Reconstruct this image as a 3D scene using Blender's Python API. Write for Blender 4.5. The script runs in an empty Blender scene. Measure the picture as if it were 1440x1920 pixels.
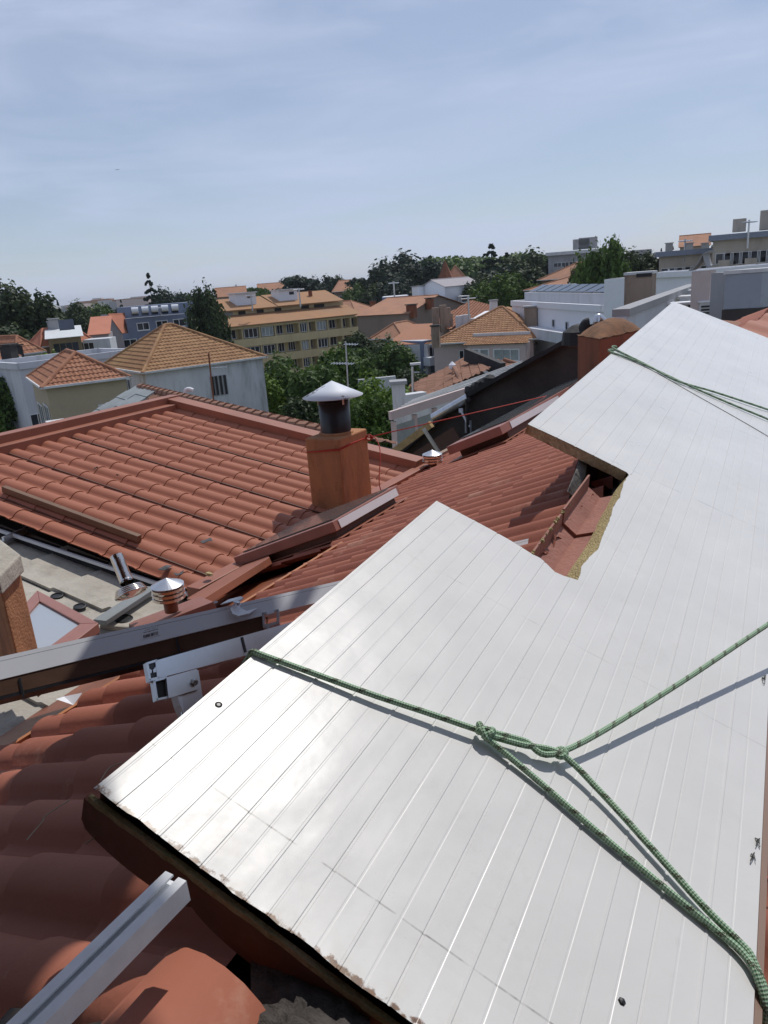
import bpy, bmesh, math, random
from mathutils import Vector, Matrix
random.seed(7)
V = Vector
C = bpy.context.scene
COL = C.collection
H = 15.0                                   # the camera stands on a roof, 15 m above the street
# ------------------------------------------------------------------ camera
F, CX, CY = 1400.0, 720.0, 960.0
def _ray(x, y): return V((x-CX, -(y-CY), -F)).normalized()
_up = _ray(1440, 470).cross(_ray(170, 566)).normalized()
if _up.y < 0: _up = -_up
_Y = (V((0,0,-1)) - _up*(-_up.z)).normalized(); _X = _Y.cross(_up)
RM = Matrix((_X, _Y, _up))
CAM = V((0,0,H))
cam = bpy.data.cameras.new('camera'); co = bpy.data.objects.new('camera', cam); COL.objects.link(co)
cam.sensor_fit = 'VERTICAL'; cam.sensor_height = 36; cam.lens = F/1920*36
cam.clip_start = 0.02; cam.clip_end = 20000
co.matrix_world = Matrix.Translation(CAM) @ RM.to_4x4()
C.camera = co
# ------------------------------------------------------------------ light
SUN_AZ, SUN_EL = 31.0, 57.0
def dirv(az, el=0):
    a, e = math.radians(az), math.radians(el)
    return V((math.sin(a)*math.cos(e), math.cos(a)*math.cos(e), math.sin(e)))
w = bpy.data.worlds.new('World'); C.world = w; w.use_nodes = True
nt = w.node_tree; nt.nodes.clear()
def N(t, ty, **k):
    n = t.nodes.new(ty)
    for a, b in k.items():
        if a[0] == '_': n.inputs[a[1:].replace('_', ' ')].default_value = b
        else: setattr(n, a, b)
    return n
sky = N(nt, 'ShaderNodeTexSky', sky_type='NISHITA', sun_disc=False, sun_elevation=math.radians(SUN_EL),
        sun_rotation=math.radians(SUN_AZ), altitude=100, air_density=1.0, dust_density=0.3, ozone_density=2.5)
tc = N(nt, 'ShaderNodeTexCoord')
def cloudlayer(scale, rot, sc3, lo, hi, det=6):
    mp = N(nt, 'ShaderNodeMapping'); mp.inputs['Rotation'].default_value = rot; mp.inputs['Scale'].default_value = sc3
    no = N(nt, 'ShaderNodeTexNoise', _Scale=scale, _Detail=det, _Roughness=0.55)
    no.inputs['Distortion'].default_value = 0.6
    mr = N(nt, 'ShaderNodeMapRange'); mr.inputs['From Min'].default_value = lo; mr.inputs['From Max'].default_value = hi
    nt.links.new(tc.outputs['Generated'], mp.inputs['Vector']); nt.links.new(mp.outputs['Vector'], no.inputs['Vector'])
    nt.links.new(no.outputs['Fac'], mr.inputs['Value'])
    return mr.outputs['Result']
c1 = cloudlayer(1.6, (0.3, 0.35, 0.5), (1, 1.6, 4.5), 0.40, 0.66)
c2 = cloudlayer(3.0, (0.1, -0.5, 1.2), (0.7, 2.6, 5.0), 0.46, 0.68, 8)
ad = N(nt, 'ShaderNodeMath', operation='ADD'); nt.links.new(c1, ad.inputs[0]); nt.links.new(c2, ad.inputs[1])
ml = N(nt, 'ShaderNodeMath', operation='MULTIPLY', use_clamp=True); nt.links.new(ad.outputs[0], ml.inputs[0]); ml.inputs[1].default_value = 0.30; vb = N(nt, 'ShaderNodeMath', operation='ADD', use_clamp=True); nt.links.new(ml.outputs[0], vb.inputs[0]); vb.inputs[1].default_value = 0.42
mx = N(nt, 'ShaderNodeMix', data_type='RGBA'); nt.links.new(vb.outputs[0], mx.inputs[0])
gm = N(nt, 'ShaderNodeHueSaturation', _Saturation=1.0, _Value=0.85)
nt.links.new(sky.outputs[0], gm.inputs['Color']); nt.links.new(gm.outputs[0], mx.inputs[6])
mx.inputs[7].default_value = (5.8, 6.7, 8.9, 1)
bg = N(nt, 'ShaderNodeBackground', _Strength=0.118); wo = N(nt, 'ShaderNodeOutputWorld')
nt.links.new(mx.outputs[2], bg.inputs['Color']); nt.links.new(bg.outputs[0], wo.inputs['Surface'])
sl = bpy.data.lights.new('sun', 'SUN'); so = bpy.data.objects.new('sun', sl); COL.objects.link(so)
sl.energy = 3.9; sl.angle = math.radians(0.5); sl.color = (1.0, 0.96, 0.90)
so.rotation_euler = (-dirv(SUN_AZ, SUN_EL)).to_track_quat('-Z', 'Y').to_euler()
vs = C.view_settings; vs.view_transform = 'Standard'; vs.look = 'None'; vs.gamma = 1; vs.exposure = -0.38
# ------------------------------------------------------------------ helpers: pixels of the photograph (1440x1920) to points in the place
def W(x, y, D): return CAM + (RM @ _ray(x, y))*D
def HIT(x, y, pl):
    d = RM @ _ray(x, y); p, n = pl
    return CAM + d*((p-CAM).dot(n)/d.dot(n))
def GZ(x, y, z): return HIT(x, y, (V((0,0,z)), V((0,0,1))))
def RG(x, y, r):
    d = RM @ _ray(x, y); return CAM + d*(r/math.hypot(d.x, d.y))
def slope(p, az, pitch):
    a, e = math.radians(az), math.radians(pitch)
    return (p, V((math.sin(a)*math.sin(e), math.cos(a)*math.sin(e), math.cos(e))))
RD, CD = dirv(31), dirv(-59)               # along the ridge, across it to the left
# ------------------------------------------------------------------ materials
def mat(name, col, rough=0.8, metal=0.0, var=0.0, vscale=4, bump=0.0, bscale=60, col2=None, stain=0.0, sscale=1.5, stretch=(1,1,1), spec=0.5, coat=0.0):
    m = bpy.data.materials.new(name); m.use_nodes = True; t = m.node_tree; b = t.nodes['Principled BSDF']
    b.inputs['Roughness'].default_value = rough; b.inputs['Metallic'].default_value = metal
    b.inputs['Specular IOR Level'].default_value = spec
    if coat: b.inputs['Coat Weight'].default_value = coat; b.inputs['Coat Roughness'].default_value = 0.1
    c = (*col, 1); b.inputs['Base Color'].default_value = c
    tcn = N(t, 'ShaderNodeTexCoord'); mp = N(t, 'ShaderNodeMapping'); mp.inputs['Scale'].default_value = stretch
    t.links.new(tcn.outputs['Object'], mp.inputs['Vector'])
    last = None
    if var or col2:
        n1 = N(t, 'ShaderNodeTexNoise', _Scale=vscale, _Detail=8, _Roughness=0.65); t.links.new(mp.outputs[0], n1.inputs['Vector'])
        mr = N(t, 'ShaderNodeMapRange'); mr.inputs['From Min'].default_value = 0.3; mr.inputs['From Max'].default_value = 0.7
        t.links.new(n1.outputs['Fac'], mr.inputs['Value'])
        x = N(t, 'ShaderNodeMix', data_type='RGBA'); t.links.new(mr.outputs[0], x.inputs[0])
        if col2: x.inputs[6].default_value = c; x.inputs[7].default_value = (*col2, 1)
        else:
            x.inputs[6].default_value = (*[k*(1-var) for k in col], 1); x.inputs[7].default_value = (*[min(1, k*(1+var)) for k in col], 1)
        last = x.outputs[2]; t.links.new(last, b.inputs['Base Color'])
    if stain:
        n2 = N(t, 'ShaderNodeTexNoise', _Scale=sscale, _Detail=10, _Roughness=0.75); t.links.new(mp.outputs[0], n2.inputs['Vector'])
        r2 = N(t, 'ShaderNodeMapRange'); r2.inputs['From Min'].default_value = 0.5; r2.inputs['From Max'].default_value = 0.75
        r2.inputs['To Max'].default_value = stain; t.links.new(n2.outputs['Fac'], r2.inputs['Value'])
        y = N(t, 'ShaderNodeMix', data_type='RGBA', blend_type='MULTIPLY'); t.links.new(r2.outputs[0], y.inputs[0])
        if last: t.links.new(last, y.inputs[6])
        else: y.inputs[6].default_value = c
        y.inputs[7].default_value = (0.22, 0.20, 0.17, 1); t.links.new(y.outputs[2], b.inputs['Base Color'])
    if bump:
        n3 = N(t, 'ShaderNodeTexNoise', _Scale=bscale, _Detail=6); t.links.new(tcn.outputs['Object'], n3.inputs['Vector'])
        bp = N(t, 'ShaderNodeBump', _Strength=bump, _Distance=0.02); t.links.new(n3.outputs['Fac'], bp.inputs['Height']); t.links.new(bp.outputs[0], b.inputs['Normal'])
    return m
def tilemat(name, a, b_, lichen=None, lam=0.0, lscale=0.8, rough=0.75, tintvar=0.35, bump=0.15, bscale=40):
    """tiles: each tile its own tint (cell of the UV map), lichen and dirt in patches"""
    m = bpy.data.materials.new(name); m.use_nodes = True; t = m.node_tree; b = t.nodes['Principled BSDF']
    b.inputs['Roughness'].default_value = rough; b.inputs['Specular IOR Level'].default_value = 0.3
    uv = N(t, 'ShaderNodeUVMap'); fl = N(t, 'ShaderNodeVectorMath', operation='FLOOR'); wn = N(t, 'ShaderNodeTexWhiteNoise', noise_dimensions='2D')
    t.links.new(uv.outputs[0], fl.inputs[0]); t.links.new(fl.outputs[0], wn.inputs['Vector'])
    tcn = N(t, 'ShaderNodeTexCoord'); n1 = N(t, 'ShaderNodeTexNoise', _Scale=2.2, _Detail=9, _Roughness=0.7); t.links.new(tcn.outputs['Object'], n1.inputs['Vector'])
    mixf = N(t, 'ShaderNodeMath', operation='MULTIPLY_ADD', use_clamp=True); t.links.new(wn.outputs['Value'], mixf.inputs[0]); mixf.inputs[1].default_value = tintvar*2
    sb = N(t, 'ShaderNodeMath', operation='SUBTRACT'); t.links.new(n1.outputs['Fac'], sb.inputs[0]); sb.inputs[1].default_value = tintvar
    t.links.new(sb.outputs[0], mixf.inputs[2])
    x = N(t, 'ShaderNodeMix', data_type='RGBA'); t.links.new(mixf.outputs[0], x.inputs[0]); x.inputs[6].default_value = (*a, 1); x.inputs[7].default_value = (*b_, 1)
    out = x.outputs[2]
    if lichen:
        n2 = N(t, 'ShaderNodeTexNoise', _Scale=lscale, _Detail=10, _Roughness=0.75); t.links.new(tcn.outputs['Object'], n2.inputs['Vector'])
        r2 = N(t, 'ShaderNodeMapRange'); r2.inputs['From Min'].default_value = 0.62-lam*0.4; r2.inputs['From Max'].default_value = 0.75-lam*0.2; t.links.new(n2.outputs['Fac'], r2.inputs['Value'])
        y = N(t, 'ShaderNodeMix', data_type='RGBA'); t.links.new(r2.outputs[0], y.inputs[0]); t.links.new(out, y.inputs[6]); y.inputs[7].default_value = (*lichen, 1); out = y.outputs[2]
    t.links.new(out, b.inputs['Base Color'])
    n3 = N(t, 'ShaderNodeTexNoise', _Scale=bscale, _Detail=6); t.links.new(tcn.outputs['Object'], n3.inputs['Vector'])
    bp = N(t, 'ShaderNodeBump', _Strength=bump, _Distance=0.01); t.links.new(n3.outputs['Fac'], bp.inputs['Height']); t.links.new(bp.outputs[0], b.inputs['Normal'])
    return m
def leafmat(name, a, b_, rough=0.6):
    m = bpy.data.materials.new(name); m.use_nodes = True; t = m.node_tree; b = t.nodes['Principled BSDF']
    b.inputs['Roughness'].default_value = rough; b.inputs['Specular IOR Level'].default_value = 0.25
    g = N(t, 'ShaderNodeNewGeometry'); tcn = N(t, 'ShaderNodeTexCoord'); n1 = N(t, 'ShaderNodeTexNoise', _Scale=3.0, _Detail=4)
    t.links.new(tcn.outputs['Object'], n1.inputs['Vector'])
    mm = N(t, 'ShaderNodeMath', operation='MULTIPLY_ADD', use_clamp=True); t.links.new(g.outputs['Random Per Island'], mm.inputs[0]); mm.inputs[1].default_value = 0.6
    sb = N(t, 'ShaderNodeMath', operation='MULTIPLY_ADD'); t.links.new(n1.outputs['Fac'], sb.inputs[0]); sb.inputs[1].default_value = 1.6; sb.inputs[2].default_value = -0.6
    t.links.new(sb.outputs[0], mm.inputs[2])
    x = N(t, 'ShaderNodeMix', data_type='RGBA'); t.links.new(mm.outputs[0], x.inputs[0]); x.inputs[6].default_value = (*a, 1); x.inputs[7].default_value = (*b_, 1)
    t.links.new(x.outputs[2], b.inputs['Base Color'])
    tr = N(t, 'ShaderNodeBsdfTranslucent'); t.links.new(x.outputs[2], tr.inputs['Color'])
    ms = N(t, 'ShaderNodeMixShader'); ms.inputs[0].default_value = 0.25
    t.links.new(b.outputs[0], ms.inputs[1]); t.links.new(tr.outputs[0], ms.inputs[2]); t.links.new(ms.outputs[0], t.nodes['Material Output'].inputs['Surface'])
    return m
M = {}
M['terra'] = tilemat('terracotta_sheet', (0.295,0.102,0.058), (0.37,0.135,0.078), (0.16,0.07,0.05), 0.0, 3.0, 0.62, 0.12, 0.05, 30)
M['clay'] = tilemat('clay_tile', (0.25,0.080,0.050), (0.39,0.140,0.088), (0.45,0.24,0.17), 0.12, 2.0, 0.72, 0.3, 0.12, 60)
M['flash'] = mat('brown_flashing', (0.30,0.112,0.066), 0.5, var=0.12, vscale=3)
M['flashdark'] = mat('dark_brown_flashing', (0.10,0.05,0.035), 0.5, var=0.2, vscale=5)
M['pinkflash'] = mat('rosy_flashing', (0.33,0.15,0.12), 0.45, var=0.12, vscale=4, stain=0.3)
M['copper'] = mat('rusty_sheet', (0.24,0.075,0.035), 0.45, var=0.35, vscale=3, bump=0.2, bscale=12, stain=0.4)
M['alu'] = mat('aluminium', (0.62,0.64,0.67), 0.38, 0.75, var=0.06, vscale=20)
M['whitealu'] = mat('white_aluminium', (0.72,0.74,0.78), 0.35, 0.0, var=0.03)
M['brownalu'] = mat('bronze_anodised', (0.12,0.07,0.05), 0.25, 0.3, var=0.3, vscale=2, stretch=(1,1,4))
M['steel'] = mat('galvanised_steel', (0.55,0.56,0.58), 0.3, 0.85, var=0.15, vscale=12)
M['chrome'] = mat('stainless_pipe', (0.62,0.57,0.53), 0.16, 1.0, var=0.2, vscale=9, bump=0.15, bscale=18)
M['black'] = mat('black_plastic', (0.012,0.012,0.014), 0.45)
M['blackpaint'] = mat('black_paint', (0.014,0.014,0.016), 0.4, var=0.3, vscale=8, bump=0.1, bscale=25)
M['stucco'] = mat('orange_render', (0.50,0.235,0.10), 0.9, var=0.0, vscale=5, col2=(0.34,0.15,0.075), bump=0.35, bscale=90, stain=0.85, sscale=4, stretch=(1,1,0.35))
M['rust'] = mat('rusty_render', (0.30,0.10,0.045), 0.9, col2=(0.15,0.055,0.03), vscale=4, bump=0.4, bscale=40, stain=0.7, sscale=3, stretch=(1,1,0.2))
M['mossy'] = mat('mossy_cap', (0.24,0.11,0.045), 0.95, col2=(0.10,0.05,0.028), vscale=9, bump=0.5, bscale=40)
M['coneflake'] = mat('flaked_white_paint', (0.62,0.64,0.68), 0.55, var=0.1, stain=0.0)
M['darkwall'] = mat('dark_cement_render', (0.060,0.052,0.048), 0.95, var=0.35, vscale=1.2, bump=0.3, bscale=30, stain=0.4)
M['bitumen'] = mat('bitumen', (0.018,0.018,0.02), 0.75, var=0.3, bump=0.4, bscale=20)
M['felt'] = mat('weathered_fibre_cement', (0.47,0.435,0.37), 0.95, col2=(0.33,0.30,0.255), vscale=3, bump=0.3, bscale=50, stain=0.5, sscale=5)
M['gapshade'] = mat('painted_gap_shade', (0.05,0.042,0.036), 0.95, var=0.3)  # near-black colour standing in for shade below the annex sheets
M['white'] = mat('white_render', (0.56,0.57,0.60), 0.9, var=0.08, vscale=0.8, stain=0.45, sscale=0.9, stretch=(1,1,0.25))
M['whitedirty'] = mat('dirty_white_render', (0.60,0.60,0.61), 0.95, var=0.15, vscale=0.6, stain=0.8, sscale=0.8, stretch=(1,1,0.18), bump=0.15, bscale=8)
M['cleanwhite'] = mat('white_paint', (0.72,0.73,0.76), 0.7, var=0.04)
M['beige'] = mat('beige_render', (0.40,0.33,0.225), 0.9, var=0.06, vscale=0.8, stain=0.15)
M['cream'] = mat('cream_render', (0.58,0.49,0.32), 0.9, var=0.06, stain=0.2)
M['yellow'] = mat('yellow_render', (0.56,0.465,0.27), 0.9, var=0.08, vscale=0.4, stain=0.3, sscale=0.5, stretch=(1,1,0.3))
M['blue'] = mat('blue_render', (0.19,0.225,0.31), 0.85, var=0.06, vscale=0.5, stain=0.15)
M['mauve'] = mat('grey_mauve_render', (0.36,0.33,0.34), 0.9, var=0.06, stain=0.2)
M['bluegrey'] = mat('blue_grey_band', (0.22,0.25,0.31), 0.85, var=0.1)
M['pink'] = mat('pale_pink_render', (0.56,0.455,0.43), 0.9, var=0.05, vscale=0.6, stain=0.2)
M['brownwall'] = mat('brown_render', (0.255,0.195,0.165), 0.95, var=0.2, vscale=0.5, stain=0.5, sscale=0.5, stretch=(1,1,0.3))
M['olive'] = mat('olive_render', (0.19,0.15,0.085), 0.9, var=0.1)
M['concrete'] = mat('grey_concrete', (0.34,0.34,0.345), 0.95, var=0.12, vscale=0.5, stain=0.5, sscale=0.6, stretch=(1,1,0.3))
M['tan'] = mat('tan_concrete', (0.42,0.37,0.31), 0.95, var=0.1, vscale=0.5, stain=0.5, sscale=0.6, stretch=(1,1,0.3))
M['stainedtan'] = mat('stained_tan_render', (0.36,0.27,0.21), 0.95, col2=(0.22,0.16,0.12), vscale=1.2, stain=0.7, sscale=1.5, stretch=(1,1,0.25))
M['ledge'] = mat('pale_ledge', (0.60,0.60,0.60), 0.85, var=0.1, stain=0.4)
M['glass'] = mat('dark_window_glass', (0.03,0.035,0.045), 0.08, var=0.4, vscale=0.7)
M['curtain'] = mat('pale_curtained_glass', (0.30,0.33,0.33), 0.15, var=0.25, vscale=0.9)
M['shutter'] = mat('roller_shutter', (0.45,0.42,0.38), 0.7)
M['frame'] = mat('white_window_frame', (0.72,0.72,0.72), 0.5)
M['dark'] = mat('deep_recess', (0.035,0.033,0.033), 0.9)
M['metalroof'] = mat('grey_green_metal_roof', (0.33,0.37,0.36), 0.5, 0.0, var=0.08, vscale=0.6)
M['whitemetal'] = mat('pale_metal_roof', (0.60,0.61,0.60), 0.5, var=0.1)
M['greysheet'] = mat('old_grey_fibre_sheet', (0.24,0.26,0.265), 0.9, var=0.2, vscale=1, stain=0.4)
M['oldtile'] = tilemat('old_orange_tile', (0.25,0.12,0.06), (0.36,0.195,0.10), (0.37,0.25,0.10), 0.18, 0.35, 0.85, 0.4, 0.1, 10)
M['browntile'] = tilemat('old_brown_tile', (0.17,0.085,0.055), (0.29,0.15,0.10), (0.12,0.09,0.07), 0.15, 0.6, 0.9, 0.4, 0.1, 10)
M['redtile'] = tilemat('red_tile', (0.27,0.115,0.065), (0.38,0.18,0.105), (0.20,0.11,0.07), 0.15, 0.7, 0.85, 0.45, 0.1, 10)
M['goldtile'] = tilemat('golden_lichen_tile', (0.25,0.13,0.065), (0.36,0.205,0.10), (0.38,0.26,0.10), 0.2, 0.35, 0.85, 0.4, 0.1, 10)
M['fartile'] = mat('far_orange_roof', (0.42,0.20,0.11), 0.9, col2=(0.28,0.145,0.09), vscale=0.6, stain=0.3)
M['yelltile'] = mat('orange_brown_long_roof', (0.36,0.18,0.08), 0.9, col2=(0.31,0.18,0.10), vscale=0.25, stain=0.3, sscale=0.3)
M['brighttile'] = mat('new_orange_roof', (0.62,0.255,0.085), 0.85, var=0.12, vscale=1)
M['salmonroof'] = mat('salmon_roof', (0.45,0.165,0.095), 0.85, var=0.1, vscale=0.6)
M['street'] = mat('asphalt_road', (0.075,0.075,0.08), 0.9, var=0.2, vscale=0.6)
M['pave'] = mat('pale_pavement', (0.30,0.29,0.27), 0.9, var=0.15)
M['ground'] = mat('mixed_ground', (0.09,0.10,0.05), 0.95, col2=(0.20,0.18,0.13), vscale=0.04)
M['lawn'] = mat('garden_grass', (0.075,0.12,0.035), 0.95, var=0.4, vscale=0.5)
M['bark'] = mat('bark', (0.10,0.075,0.055), 0.95, var=0.3, bump=0.4, bscale=8)
M['carpaint'] = mat('white_car_paint', (0.75,0.76,0.78), 0.25, coat=0.6)
M['tyre'] = mat('tyre_rubber', (0.015,0.015,0.015), 0.8)
M['tank'] = mat('white_tank', (0.74,0.75,0.77), 0.35)
M['solar'] = mat('solar_glass', (0.03,0.04,0.06), 0.15)
M['foamc'] = mat('yellow_insulation_foam', (0.66,0.54,0.27), 0.95, col2=(0.50,0.40,0.20), vscale=60, bump=1.0, bscale=160, stain=0.25, sscale=30)
M['foamold'] = mat('weathered_foam', (0.68,0.60,0.43), 0.95, col2=(0.46,0.40,0.28), vscale=14, bump=0.8, bscale=60, stain=0.6, sscale=10)
M['mossyboard'] = mat('mossy_weathered_edge', (0.33,0.23,0.14), 0.9, col2=(0.20,0.19,0.085), vscale=14, bump=0.6, bscale=70, stain=0.6, sscale=25)
M['darkboard'] = mat('dark_red_board', (0.12,0.042,0.022), 0.8, var=0.35, vscale=5, bump=0.2, bscale=20)
M['tape'] = mat('grey_torn_membrane', (0.14,0.13,0.12), 0.8, var=0.4, vscale=12, bump=0.6, bscale=30)
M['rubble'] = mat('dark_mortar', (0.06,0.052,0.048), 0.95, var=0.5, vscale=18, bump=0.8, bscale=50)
M['skyglass'] = mat('skylight_glass', (0.10,0.115,0.12), 0.12, var=0.1, vscale=2, coat=0.3)
M['redrope'] = mat('red_rope', (0.45,0.035,0.02), 0.7, bump=0.4, bscale=200)
M['wire'] = mat('thin_wire', (0.10,0.10,0.09), 0.6)
M['debris'] = mat('grey_torn_felt', (0.07,0.07,0.075), 0.8, var=0.4, vscale=30)
M['crane'] = mat('crane_steel', (0.45,0.45,0.47), 0.6)
M['wood'] = mat('raw_timber', (0.45,0.30,0.13), 0.8, var=0.25, vscale=12, stretch=(1,1,1))
M['hazecity'] = mat('far_city_render', (0.48,0.46,0.45), 0.9, var=0.25, vscale=0.02)
M['leafA'] = leafmat('leaf_mid_green', (0.03,0.058,0.015), (0.115,0.185,0.04))
M['leafB'] = leafmat('leaf_dark_green', (0.02,0.036,0.016), (0.07,0.10,0.036))
M['leafC'] = leafmat('leaf_bright_green', (0.06,0.12,0.015), (0.19,0.28,0.045))
M['leafD'] = leafmat('leaf_blue_dark', (0.012,0.026,0.018), (0.038,0.065,0.038))
M['leafE'] = leafmat('leaf_citrus', (0.025,0.06,0.012), (0.12,0.19,0.03))
# ------------------------------------------------------------------ objects
def tag(o, label=None, cat=None, group=None, kind=None):
    if label: o['label'] = label
    if cat: o['category'] = cat
    if group: o['group'] = group
    if kind: o['kind'] = kind
    return o
def thing(name, loc, label, cat, group=None, rz=0):
    o = bpy.data.objects.new(name, None); COL.objects.link(o); o.location = loc; o.rotation_euler = (0,0,rz); o.empty_display_size = 0.2
    tag(o, label, cat, group); return o
class MB:
    """collects shapes in world space, links them as ONE mesh object whose origin is at its thing's base"""
    def __init__(s): s.v = []; s.f = []; s.uv = []
    def face(s, pts, uv=None):
        k = len(s.v); s.v += [V(p) for p in pts]; s.f.append(tuple(range(k, k+len(pts)))); s.uv.append(uv or [(0,0)]*len(pts)); return s
    def mesh(s, vs, fs, uvs=None):
        k = len(s.v); s.v += [V(p) for p in vs]
        for i, f in enumerate(fs):
            s.f.append(tuple(j+k for j in f)); s.uv.append(uvs[i] if uvs else [(0,0)]*len(f))
        return s
    def frame(s, o, a, b, c):                       # box from corner o with edge vectors a,b,c
        o, a, b, c = V(o), V(a), V(b), V(c)
        p = [o, o+a, o+a+b, o+b, o+c, o+a+c, o+a+b+c, o+b+c]
        fs = [(0,3,2,1),(4,5,6,7),(0,1,5,4),(1,2,6,5),(2,3,7,6),(3,0,4,7)]
        if a.cross(b).dot(c) < 0: fs = [f[::-1] for f in fs]
        return s.mesh(p, fs)
    def beam(s, p, q, wd, ht, up=V((0,0,1)), off=0):  # bar p->q, width wd sideways, height ht along up
        p, q = V(p), V(q); d = (q-p); sd = d.cross(V(up)).normalized()*wd; u = sd.cross(d).normalized()*ht
        return s.frame(p - sd/2 + u*off, d, sd, u)
    def prism(s, poly, vec):
        poly = [V(p) for p in poly]; n = len(poly); vec = V(vec)
        nn = sum(((poly[i]-poly[0]).cross(poly[i+1]-poly[0]) for i in range(1, n-1)), V())
        if nn.dot(vec) > 0: poly = poly[::-1]
        vs = poly + [p+vec for p in poly]
        return s.mesh(vs, [tuple(range(n)), tuple(range(2*n-1, n-1, -1))] + [(i, i+n, (i+1) % n+n, (i+1) % n)[::1] for i in range(n)])
    def tube(s, path, r, n=8, caps=True, uvs=1.0):
        path = [V(p) for p in path]; rings = []; prev = None; L = 0
        for i, p in enumerate(path):
            d = (path[min(i+1, len(path)-1)] - path[max(i-1, 0)]).normalized()
            if prev is None: a = d.cross(V((0,0,1)) if abs(d.z) < 0.9 else V((1,0,0))).normalized()
            else: a = (prev - d*prev.dot(d)).normalized()
            prev = a; b = d.cross(a); rr = r[i] if isinstance(r, (list, tuple)) else r
            if i: L += (p-path[i-1]).length
            rings.append(([p + (a*math.cos(t)+b*math.sin(t))*rr for t in [2*math.pi*j/n for j in range(n)]], L*uvs))
        vs = [q for rg, _ in rings for q in rg]; fs = []; us = []
        for i in range(len(path)-1):
            for j in range(n):
                j2 = (j+1) % n; fs.append((i*n+j, i*n+j2, (i+1)*n+j2, (i+1)*n+j)); l0, l1 = rings[i][1], rings[i+1][1]
                us.append([(j/n, l0), ((j+1)/n, l0), ((j+1)/n, l1), (j/n, l1)])
        if caps: fs += [tuple(range(n))[::-1], tuple(range((len(path)-1)*n, len(path)*n))]; us += [[(0,0)]*n]*2
        return s.mesh(vs, fs, us)
    def lathe(s, base, prof, n=24, axis=V((0,0,1))):
        axis = V(axis).normalized(); a = axis.orthogonal().normalized(); b = axis.cross(a); base = V(base)
        vs = [base + axis*z + (a*math.cos(t)+b*math.sin(t))*r for r, z in prof for t in [2*math.pi*j/n for j in range(n)]]
        fs = [(i*n+j, i*n+(j+1) % n, (i+1)*n+(j+1) % n, (i+1)*n+j) for i in range(len(prof)-1) for j in range(n)]
        return s.mesh(vs, fs)
    def build(s, name, m, parent=None, smooth=False, origin=None, recalc=False, label=None, merge=False):
        me = bpy.data.meshes.new(name); o0 = V(origin) if origin is not None else (parent_loc(parent) if parent else (s.v[0] if s.v else V()))
        me.from_pydata([p-o0 for p in s.v], [], s.f)
        ul = me.uv_layers.new(name='UVMap')
        flat = [c for f in s.uv for u in f for c in u]; ul.data.foreach_set('uv', flat)
        if recalc or merge:
            bm = bmesh.new(); bm.from_mesh(me)
            if merge: bmesh.ops.remove_doubles(bm, verts=bm.verts, dist=1e-4)
            if recalc: bmesh.ops.recalc_face_normals(bm, faces=bm.faces)
            bm.to_mesh(me); bm.free()
        if smooth: me.polygons.foreach_set('use_smooth', [True]*len(me.polygons))
        me.materials.append(M[m] if isinstance(m, str) else m)
        o = bpy.data.objects.new(name, me); COL.objects.link(o)
        o.location = o0 - (parent_loc(parent) if parent else V())
        if parent: o.parent = parent
        if label: o['label'] = label
        return o
def parent_loc(o):
    p = V()
    while o: p = p + o.location; o = o.parent
    return p
def bevel(o, wd=0.004, seg=2):
    m = o.modifiers.new('bevel', 'BEVEL'); m.width = wd; m.segments = seg; m.limit_method = 'ANGLE'; return o
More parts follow.
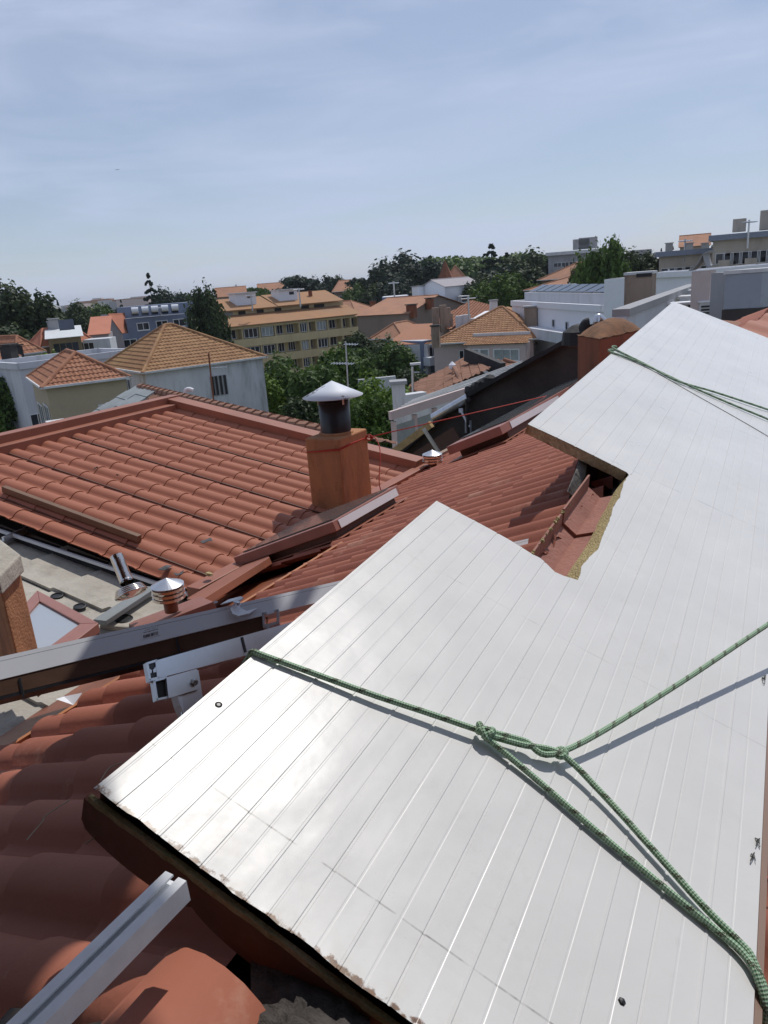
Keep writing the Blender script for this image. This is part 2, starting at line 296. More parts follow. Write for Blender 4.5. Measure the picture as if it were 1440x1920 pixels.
# tiled slope: a corrugated, stepped sheet of real tiles cut to a convex outline
def tiled(name, poly, mat_, parent, down=None, sp=0.25, row=0.4, amp=0.05, step=0.02, k=6, kind='wave', lift=0.0, saw=0, phase=0.0, thick=0.0, jitter=0.0, smooth=True, origin=None, grid=None):
    poly = [V(p) for p in poly]; n = sum(((poly[i]-poly[0]).cross(poly[i+1]-poly[0]) for i in range(1, len(poly)-1)), V()).normalized()
    if n.z < 0: n = -n; poly = poly[::-1]
    if down is None: down = V((n.x, n.y, 0))
    dn = (down - n*down.dot(n)).normalized(); ac = n.cross(dn).normalized(); o0 = V(grid) if grid is not None else poly[0]
    A = [(p-o0).dot(ac) for p in poly]; B = [(p-o0).dot(dn) for p in poly]
    a0, a1, b0, b1 = math.floor(min(A)/sp-1)*sp, math.ceil(max(A)/sp+1)*sp, math.floor(min(B)/row-1)*row, math.ceil(max(B)/row+1)*row
    ncol = int(round((a1-a0)/sp)); nrow = int(round((b1-b0)/row))
    def prof(t):
        f = t % 1.0
        if kind == 'wave': h = amp*(0.5+0.5*math.cos(2*math.pi*f))
        elif kind == 'saw': h = amp*(1-f)
        elif kind == 'barrel':
            x = (f-0.5)/0.36; h = amp*math.sqrt(max(0, 1-x*x)) if abs(x) < 1 else 0
        else:
            h = amp*max(0, math.cos((f-0.5)*2*math.pi*0.72))
        if saw: h += saw*((math.floor(t+1e-6)) % 4 == 3)
        return h
    bm = bmesh.new(); uvl = bm.loops.layers.uv.new('UVMap')
    xs = []
    for c in range(ncol):
        for j in range(k): xs.append((a0+(c+j/k)*sp, c+j/k, c, j/k))
    xs.append((a1, ncol, ncol-1, 1.0))
    hh = [prof(x[1]+phase) + lift for x in xs]
    rnd = random.Random(int(sp*1000)+nrow)
    for r in range(nrow):
        s0, s1 = b0+r*row, b0+(r+1)*row; jit = [rnd.uniform(-jitter, jitter) for _ in range(ncol+1)]
        top = []; bot = []; lip = []
        for (x, t, c, fj), h in zip(xs, hh):
            sh = jit[c]
            top.append(bm.verts.new(o0 + ac*x + dn*(s0) + n*(h)))
            bot.append(bm.verts.new(o0 + ac*x + dn*(s1+sh) + n*(h+step)))
            lip.append((bm.verts.new(o0 + ac*x + dn*(s1+sh) + n*(h+step)), bm.verts.new(o0 + ac*x + dn*(s1+sh-0.002) + n*(h-0.001))))
        for i in range(len(xs)-1):
            f = bm.faces.new((top[i], bot[i], bot[i+1], top[i+1])); f.smooth = smooth
            u0, u1 = xs[i][1], xs[i][1]+1/k
            for l, uv in zip(f.loops, ((u0+.001, r+.01), (u0+.001, r+.99), (u1-.001, r+.99), (u1-.001, r+.01))): l[uvl].uv = uv
            f = bm.faces.new((lip[i][0], lip[i][1], lip[i+1][1], lip[i+1][0]))
            for l in f.loops: l[uvl].uv = (u0+.01, r+.5)
    cen = sum(poly, V())/len(poly)
    for i in range(len(poly)):
        p, q = poly[i], poly[(i+1) % len(poly)]; no = (q-p).cross(n).normalized()
        if no.dot(cen-p) > 0: no = -no
        bmesh.ops.bisect_plane(bm, geom=bm.verts[:]+bm.edges[:]+bm.faces[:], plane_co=p, plane_no=no, clear_outer=True, dist=1e-5)
    o0b = V(origin) if origin is not None else parent_loc(parent)
    bmesh.ops.translate(bm, verts=bm.verts, vec=-o0b)
    me = bpy.data.meshes.new(name); bm.normal_update()
    bm.to_mesh(me); bm.free(); me.materials.append(M[mat_] if isinstance(mat_, str) else mat_)
    o = bpy.data.objects.new(name, me); COL.objects.link(o); o.location = o0b - (parent_loc(parent) if parent else V())
    if parent: o.parent = parent
    return o

# ================================================================== SETTING
S = 1.05
pu = (RM @ _ray(1485, 378)).normalized(); pt = -(RM @ _ray(-3471, -1270)); pt = (pt - pu*pt.dot(pu)).normalized(); pn = pu.cross(pt)
if pn.z < 0: pn = -pn
def PN(u, t, h=0): return CAM + pu*(u*S) + pt*(t*S) + pn*(-S+h)
def PX(x, y, h=0): return HIT(x, y, (PN(0, 0, h), pn))
def UT(x, y, h=0):
    q = PX(x, y, h) - CAM; return q.dot(pu)/S, q.dot(pt)/S
def simple_plane(name, pts, m, kind='structure'):
    o = MB().face(pts).build(name, m, origin=pts[0]); return tag(o, kind=kind)
G = 6000
simple_plane('ground', [(-G,-300,0),(G,-300,0),(G,9000,0),(-G,9000,0)], 'ground')
R0 = PN(2.3, -.12, -.11)                       # a point of the ridge under the panel
RDM = dirv(31, 0.6)
MD = dirv(-59, -22)
MP = (R0, RDM.cross(MD).normalized() if RDM.cross(MD).z > 0 else MD.cross(RDM).normalized())
def nearz(r): return V((0,0,-max(0, -.35-r)*.040))
def MC(r, d, h=0): return R0 + RDM*r + MD*d + MP[1]*h + nearz(r)
EV = CAM + V((-1.007, 5.856, -1.958))
LP = slope(EV, 121, 10); LU = dirv(-59, 10)
def LC(r, d, h=0): return EV + RD*r + LU*d + LP[1]*h
# ================================================================== THE NEAR BUILDING
bl = thing('tiled_building', (R0.x, R0.y, 0), 'building whose terracotta barrel tile slope runs under the white sandwich panel', 'building')
GR = dict(sp=0.155, row=0.36, amp=0.042, step=0.012, k=8, kind='wave', jitter=0.004, grid=MC(0, 0))
tiled('roof_slope', [MC(-.35,-.0), MC(9.6,-.0), MC(9.6,2.05), MC(-.35,2.05)], 'clay', bl, down=CD, **GR)
tiled('roof_slope', [MC(1.25,2.05), MC(9.6,2.05), MC(9.6,3.62), MC(1.25,3.62)], 'clay', bl, down=CD, **GR)
tiled('roof_slope', [MC(-3.4,-.0), MC(-.35,-.0), MC(-.35,2.05), MC(-3.4,2.55)], 'clay', bl, down=CD, sp=0.21, row=0.38, amp=0.062, step=0.020, k=14, kind='barrel', jitter=0.004, grid=MC(-.35,0))
RP = slope(R0 - V((0,0,.02)), 121, 24)
RDN = dirv(121, -24)
def RC(r, d, h=0): return R0 + RDM*r + RDN*d + RP[1]*h - V((0,0,.02)) + nearz(r)
tiled('roof_slope', [RC(-3.4,0.1), RC(-.35,0.1), RC(-.35,3.5), RC(-3.4,3.5)], 'clay', bl, down=-CD, sp=0.20, row=0.36, amp=0.045, step=0.022, k=8, kind='wave', jitter=0.004, grid=RC(-.35,0))
tiled('roof_slope', [RC(-.35,0.1), RC(9.6,0.1), RC(9.6,3.5), RC(-.35,3.5)], 'clay', bl, down=-CD, sp=0.20, row=0.36, amp=0.045, step=0.022, k=8, kind='wave', jitter=0.004, grid=RC(0,0))
m = MB(); m.frame(MC(-3.3,3.5) - V((0,0,.25)) , RD*12.8, -CD*6.3, V((0,0,-1))*(MC(0,3.5).z-.25)); m.build('wall', 'whitedirty', bl)
m = MB(); m.prism([MC(-3.3,3.45,-.12), MC(-3.3,0,-.12), RC(-3.3,3.45,-.12)], RD*12.8); m.build('gable_core', 'rubble', bl)
# rusty sheet gutter beyond the near tiles, with its pale rim
m = MB(); m.face([MC(-3.2,2.45,-.03), MC(-.35,1.98,-.03), MC(1.3,1.98,-.03), MC(1.3,3.75,-.03), MC(-3.2,3.75,-.03)]); m.build('valley_sheet', 'copper', bl)
m = MB(); m.beam(MC(-3.2,2.58,.0), MC(-.35,2.08,.0), .018, .05); m.beam(MC(-.35,2.08,.0), MC(1.3,2.02,.0), .018, .05); m.build('sheet_rim', mat('tan_rim', (0.42,0.17,0.07), 0.6, var=.2), bl)
for (a, b_) in (((1.25,3.62),(9.6,3.62)),):
    m = MB(); m.beam(MC(a[0],a[1]+.04,-.02), MC(b_[0],b_[1]+.04,-.02), .10, .05); m.build('eave_flashing', 'flash', bl)
# mortar and broken ridge tiles at the near end of the ridge
rb = MB(); rn = random.Random(3); gp = []
for i in range(25):
    for j in range(14): rr = -3.75+i*.08; dd = -.76+j*.085; gp.append((MC(rr, dd) if dd > 0 else RC(rr, -dd)) + V((0,0,(.04 if rr < -1.98 else -.05)+.03*rn.random())))
rb.mesh(gp, [(i*14+j, (i+1)*14+j, (i+1)*14+j+1, i*14+j+1) for i in range(24) for j in range(13)])
rb.build('ridge_mortar', 'rubble', bl, smooth=True)
rt_ = MB()
for k in range(5):
    a_, b_ = MC(-3.55+k*.33, 0, -.045), MC(-3.55+(k+1)*.33+.03, 0, -.045); rt_.tube([a_+V((0,0,.02*(k%2))), b_+V((0,0,.012))], [.125,.112], 20)
rt_.build('ridge_tiles', 'clay', bl, smooth=True)
mb_ = MB(); rn = random.Random(6)
gx, gy = 14, 10; gp = []
for i in range(gx+1):
    for j in range(gy+1): gp.append(W(470+i*16, 1800+j*20, 1.30-.012*j+.02*rn.random()-.03*math.sin(math.pi*i/gx)*math.sin(math.pi*j/gy)))
mb_.mesh(gp, [(i*(gy+1)+j, (i+1)*(gy+1)+j, (i+1)*(gy+1)+j+1, i*(gy+1)+j+1) for i in range(gx) for j in range(gy)]); mb_.build('mortar_bed', 'rubble', bl, smooth=True)
# ---- lower roof of tile-imitating sheets, with box flashings round it
bl2 = thing('sheet_roofed_annex', (EV.x-1, EV.y+1, 0), 'annex with terracotta barrel sheet roof framed by wide brown metal flashings', 'building')
tiled('roof_slope', [LC(-1.07,-.22), LC(2.32,-.22), LC(2.32,3.2), LC(-1.07,3.2)], 'terra', bl2, down=-CD, sp=0.19, row=0.36, amp=0.043, step=0.008, k=12, kind='barrel', saw=0.0, grid=LC(-1.07+.045,0))
for i in (1, 5, 9, 13):
    r = -1.07+.045+.19*i+.02
    m = MB(); m.frame(LC(r,-.2,-.01), LU*3.4, LP[1]*.030, RD*.013); m.build('sheet_joint', 'flashdark', bl2)
def kerb(p, q, side, wd, up, drop, name='edge_flashing', mt='flash'):
    m = MB(); p, q, side = V(p), V(q), V(side).normalized()
    m.frame(p - V((0,0,drop)), q-p, side*wd, V((0,0,up+drop))); o = m.build(name, mt, bl2); return bevel(o, .006)
kerb(LC(2.30,-.24), LC(2.30,3.4), RD, .20, .14, .25)                       # far edge
kerb(LC(-1.1,3.18), LC(2.30,3.18), CD, .14, .10, .05)                       # left edge, lower step
kerb(LC(-1.6,3.32), LC(2.52,3.32), CD, .16, .16, .35)
kerb(LC(-1.10,-.20), LC(2.5,-.20), -CD, .12, .07, .30)                      # low edge toward the valley
m = MB(); m.frame(LC(-.88,-.25,-.2) , RD*3.3, LU*3.6, V((0,0,-1))*(EV.z-.3)); m.build('wall', 'gapshade', bl2)  # wall coloured as the shade under the roof edge
# brown closing strip lying on the sheets near the lower edge
m = MB(); a, b_ = HIT(8,922,(LC(0,0,.05),LP[1])), HIT(262,1016,(LC(0,0,.05),LP[1])); m.beam(a, b_, .045, .055, LP[1]); o = m.build('closing_strip', 'brownstrip' if 'brownstrip' in M else mat('brown_strip', (0.16,0.085,0.045), .6, var=.2), None, origin=a)
tag(bevel(o,.003), 'long brown metal angle strip lying between tile barrels of the annex roof', 'metal strip')
# grey felt/slab roof below, left
FP0 = EV - V((0,0,.11)); FPl = slope(FP0, 121, 7); FU = dirv(-59, 7)
def FC(r, d, h=0): return FP0 + RD*r + FU*d + FPl[1]*h
bl3 = thing('slab_roofed_block', FC(-3, 1) - V((0,0,FC(-3,1).z)), 'low block with weathered grey fibre cement slab roof beside the annex', 'building')
tiled('roof_slabs', [FC(-6,-.6), FC(-.9,-.6), FC(-.9,5), FC(-6,5)], 'felt', bl3, down=-RD, sp=0.55, row=0.46, amp=0.030, step=0.026, k=10, kind='saw', jitter=0.02, grid=FC(-1.0,.2))
m = MB(); m.frame(FC(-6,-.5,-.1), RD*5, FU*5.4, V((0,0,-1))*(FP0.z-.2)); m.build('wall', 'whitedirty', bl3)
m = MB(); m.beam(FC(-1.07,-.7,.08), FC(-1.07,5,.08), .02, .025); m.build('gutter_lip', 'whitealu', bl3)
m = MB(); m.beam(FC(-1.0,-.7,.02), FC(-1.0,5,.02), .10, .03); m.build('dark_band', 'bitumen', bl3)  # black strip along the annex sheet edge
a, b_ = HIT(-5,1025,(FC(0,0,.05),FPl[1])), HIT(48,1000,(FC(0,0,.05),FPl[1]))
m = MB(); m.beam(a, b_, .05, .03); m.beam(a+V((0,0,.03))+RD*.06, b_+V((0,0,.03))+RD*.06, .02, .03); o = m.build('aluminium_profile', 'alu', origin=a); tag(o, 'short bright aluminium profile on the grey slab roof at far left', 'metal profile')
# ledge with flues
lq = [HIT(x, y, (FC(0,0,.06), FPl[1])) for x, y in ((185,1172),(290,1112),(345,1118),(262,1178))]
m = MB(); m.prism(lq, V((0,0,-.14))); led = m.build('mortar_ledge', 'felt', origin=lq[0]); tag(bevel(led,.01), 'crumbling mortar ledge with a round black hole beside the silver vent', 'ledge')
for i, (x, y) in enumerate(((232,1160),)):
    q = HIT(x, y, (FC(0,0,.062), FPl[1])); m = MB(); m.lathe(q, [(0.001,.001),(.045,.001),(.052,.006),(.06,0)], 20, FPl[1]); m.build('flue_hole', 'black', led)
for x, y, l in ((107,1118,'black flue opening behind the small skylight corner, left one'), (150,1138,'black flue opening behind the small skylight corner, right one')):
    q = HIT(x, y, (FC(0,0,.03), FPl[1])); m = MB(); m.lathe(q, [(.045,0),(.043,.008),(.034,.010),(.032,.004),(0.001,.004)], 20, FPl[1]); o = m.build('flue_opening', 'black', origin=q); tag(o, l, 'flue opening', 'black flue openings in the slab roof')
m = MB(); a = HIT(188,1172,(FC(0,0,.09),FPl[1])); b_ = HIT(285,1108,(FC(0,0,.09),FPl[1])); m.beam(a, b_, .10, .035); o = m.build('flashing_strip', 'greysheet', origin=a); tag(bevel(o,.004), 'pale grey flashing strip between slabs and mortar ledge', 'flashing')
# ================================================================== SANDWICH PANEL
pan = thing('sandwich_panel', PN(.6, 0, -.05), 'long white ribbed insulated roof panel with a rectangular notch cut in its left edge', 'roof panel')
TN = [UT(x, y) for x, y in ((815,937),(910,987),(955,1012),(1000,1040),(1015,1047),(1028,1060),(1040,1072),(1060,1081),(1075,1083),(1088,1079))]
TF = [UT(x, y) for x, y in ((987,794),(1023,810.5),(1073,834),(1121,858),(1157,876),(1168,882),(1180,888))]
TR = [UT(x, y) for x, y in ((1088,1079),(1090,1062),(1105,1045),(1122,1030),(1130,1005),(1147,965),(1150,950),(1163,930),(1170,905),(1180,888))]
TL, TRR, UE = -.487, .487, 7.12
def interp(tab, t, key, val):
    tab = sorted(tab, key=lambda q: q[key])
    if t <= tab[0][key]: return tab[0][val]
    for a, b in zip(tab, tab[1:]):
        if t <= b[key]: return a[val] + (b[val]-a[val])*(t-a[key])/max(1e-9, b[key]-a[key])
    return tab[-1][val]
TC = -.070                                     # left of this the notch is open; its ragged right side follows TR
def usort(u): return max(TC, interp(TR, u, 0, 1))
def hash1(x): return (math.sin(x*127.1)*43758.5453) % 1
def wob(t, f): i = math.floor(t*f); g = t*f-i; g = g*g*(3-2*g); return (hash1(i)*(1-g) + hash1(i+1)*g)-.5
def near_edge(t): return .577 + .006*wob(t, 9) + .004*wob(t+5, 40)
cols = []
pitch = .0385; k0 = int(-13)
pts_t = {TL: 0.0, TRR: 0.0}
for k in range(-14, 14):
    t = .0225 + k*pitch
    if TL+.006 < t < TRR-.006:
        kind = k % 4; d = (-.0016, -.0003, .0012, -.0004)[kind]; wd = (.0020, .0016, .0022, .0016)[kind]
        for dt, hh in ((-wd-.0009, 0), (-wd+.0004, d), (wd-.0004, d), (wd+.0009, 0)): pts_t[t+dt] = hh
        pts_t[t+pitch/2] = 0.0
ts = sorted(pts_t)
ts = [t for t in ts if TL <= t <= TRR]
def liftn(u, t):                                # the near end of the thin sheet curls up here and there
    e = max(0, 1-(u-.577)/.12); return e*e*(.010*wob(t+2, 7)+.004)
sheet = MB()
def strip(u_of, nseg, tt):
    """sheet between two u-curves over the columns tt"""
    vs = []; uv = []
    for t in tt:
        a, b = u_of(t)
        for i in range(nseg+1):
            f = i/nseg; f = f*f if nseg > 20 else f
            u = a+(b-a)*f; vs.append(PN(u, t, pts_t.get(t, 0) + liftn(u, t))); uv.append((t*S, u*S))
    fs = []; us = []
    for c in range(len(tt)-1):
        for i in range(nseg):
            q = (c*(nseg+1)+i, (c+1)*(nseg+1)+i, (c+1)*(nseg+1)+i+1, c*(nseg+1)+i+1); fs.append(q); us.append([uv[j] for j in q])
    sheet.mesh(vs, fs, us)
lt = [t for t in ts if t <= TC]
if TC not in lt: lt.append(TC); pts_t[TC] = 0
un = lambda t: interp(TN, t, 1, 0); uf = lambda t: interp(TF, t, 1, 0)
strip(lambda t: (near_edge(t), un(t)), 40, lt)
strip(lambda t: (uf(t), UE), 30, lt)
rt = [TC] + [t for t in ts if t > -.02]
# band between the ragged side TR and t=-.02 as horizontal rungs
rungs = sorted([q for q in TR], key=lambda q: q[0])
u_lo, u_hi = un(TC), uf(TC)
strip(lambda t: (near_edge(t), u_lo), 40, [t for t in [TC] + [x for x in ts if TC < x < -.02] + [-.02]])
strip(lambda t: (u_hi, UE), 30, [t for t in [TC] + [x for x in ts if TC < x < -.02] + [-.02]])
vs = []; uv = []; fs = []; us = []
nr = 60
for i in range(nr+1):
    u = u_lo + (u_hi-u_lo)*i/nr; tr = max(TC, min(-.0205, interp(TR, u, 0, 1) + .003*wob(u, 60)))
    if i in (0, nr): tr = TC if i == nr else TC
    for f in (0, .5, 1): t = tr + (-.02-tr)*f; vs.append(PN(u, t, 0)); uv.append((t*S, u*S))
for i in range(nr):
    for j in (0, 1):
        q = (i*3+j, i*3+j+1, (i+1)*3+j+1, (i+1)*3+j); fs.append(q); us.append([uv[k] for k in q])
sheet.mesh(vs, fs, us)
pts_t[-.02] = 0.0
strip(lambda t: (near_edge(t), UE), 50, [-.02] + [t for t in ts if t > -.02])
# folded right edge, and a 1 mm turned-down rim on the left edge
for t0, sg in ((TRR, 1),):
    sheet.mesh([PN(.577,t0,0), PN(UE,t0,0), PN(UE,t0+.004,-.006), PN(.577,t0+.004,-.006), PN(UE,t0+.016,-.007), PN(.577,t0+.016,-.007), PN(UE,t0+.017,-.05), PN(.577,t0+.017,-.05)],
               [(0,1,2,3), (3,2,4,5), (5,4,6,7)], [[(t0,0)]*4]*3)
sheet.face([PN(.58,TL,0), PN(un(TL),TL,0), PN(un(TL),TL,-.007), PN(.58,TL,-.007)], [(TL,1)]*4)
sheet.face([PN(uf(TL),TL,0), PN(UE,TL,0), PN(UE,TL,-.007), PN(uf(TL),TL,-.007)], [(TL,1)]*4)
# material of the sheet
def sheetmat():
    m = bpy.data.materials.new('white_coated_steel'); m.use_nodes = True; t = m.node_tree; b = t.nodes['Principled BSDF']; L = t.links.new
    uv = N(t, 'ShaderNodeUVMap'); sx = N(t, 'ShaderNodeSeparateXYZ'); L(uv.outputs[0], sx.inputs[0])
    b.inputs['Roughness'].default_value = 0.34; b.inputs['Specular IOR Level'].default_value = 0.30
    def noise(sc, det=6, st=(1,1,1), rough=.6):
        mp = N(t, 'ShaderNodeMapping'); mp.inputs['Scale'].default_value = st; L(uv.outputs[0], mp.inputs['Vector'])
        n = N(t, 'ShaderNodeTexNoise', _Scale=sc, _Detail=det, _Roughness=rough); L(mp.outputs[0], n.inputs['Vector']); return n.outputs['Fac']
    def mrng(x, a, c, lo=0, hi=1):
        n = N(t, 'ShaderNodeMapRange'); L(x, n.inputs['Value'])
        for k, v in (('From Min', a), ('From Max', c), ('To Min', lo), ('To Max', hi)): n.inputs[k].default_value = v
        return n.outputs[0]
    def math_(op, x, y):
        n = N(t, 'ShaderNodeMath', operation=op, use_clamp=False)
        for i, z in enumerate((x, y)):
            if isinstance(z, (int, float)): n.inputs[i].default_value = z
            else: L(z, n.inputs[i])
        return n.outputs[0]
    def mix(f, a, c):
        n = N(t, 'ShaderNodeMix', data_type='RGBA'); L(f, n.inputs[0])
        for i, z in ((6, a), (7, c)):
            if isinstance(z, tuple): n.inputs[i].default_value = (*z, 1)
            else: L(z, n.inputs[i])
        return n.outputs[2]
    col = mix(mrng(noise(2.2, 8), .3, .7), (0.645,0.640,0.628), (0.715,0.710,0.697))
    # fine specks, denser toward the near end
    sp = math_('MULTIPLY', mrng(noise(260, 2), .70, .76), mrng(noise(9, 5), .45, .70)); near = mrng(sx.outputs[1], .62, 1.0, 1.0, .35)
    col = mix(math_('MULTIPLY', math_('MULTIPLY', sp, near), .9), col, (0.16,0.14,0.11))
    du = math_('MULTIPLY', mrng(noise(11, 10, (1,1,1), .8), .52, .72), mrng(noise(1.7, 4), .45, .62)); col = mix(math_('MULTIPLY', du, .30), col, (0.40,0.36,0.28))
    # scuffs running across
    sc = mrng(noise(30, 8, (1,.35,1)), .66, .74); col = mix(math_('MULTIPLY', math_('MULTIPLY', sc, mrng(noise(4, 3), .5, .7)), .30), col, (0.32,0.30,0.26))
    # faint lines drawn across the sheet where purlins ran
    wv = math_('ADD', sx.outputs[1], math_('MULTIPLY', noise(3, 3), .010))
    for u0, st in ((.727,.75), (1.62,.22), (2.93,.35), (4.15,.35), (5.6,.3)):
        d = math_('ABSOLUTE', math_('SUBTRACT', wv, u0+.005), 0)
        ln = math_('MULTIPLY', mrng(d, .0008, .0022 if u0 < 2 else .004, 1, 0), mrng(noise(14, 4, (1,.1,1)), .42, .6)); col = mix(math_('MULTIPLY', ln, st), col, (0.10,0.09,0.08))
    # rust creeping in from the cut near edge
    rr = math_('SUBTRACT', .5865, math_('ADD', sx.outputs[1], math_('MULTIPLY', noise(45, 6), -.050)))
    ru = math_('MULTIPLY', mrng(rr, -.001, .004), mrng(noise(70, 6), .40, .52)); rcol = mix(mrng(noise(120, 4), .35, .65), (0.22,0.085,0.022), (0.07,0.028,0.012)); col = mix(math_('MULTIPLY', ru, 0.9), col, rcol)
    gr = mrng(math_('SUBTRACT', .66, sx.outputs[1]), -.05, .06); col = mix(math_('MULTIPLY', math_('MULTIPLY', gr, mrng(noise(22, 8), .45, .75)), .22), col, (0.42,0.36,0.22))
    L(col, b.inputs['Base Color'])
    # dents
    h = math_('ADD', math_('MULTIPLY', noise(4.5, 2, (1,.55,1)), 1.0), math_('MULTIPLY', noise(16, 2), .10))
    bp = N(t, 'ShaderNodeBump', _Strength=1.0, _Distance=0.006); L(h, bp.inputs['Height']); L(bp.outputs[0], b.inputs['Normal'])
    L(mrng(noise(6, 8), .3, .7, .27, .40), b.inputs['Roughness'])
    return m
M['sheet'] = sheetmat()
sheet.build('top_sheet', 'sheet', pan, merge=True)
# foam core: cut faces of the notch, far face, ends
foam = MB(); tt = [TL + (TC-TL)*i/40 for i in range(41)]
top = [PN(uf(t)+.002, t, -.002) for t in tt]; bot = [PN(uf(t)+.016+.006*wob(t, 60), t, -.048+.008*wob(t+3, 45)) for t in tt]
for i in range(40): foam.face([top[i], top[i+1], bot[i+1], bot[i]])
foam.build('far_cut_foam', 'foamold', pan, merge=True)
foam = MB()
inner = [UT(x, y, -.055) for x, y in ((1170,897),(1150,925),(1136,954),(1127,968),(1102,1020),(1085,1045),(1073,1062),(1062,1080))]
nn = 70; rows = []
for i in range(nn+1):
    u = u_lo-.004 + (u_hi-u_lo)*i/nn; to = max(TC-.004, interp(TR, u, 0, 1)); ti = min(interp(inner, u, 0, 1), to-.002)
    rows.append([PN(u + .004*wob(u*3+f, 50), to+(ti-to)*f, -.002 + (-.055)*f + (.010*wob(u*2+f*7, 55) if 0 < f < 1 else 0)) for f in (0, .2, .4, .6, .8, 1)])
for i in range(nn):
    for j in range(5): foam.face([rows[i][j], rows[i+1][j], rows[i+1][j+1], rows[i][j+1]])
foam.build('side_cut_foam', 'foamc', pan, merge=True, smooth=True)
foam = MB()
tt = [TL + (TC+.01-TL)*i/20 for i in range(21)]
for a, b_ in zip(tt, tt[1:]):
    foam.face([PN(un(a)-.004,a,-.002), PN(un(b_)-.004,b_,-.002), PN(un(b_)-.02,b_,-.05), PN(un(a)-.02,a,-.05)])
for (u0, u1) in ((.59, un(TL)), (uf(TL), UE)): foam.face([PN(u0,TL+.003,-.002), PN(u1,TL+.003,-.002), PN(u1,TL+.003,-.05), PN(u0,TL+.003,-.05)])
foam.face([PN(UE,TL+.003,-.002), PN(UE,TRR,-.002), PN(UE,TRR,-.05), PN(UE,TL+.003,-.05)])
foam.build('foam_core', 'foamold', pan)
m = MB(); m.face([PN(.588,TL+.003,-.004), PN(.588,TRR,-.004), PN(.588,TRR,-.05), PN(.588,TL+.003,-.05)]); m.build('painted_gap_face', 'black', pan)  # black face paints the dark gap under the sheet's near edge
m = MB(); m.face([PN(.59,TL,-.052), PN(un(TL)-.02,TL,-.052), PN(un(TC)-.02,TC,-.052), PN(un(TC)-.02,TRR,-.052), PN(.59,TRR,-.052)])
m.face([PN(uf(TL)+.03,TL,-.052), PN(UE,TL,-.052), PN(UE,TRR,-.052), PN(uf(TC)+.03,TRR,-.052), PN(uf(TC)+.03,TC,-.052)])
m.face([PN(un(TC)-.02,.01,-.0521), PN(uf(TC)+.03,.01,-.0521), PN(uf(TC)+.03,TRR,-.0521), PN(un(TC)-.02,TRR,-.0521)])
m.build('bottom_sheet', 'pinkflash', pan)
# weathered lower lip at the near end
lip = MB(); nt_ = 120
for i in range(nt_):
    a = TL-.003 + (TRR+.003-TL)*i/nt_; b_ = TL-.003 + (TRR+.003-TL)*(i+1)/nt_
    f = lambda t, dh: PN(.569 + .003*wob(t, 70), t, dh + .003*wob(t+1, 30)); g_ = lambda t, dh: PN(.578, t, dh)
    lip.face([f(a,-.014), f(b_,-.014), g_(b_,-.016), g_(a,-.016)]); lip.face([f(a,-.026), f(b_,-.026), f(b_,-.014), f(a,-.014)])
lip.build('lower_lip', 'mossyboard', pan, merge=True)
# red tile-shaped closure board under the near end
cb = MB(); poly = [PN(.571,TL-.012,-.027)]
for i in range(0, 101):
    t = TL-.012 + (TRR+.02-TL)*i/100; ph = (t-TL+.012)/.22
    poly.append(PN(.571, t, -.085 - .030*abs(math.sin(math.pi*ph))**.5 if i else -.08))
poly.append(PN(.571, TRR+.008, -.027))
cb.prism(poly, pu*.014); o = cb.build('closure_board', 'darkboard', pan, recalc=True)
m = MB(); m.lathe(PX(410,1321,.0005), [(.0001,.0004),(.0035,.0004),(.005,.001),(.007,.0002)], 14, pn); m.build('rivet_hole', 'blackpaint', pan)
m = MB()
for (x, y, s_) in ((1166,1878,.0065),): m.lathe(PX(x,y,0), [(.0001,.004),(s_*.7,.003),(s_,.0)], 6, pn)
o = m.build('tar_fleck', 'black', origin=PX(1166,1878,0)); tag(o, 'small black tar fleck stuck on the white panel near its bottom edge', 'tar fleck')
# ---- ridge channel seen through the notch
tro = thing('ridge_channel', PN(2.3,-.1,-.15), 'pink brown folded ridge channel with overlapping joints seen through the panel notch', 'ridge channel')
hw, hf, hc, hr = -.040, -.085, -.105, -.070
tw = UT(1044,977,hw)[1]; tf = UT(1050,990,hf)[1]; tcr = UT(1078,1008,hc)[1]
us_ = [1.2, UT(1078,1008,hc)[0], UT(1113,938,hc)[0], 3.35]
for i in range(2):
    a, b_ = us_[i], us_[i+1]+.02; lf0, lf1 = .012*(i), .012*(i)
    pr = [(tw-.006, hw), (tw, hw+.002), (tf, hf), (tcr, hc), (tcr+.05, hr+.008), (tcr+.11, hr+.02), (tcr+.2, hr+.02)]
    m = MB()
    n_ = 12 if i else 12
    for j in range(len(pr)-1):
        (t0, h0), (t1, h1) = pr[j], pr[j+1]
        for k in range(n_):
            ua, ub = a+(b_-a)*k/n_, a+(b_-a)*(k+1)/n_
            e0 = .006*wob(ua, 40) if j == 0 else 0; e1 = .006*wob(ub, 40) if j == 0 else 0
            m.face([PN(ua,t0,h0+lf0+e0), PN(ub,t0,h0+lf1+e1), PN(ub,t1,h1+lf1), PN(ua,t1,h1+lf0)])
        if i: m.face([PN(a,t0,h0+lf0), PN(a,t1,h1+lf0), PN(a+.002,t1,h1+lf0-.018), PN(a+.002,t0,h0+lf0-.018)])
    m.build('channel_length', 'pinkclay' if 'pinkclay' in M else mat('rosy_clay', (0.36,0.155,0.115), .75, col2=(0.28,0.115,0.085), vscale=7, bump=.25, bscale=60, stain=.35, sscale=6), tro, merge=True)
    if 'pinkclay' not in M: M['pinkclay'] = bpy.data.materials['rosy_clay']
m = MB()
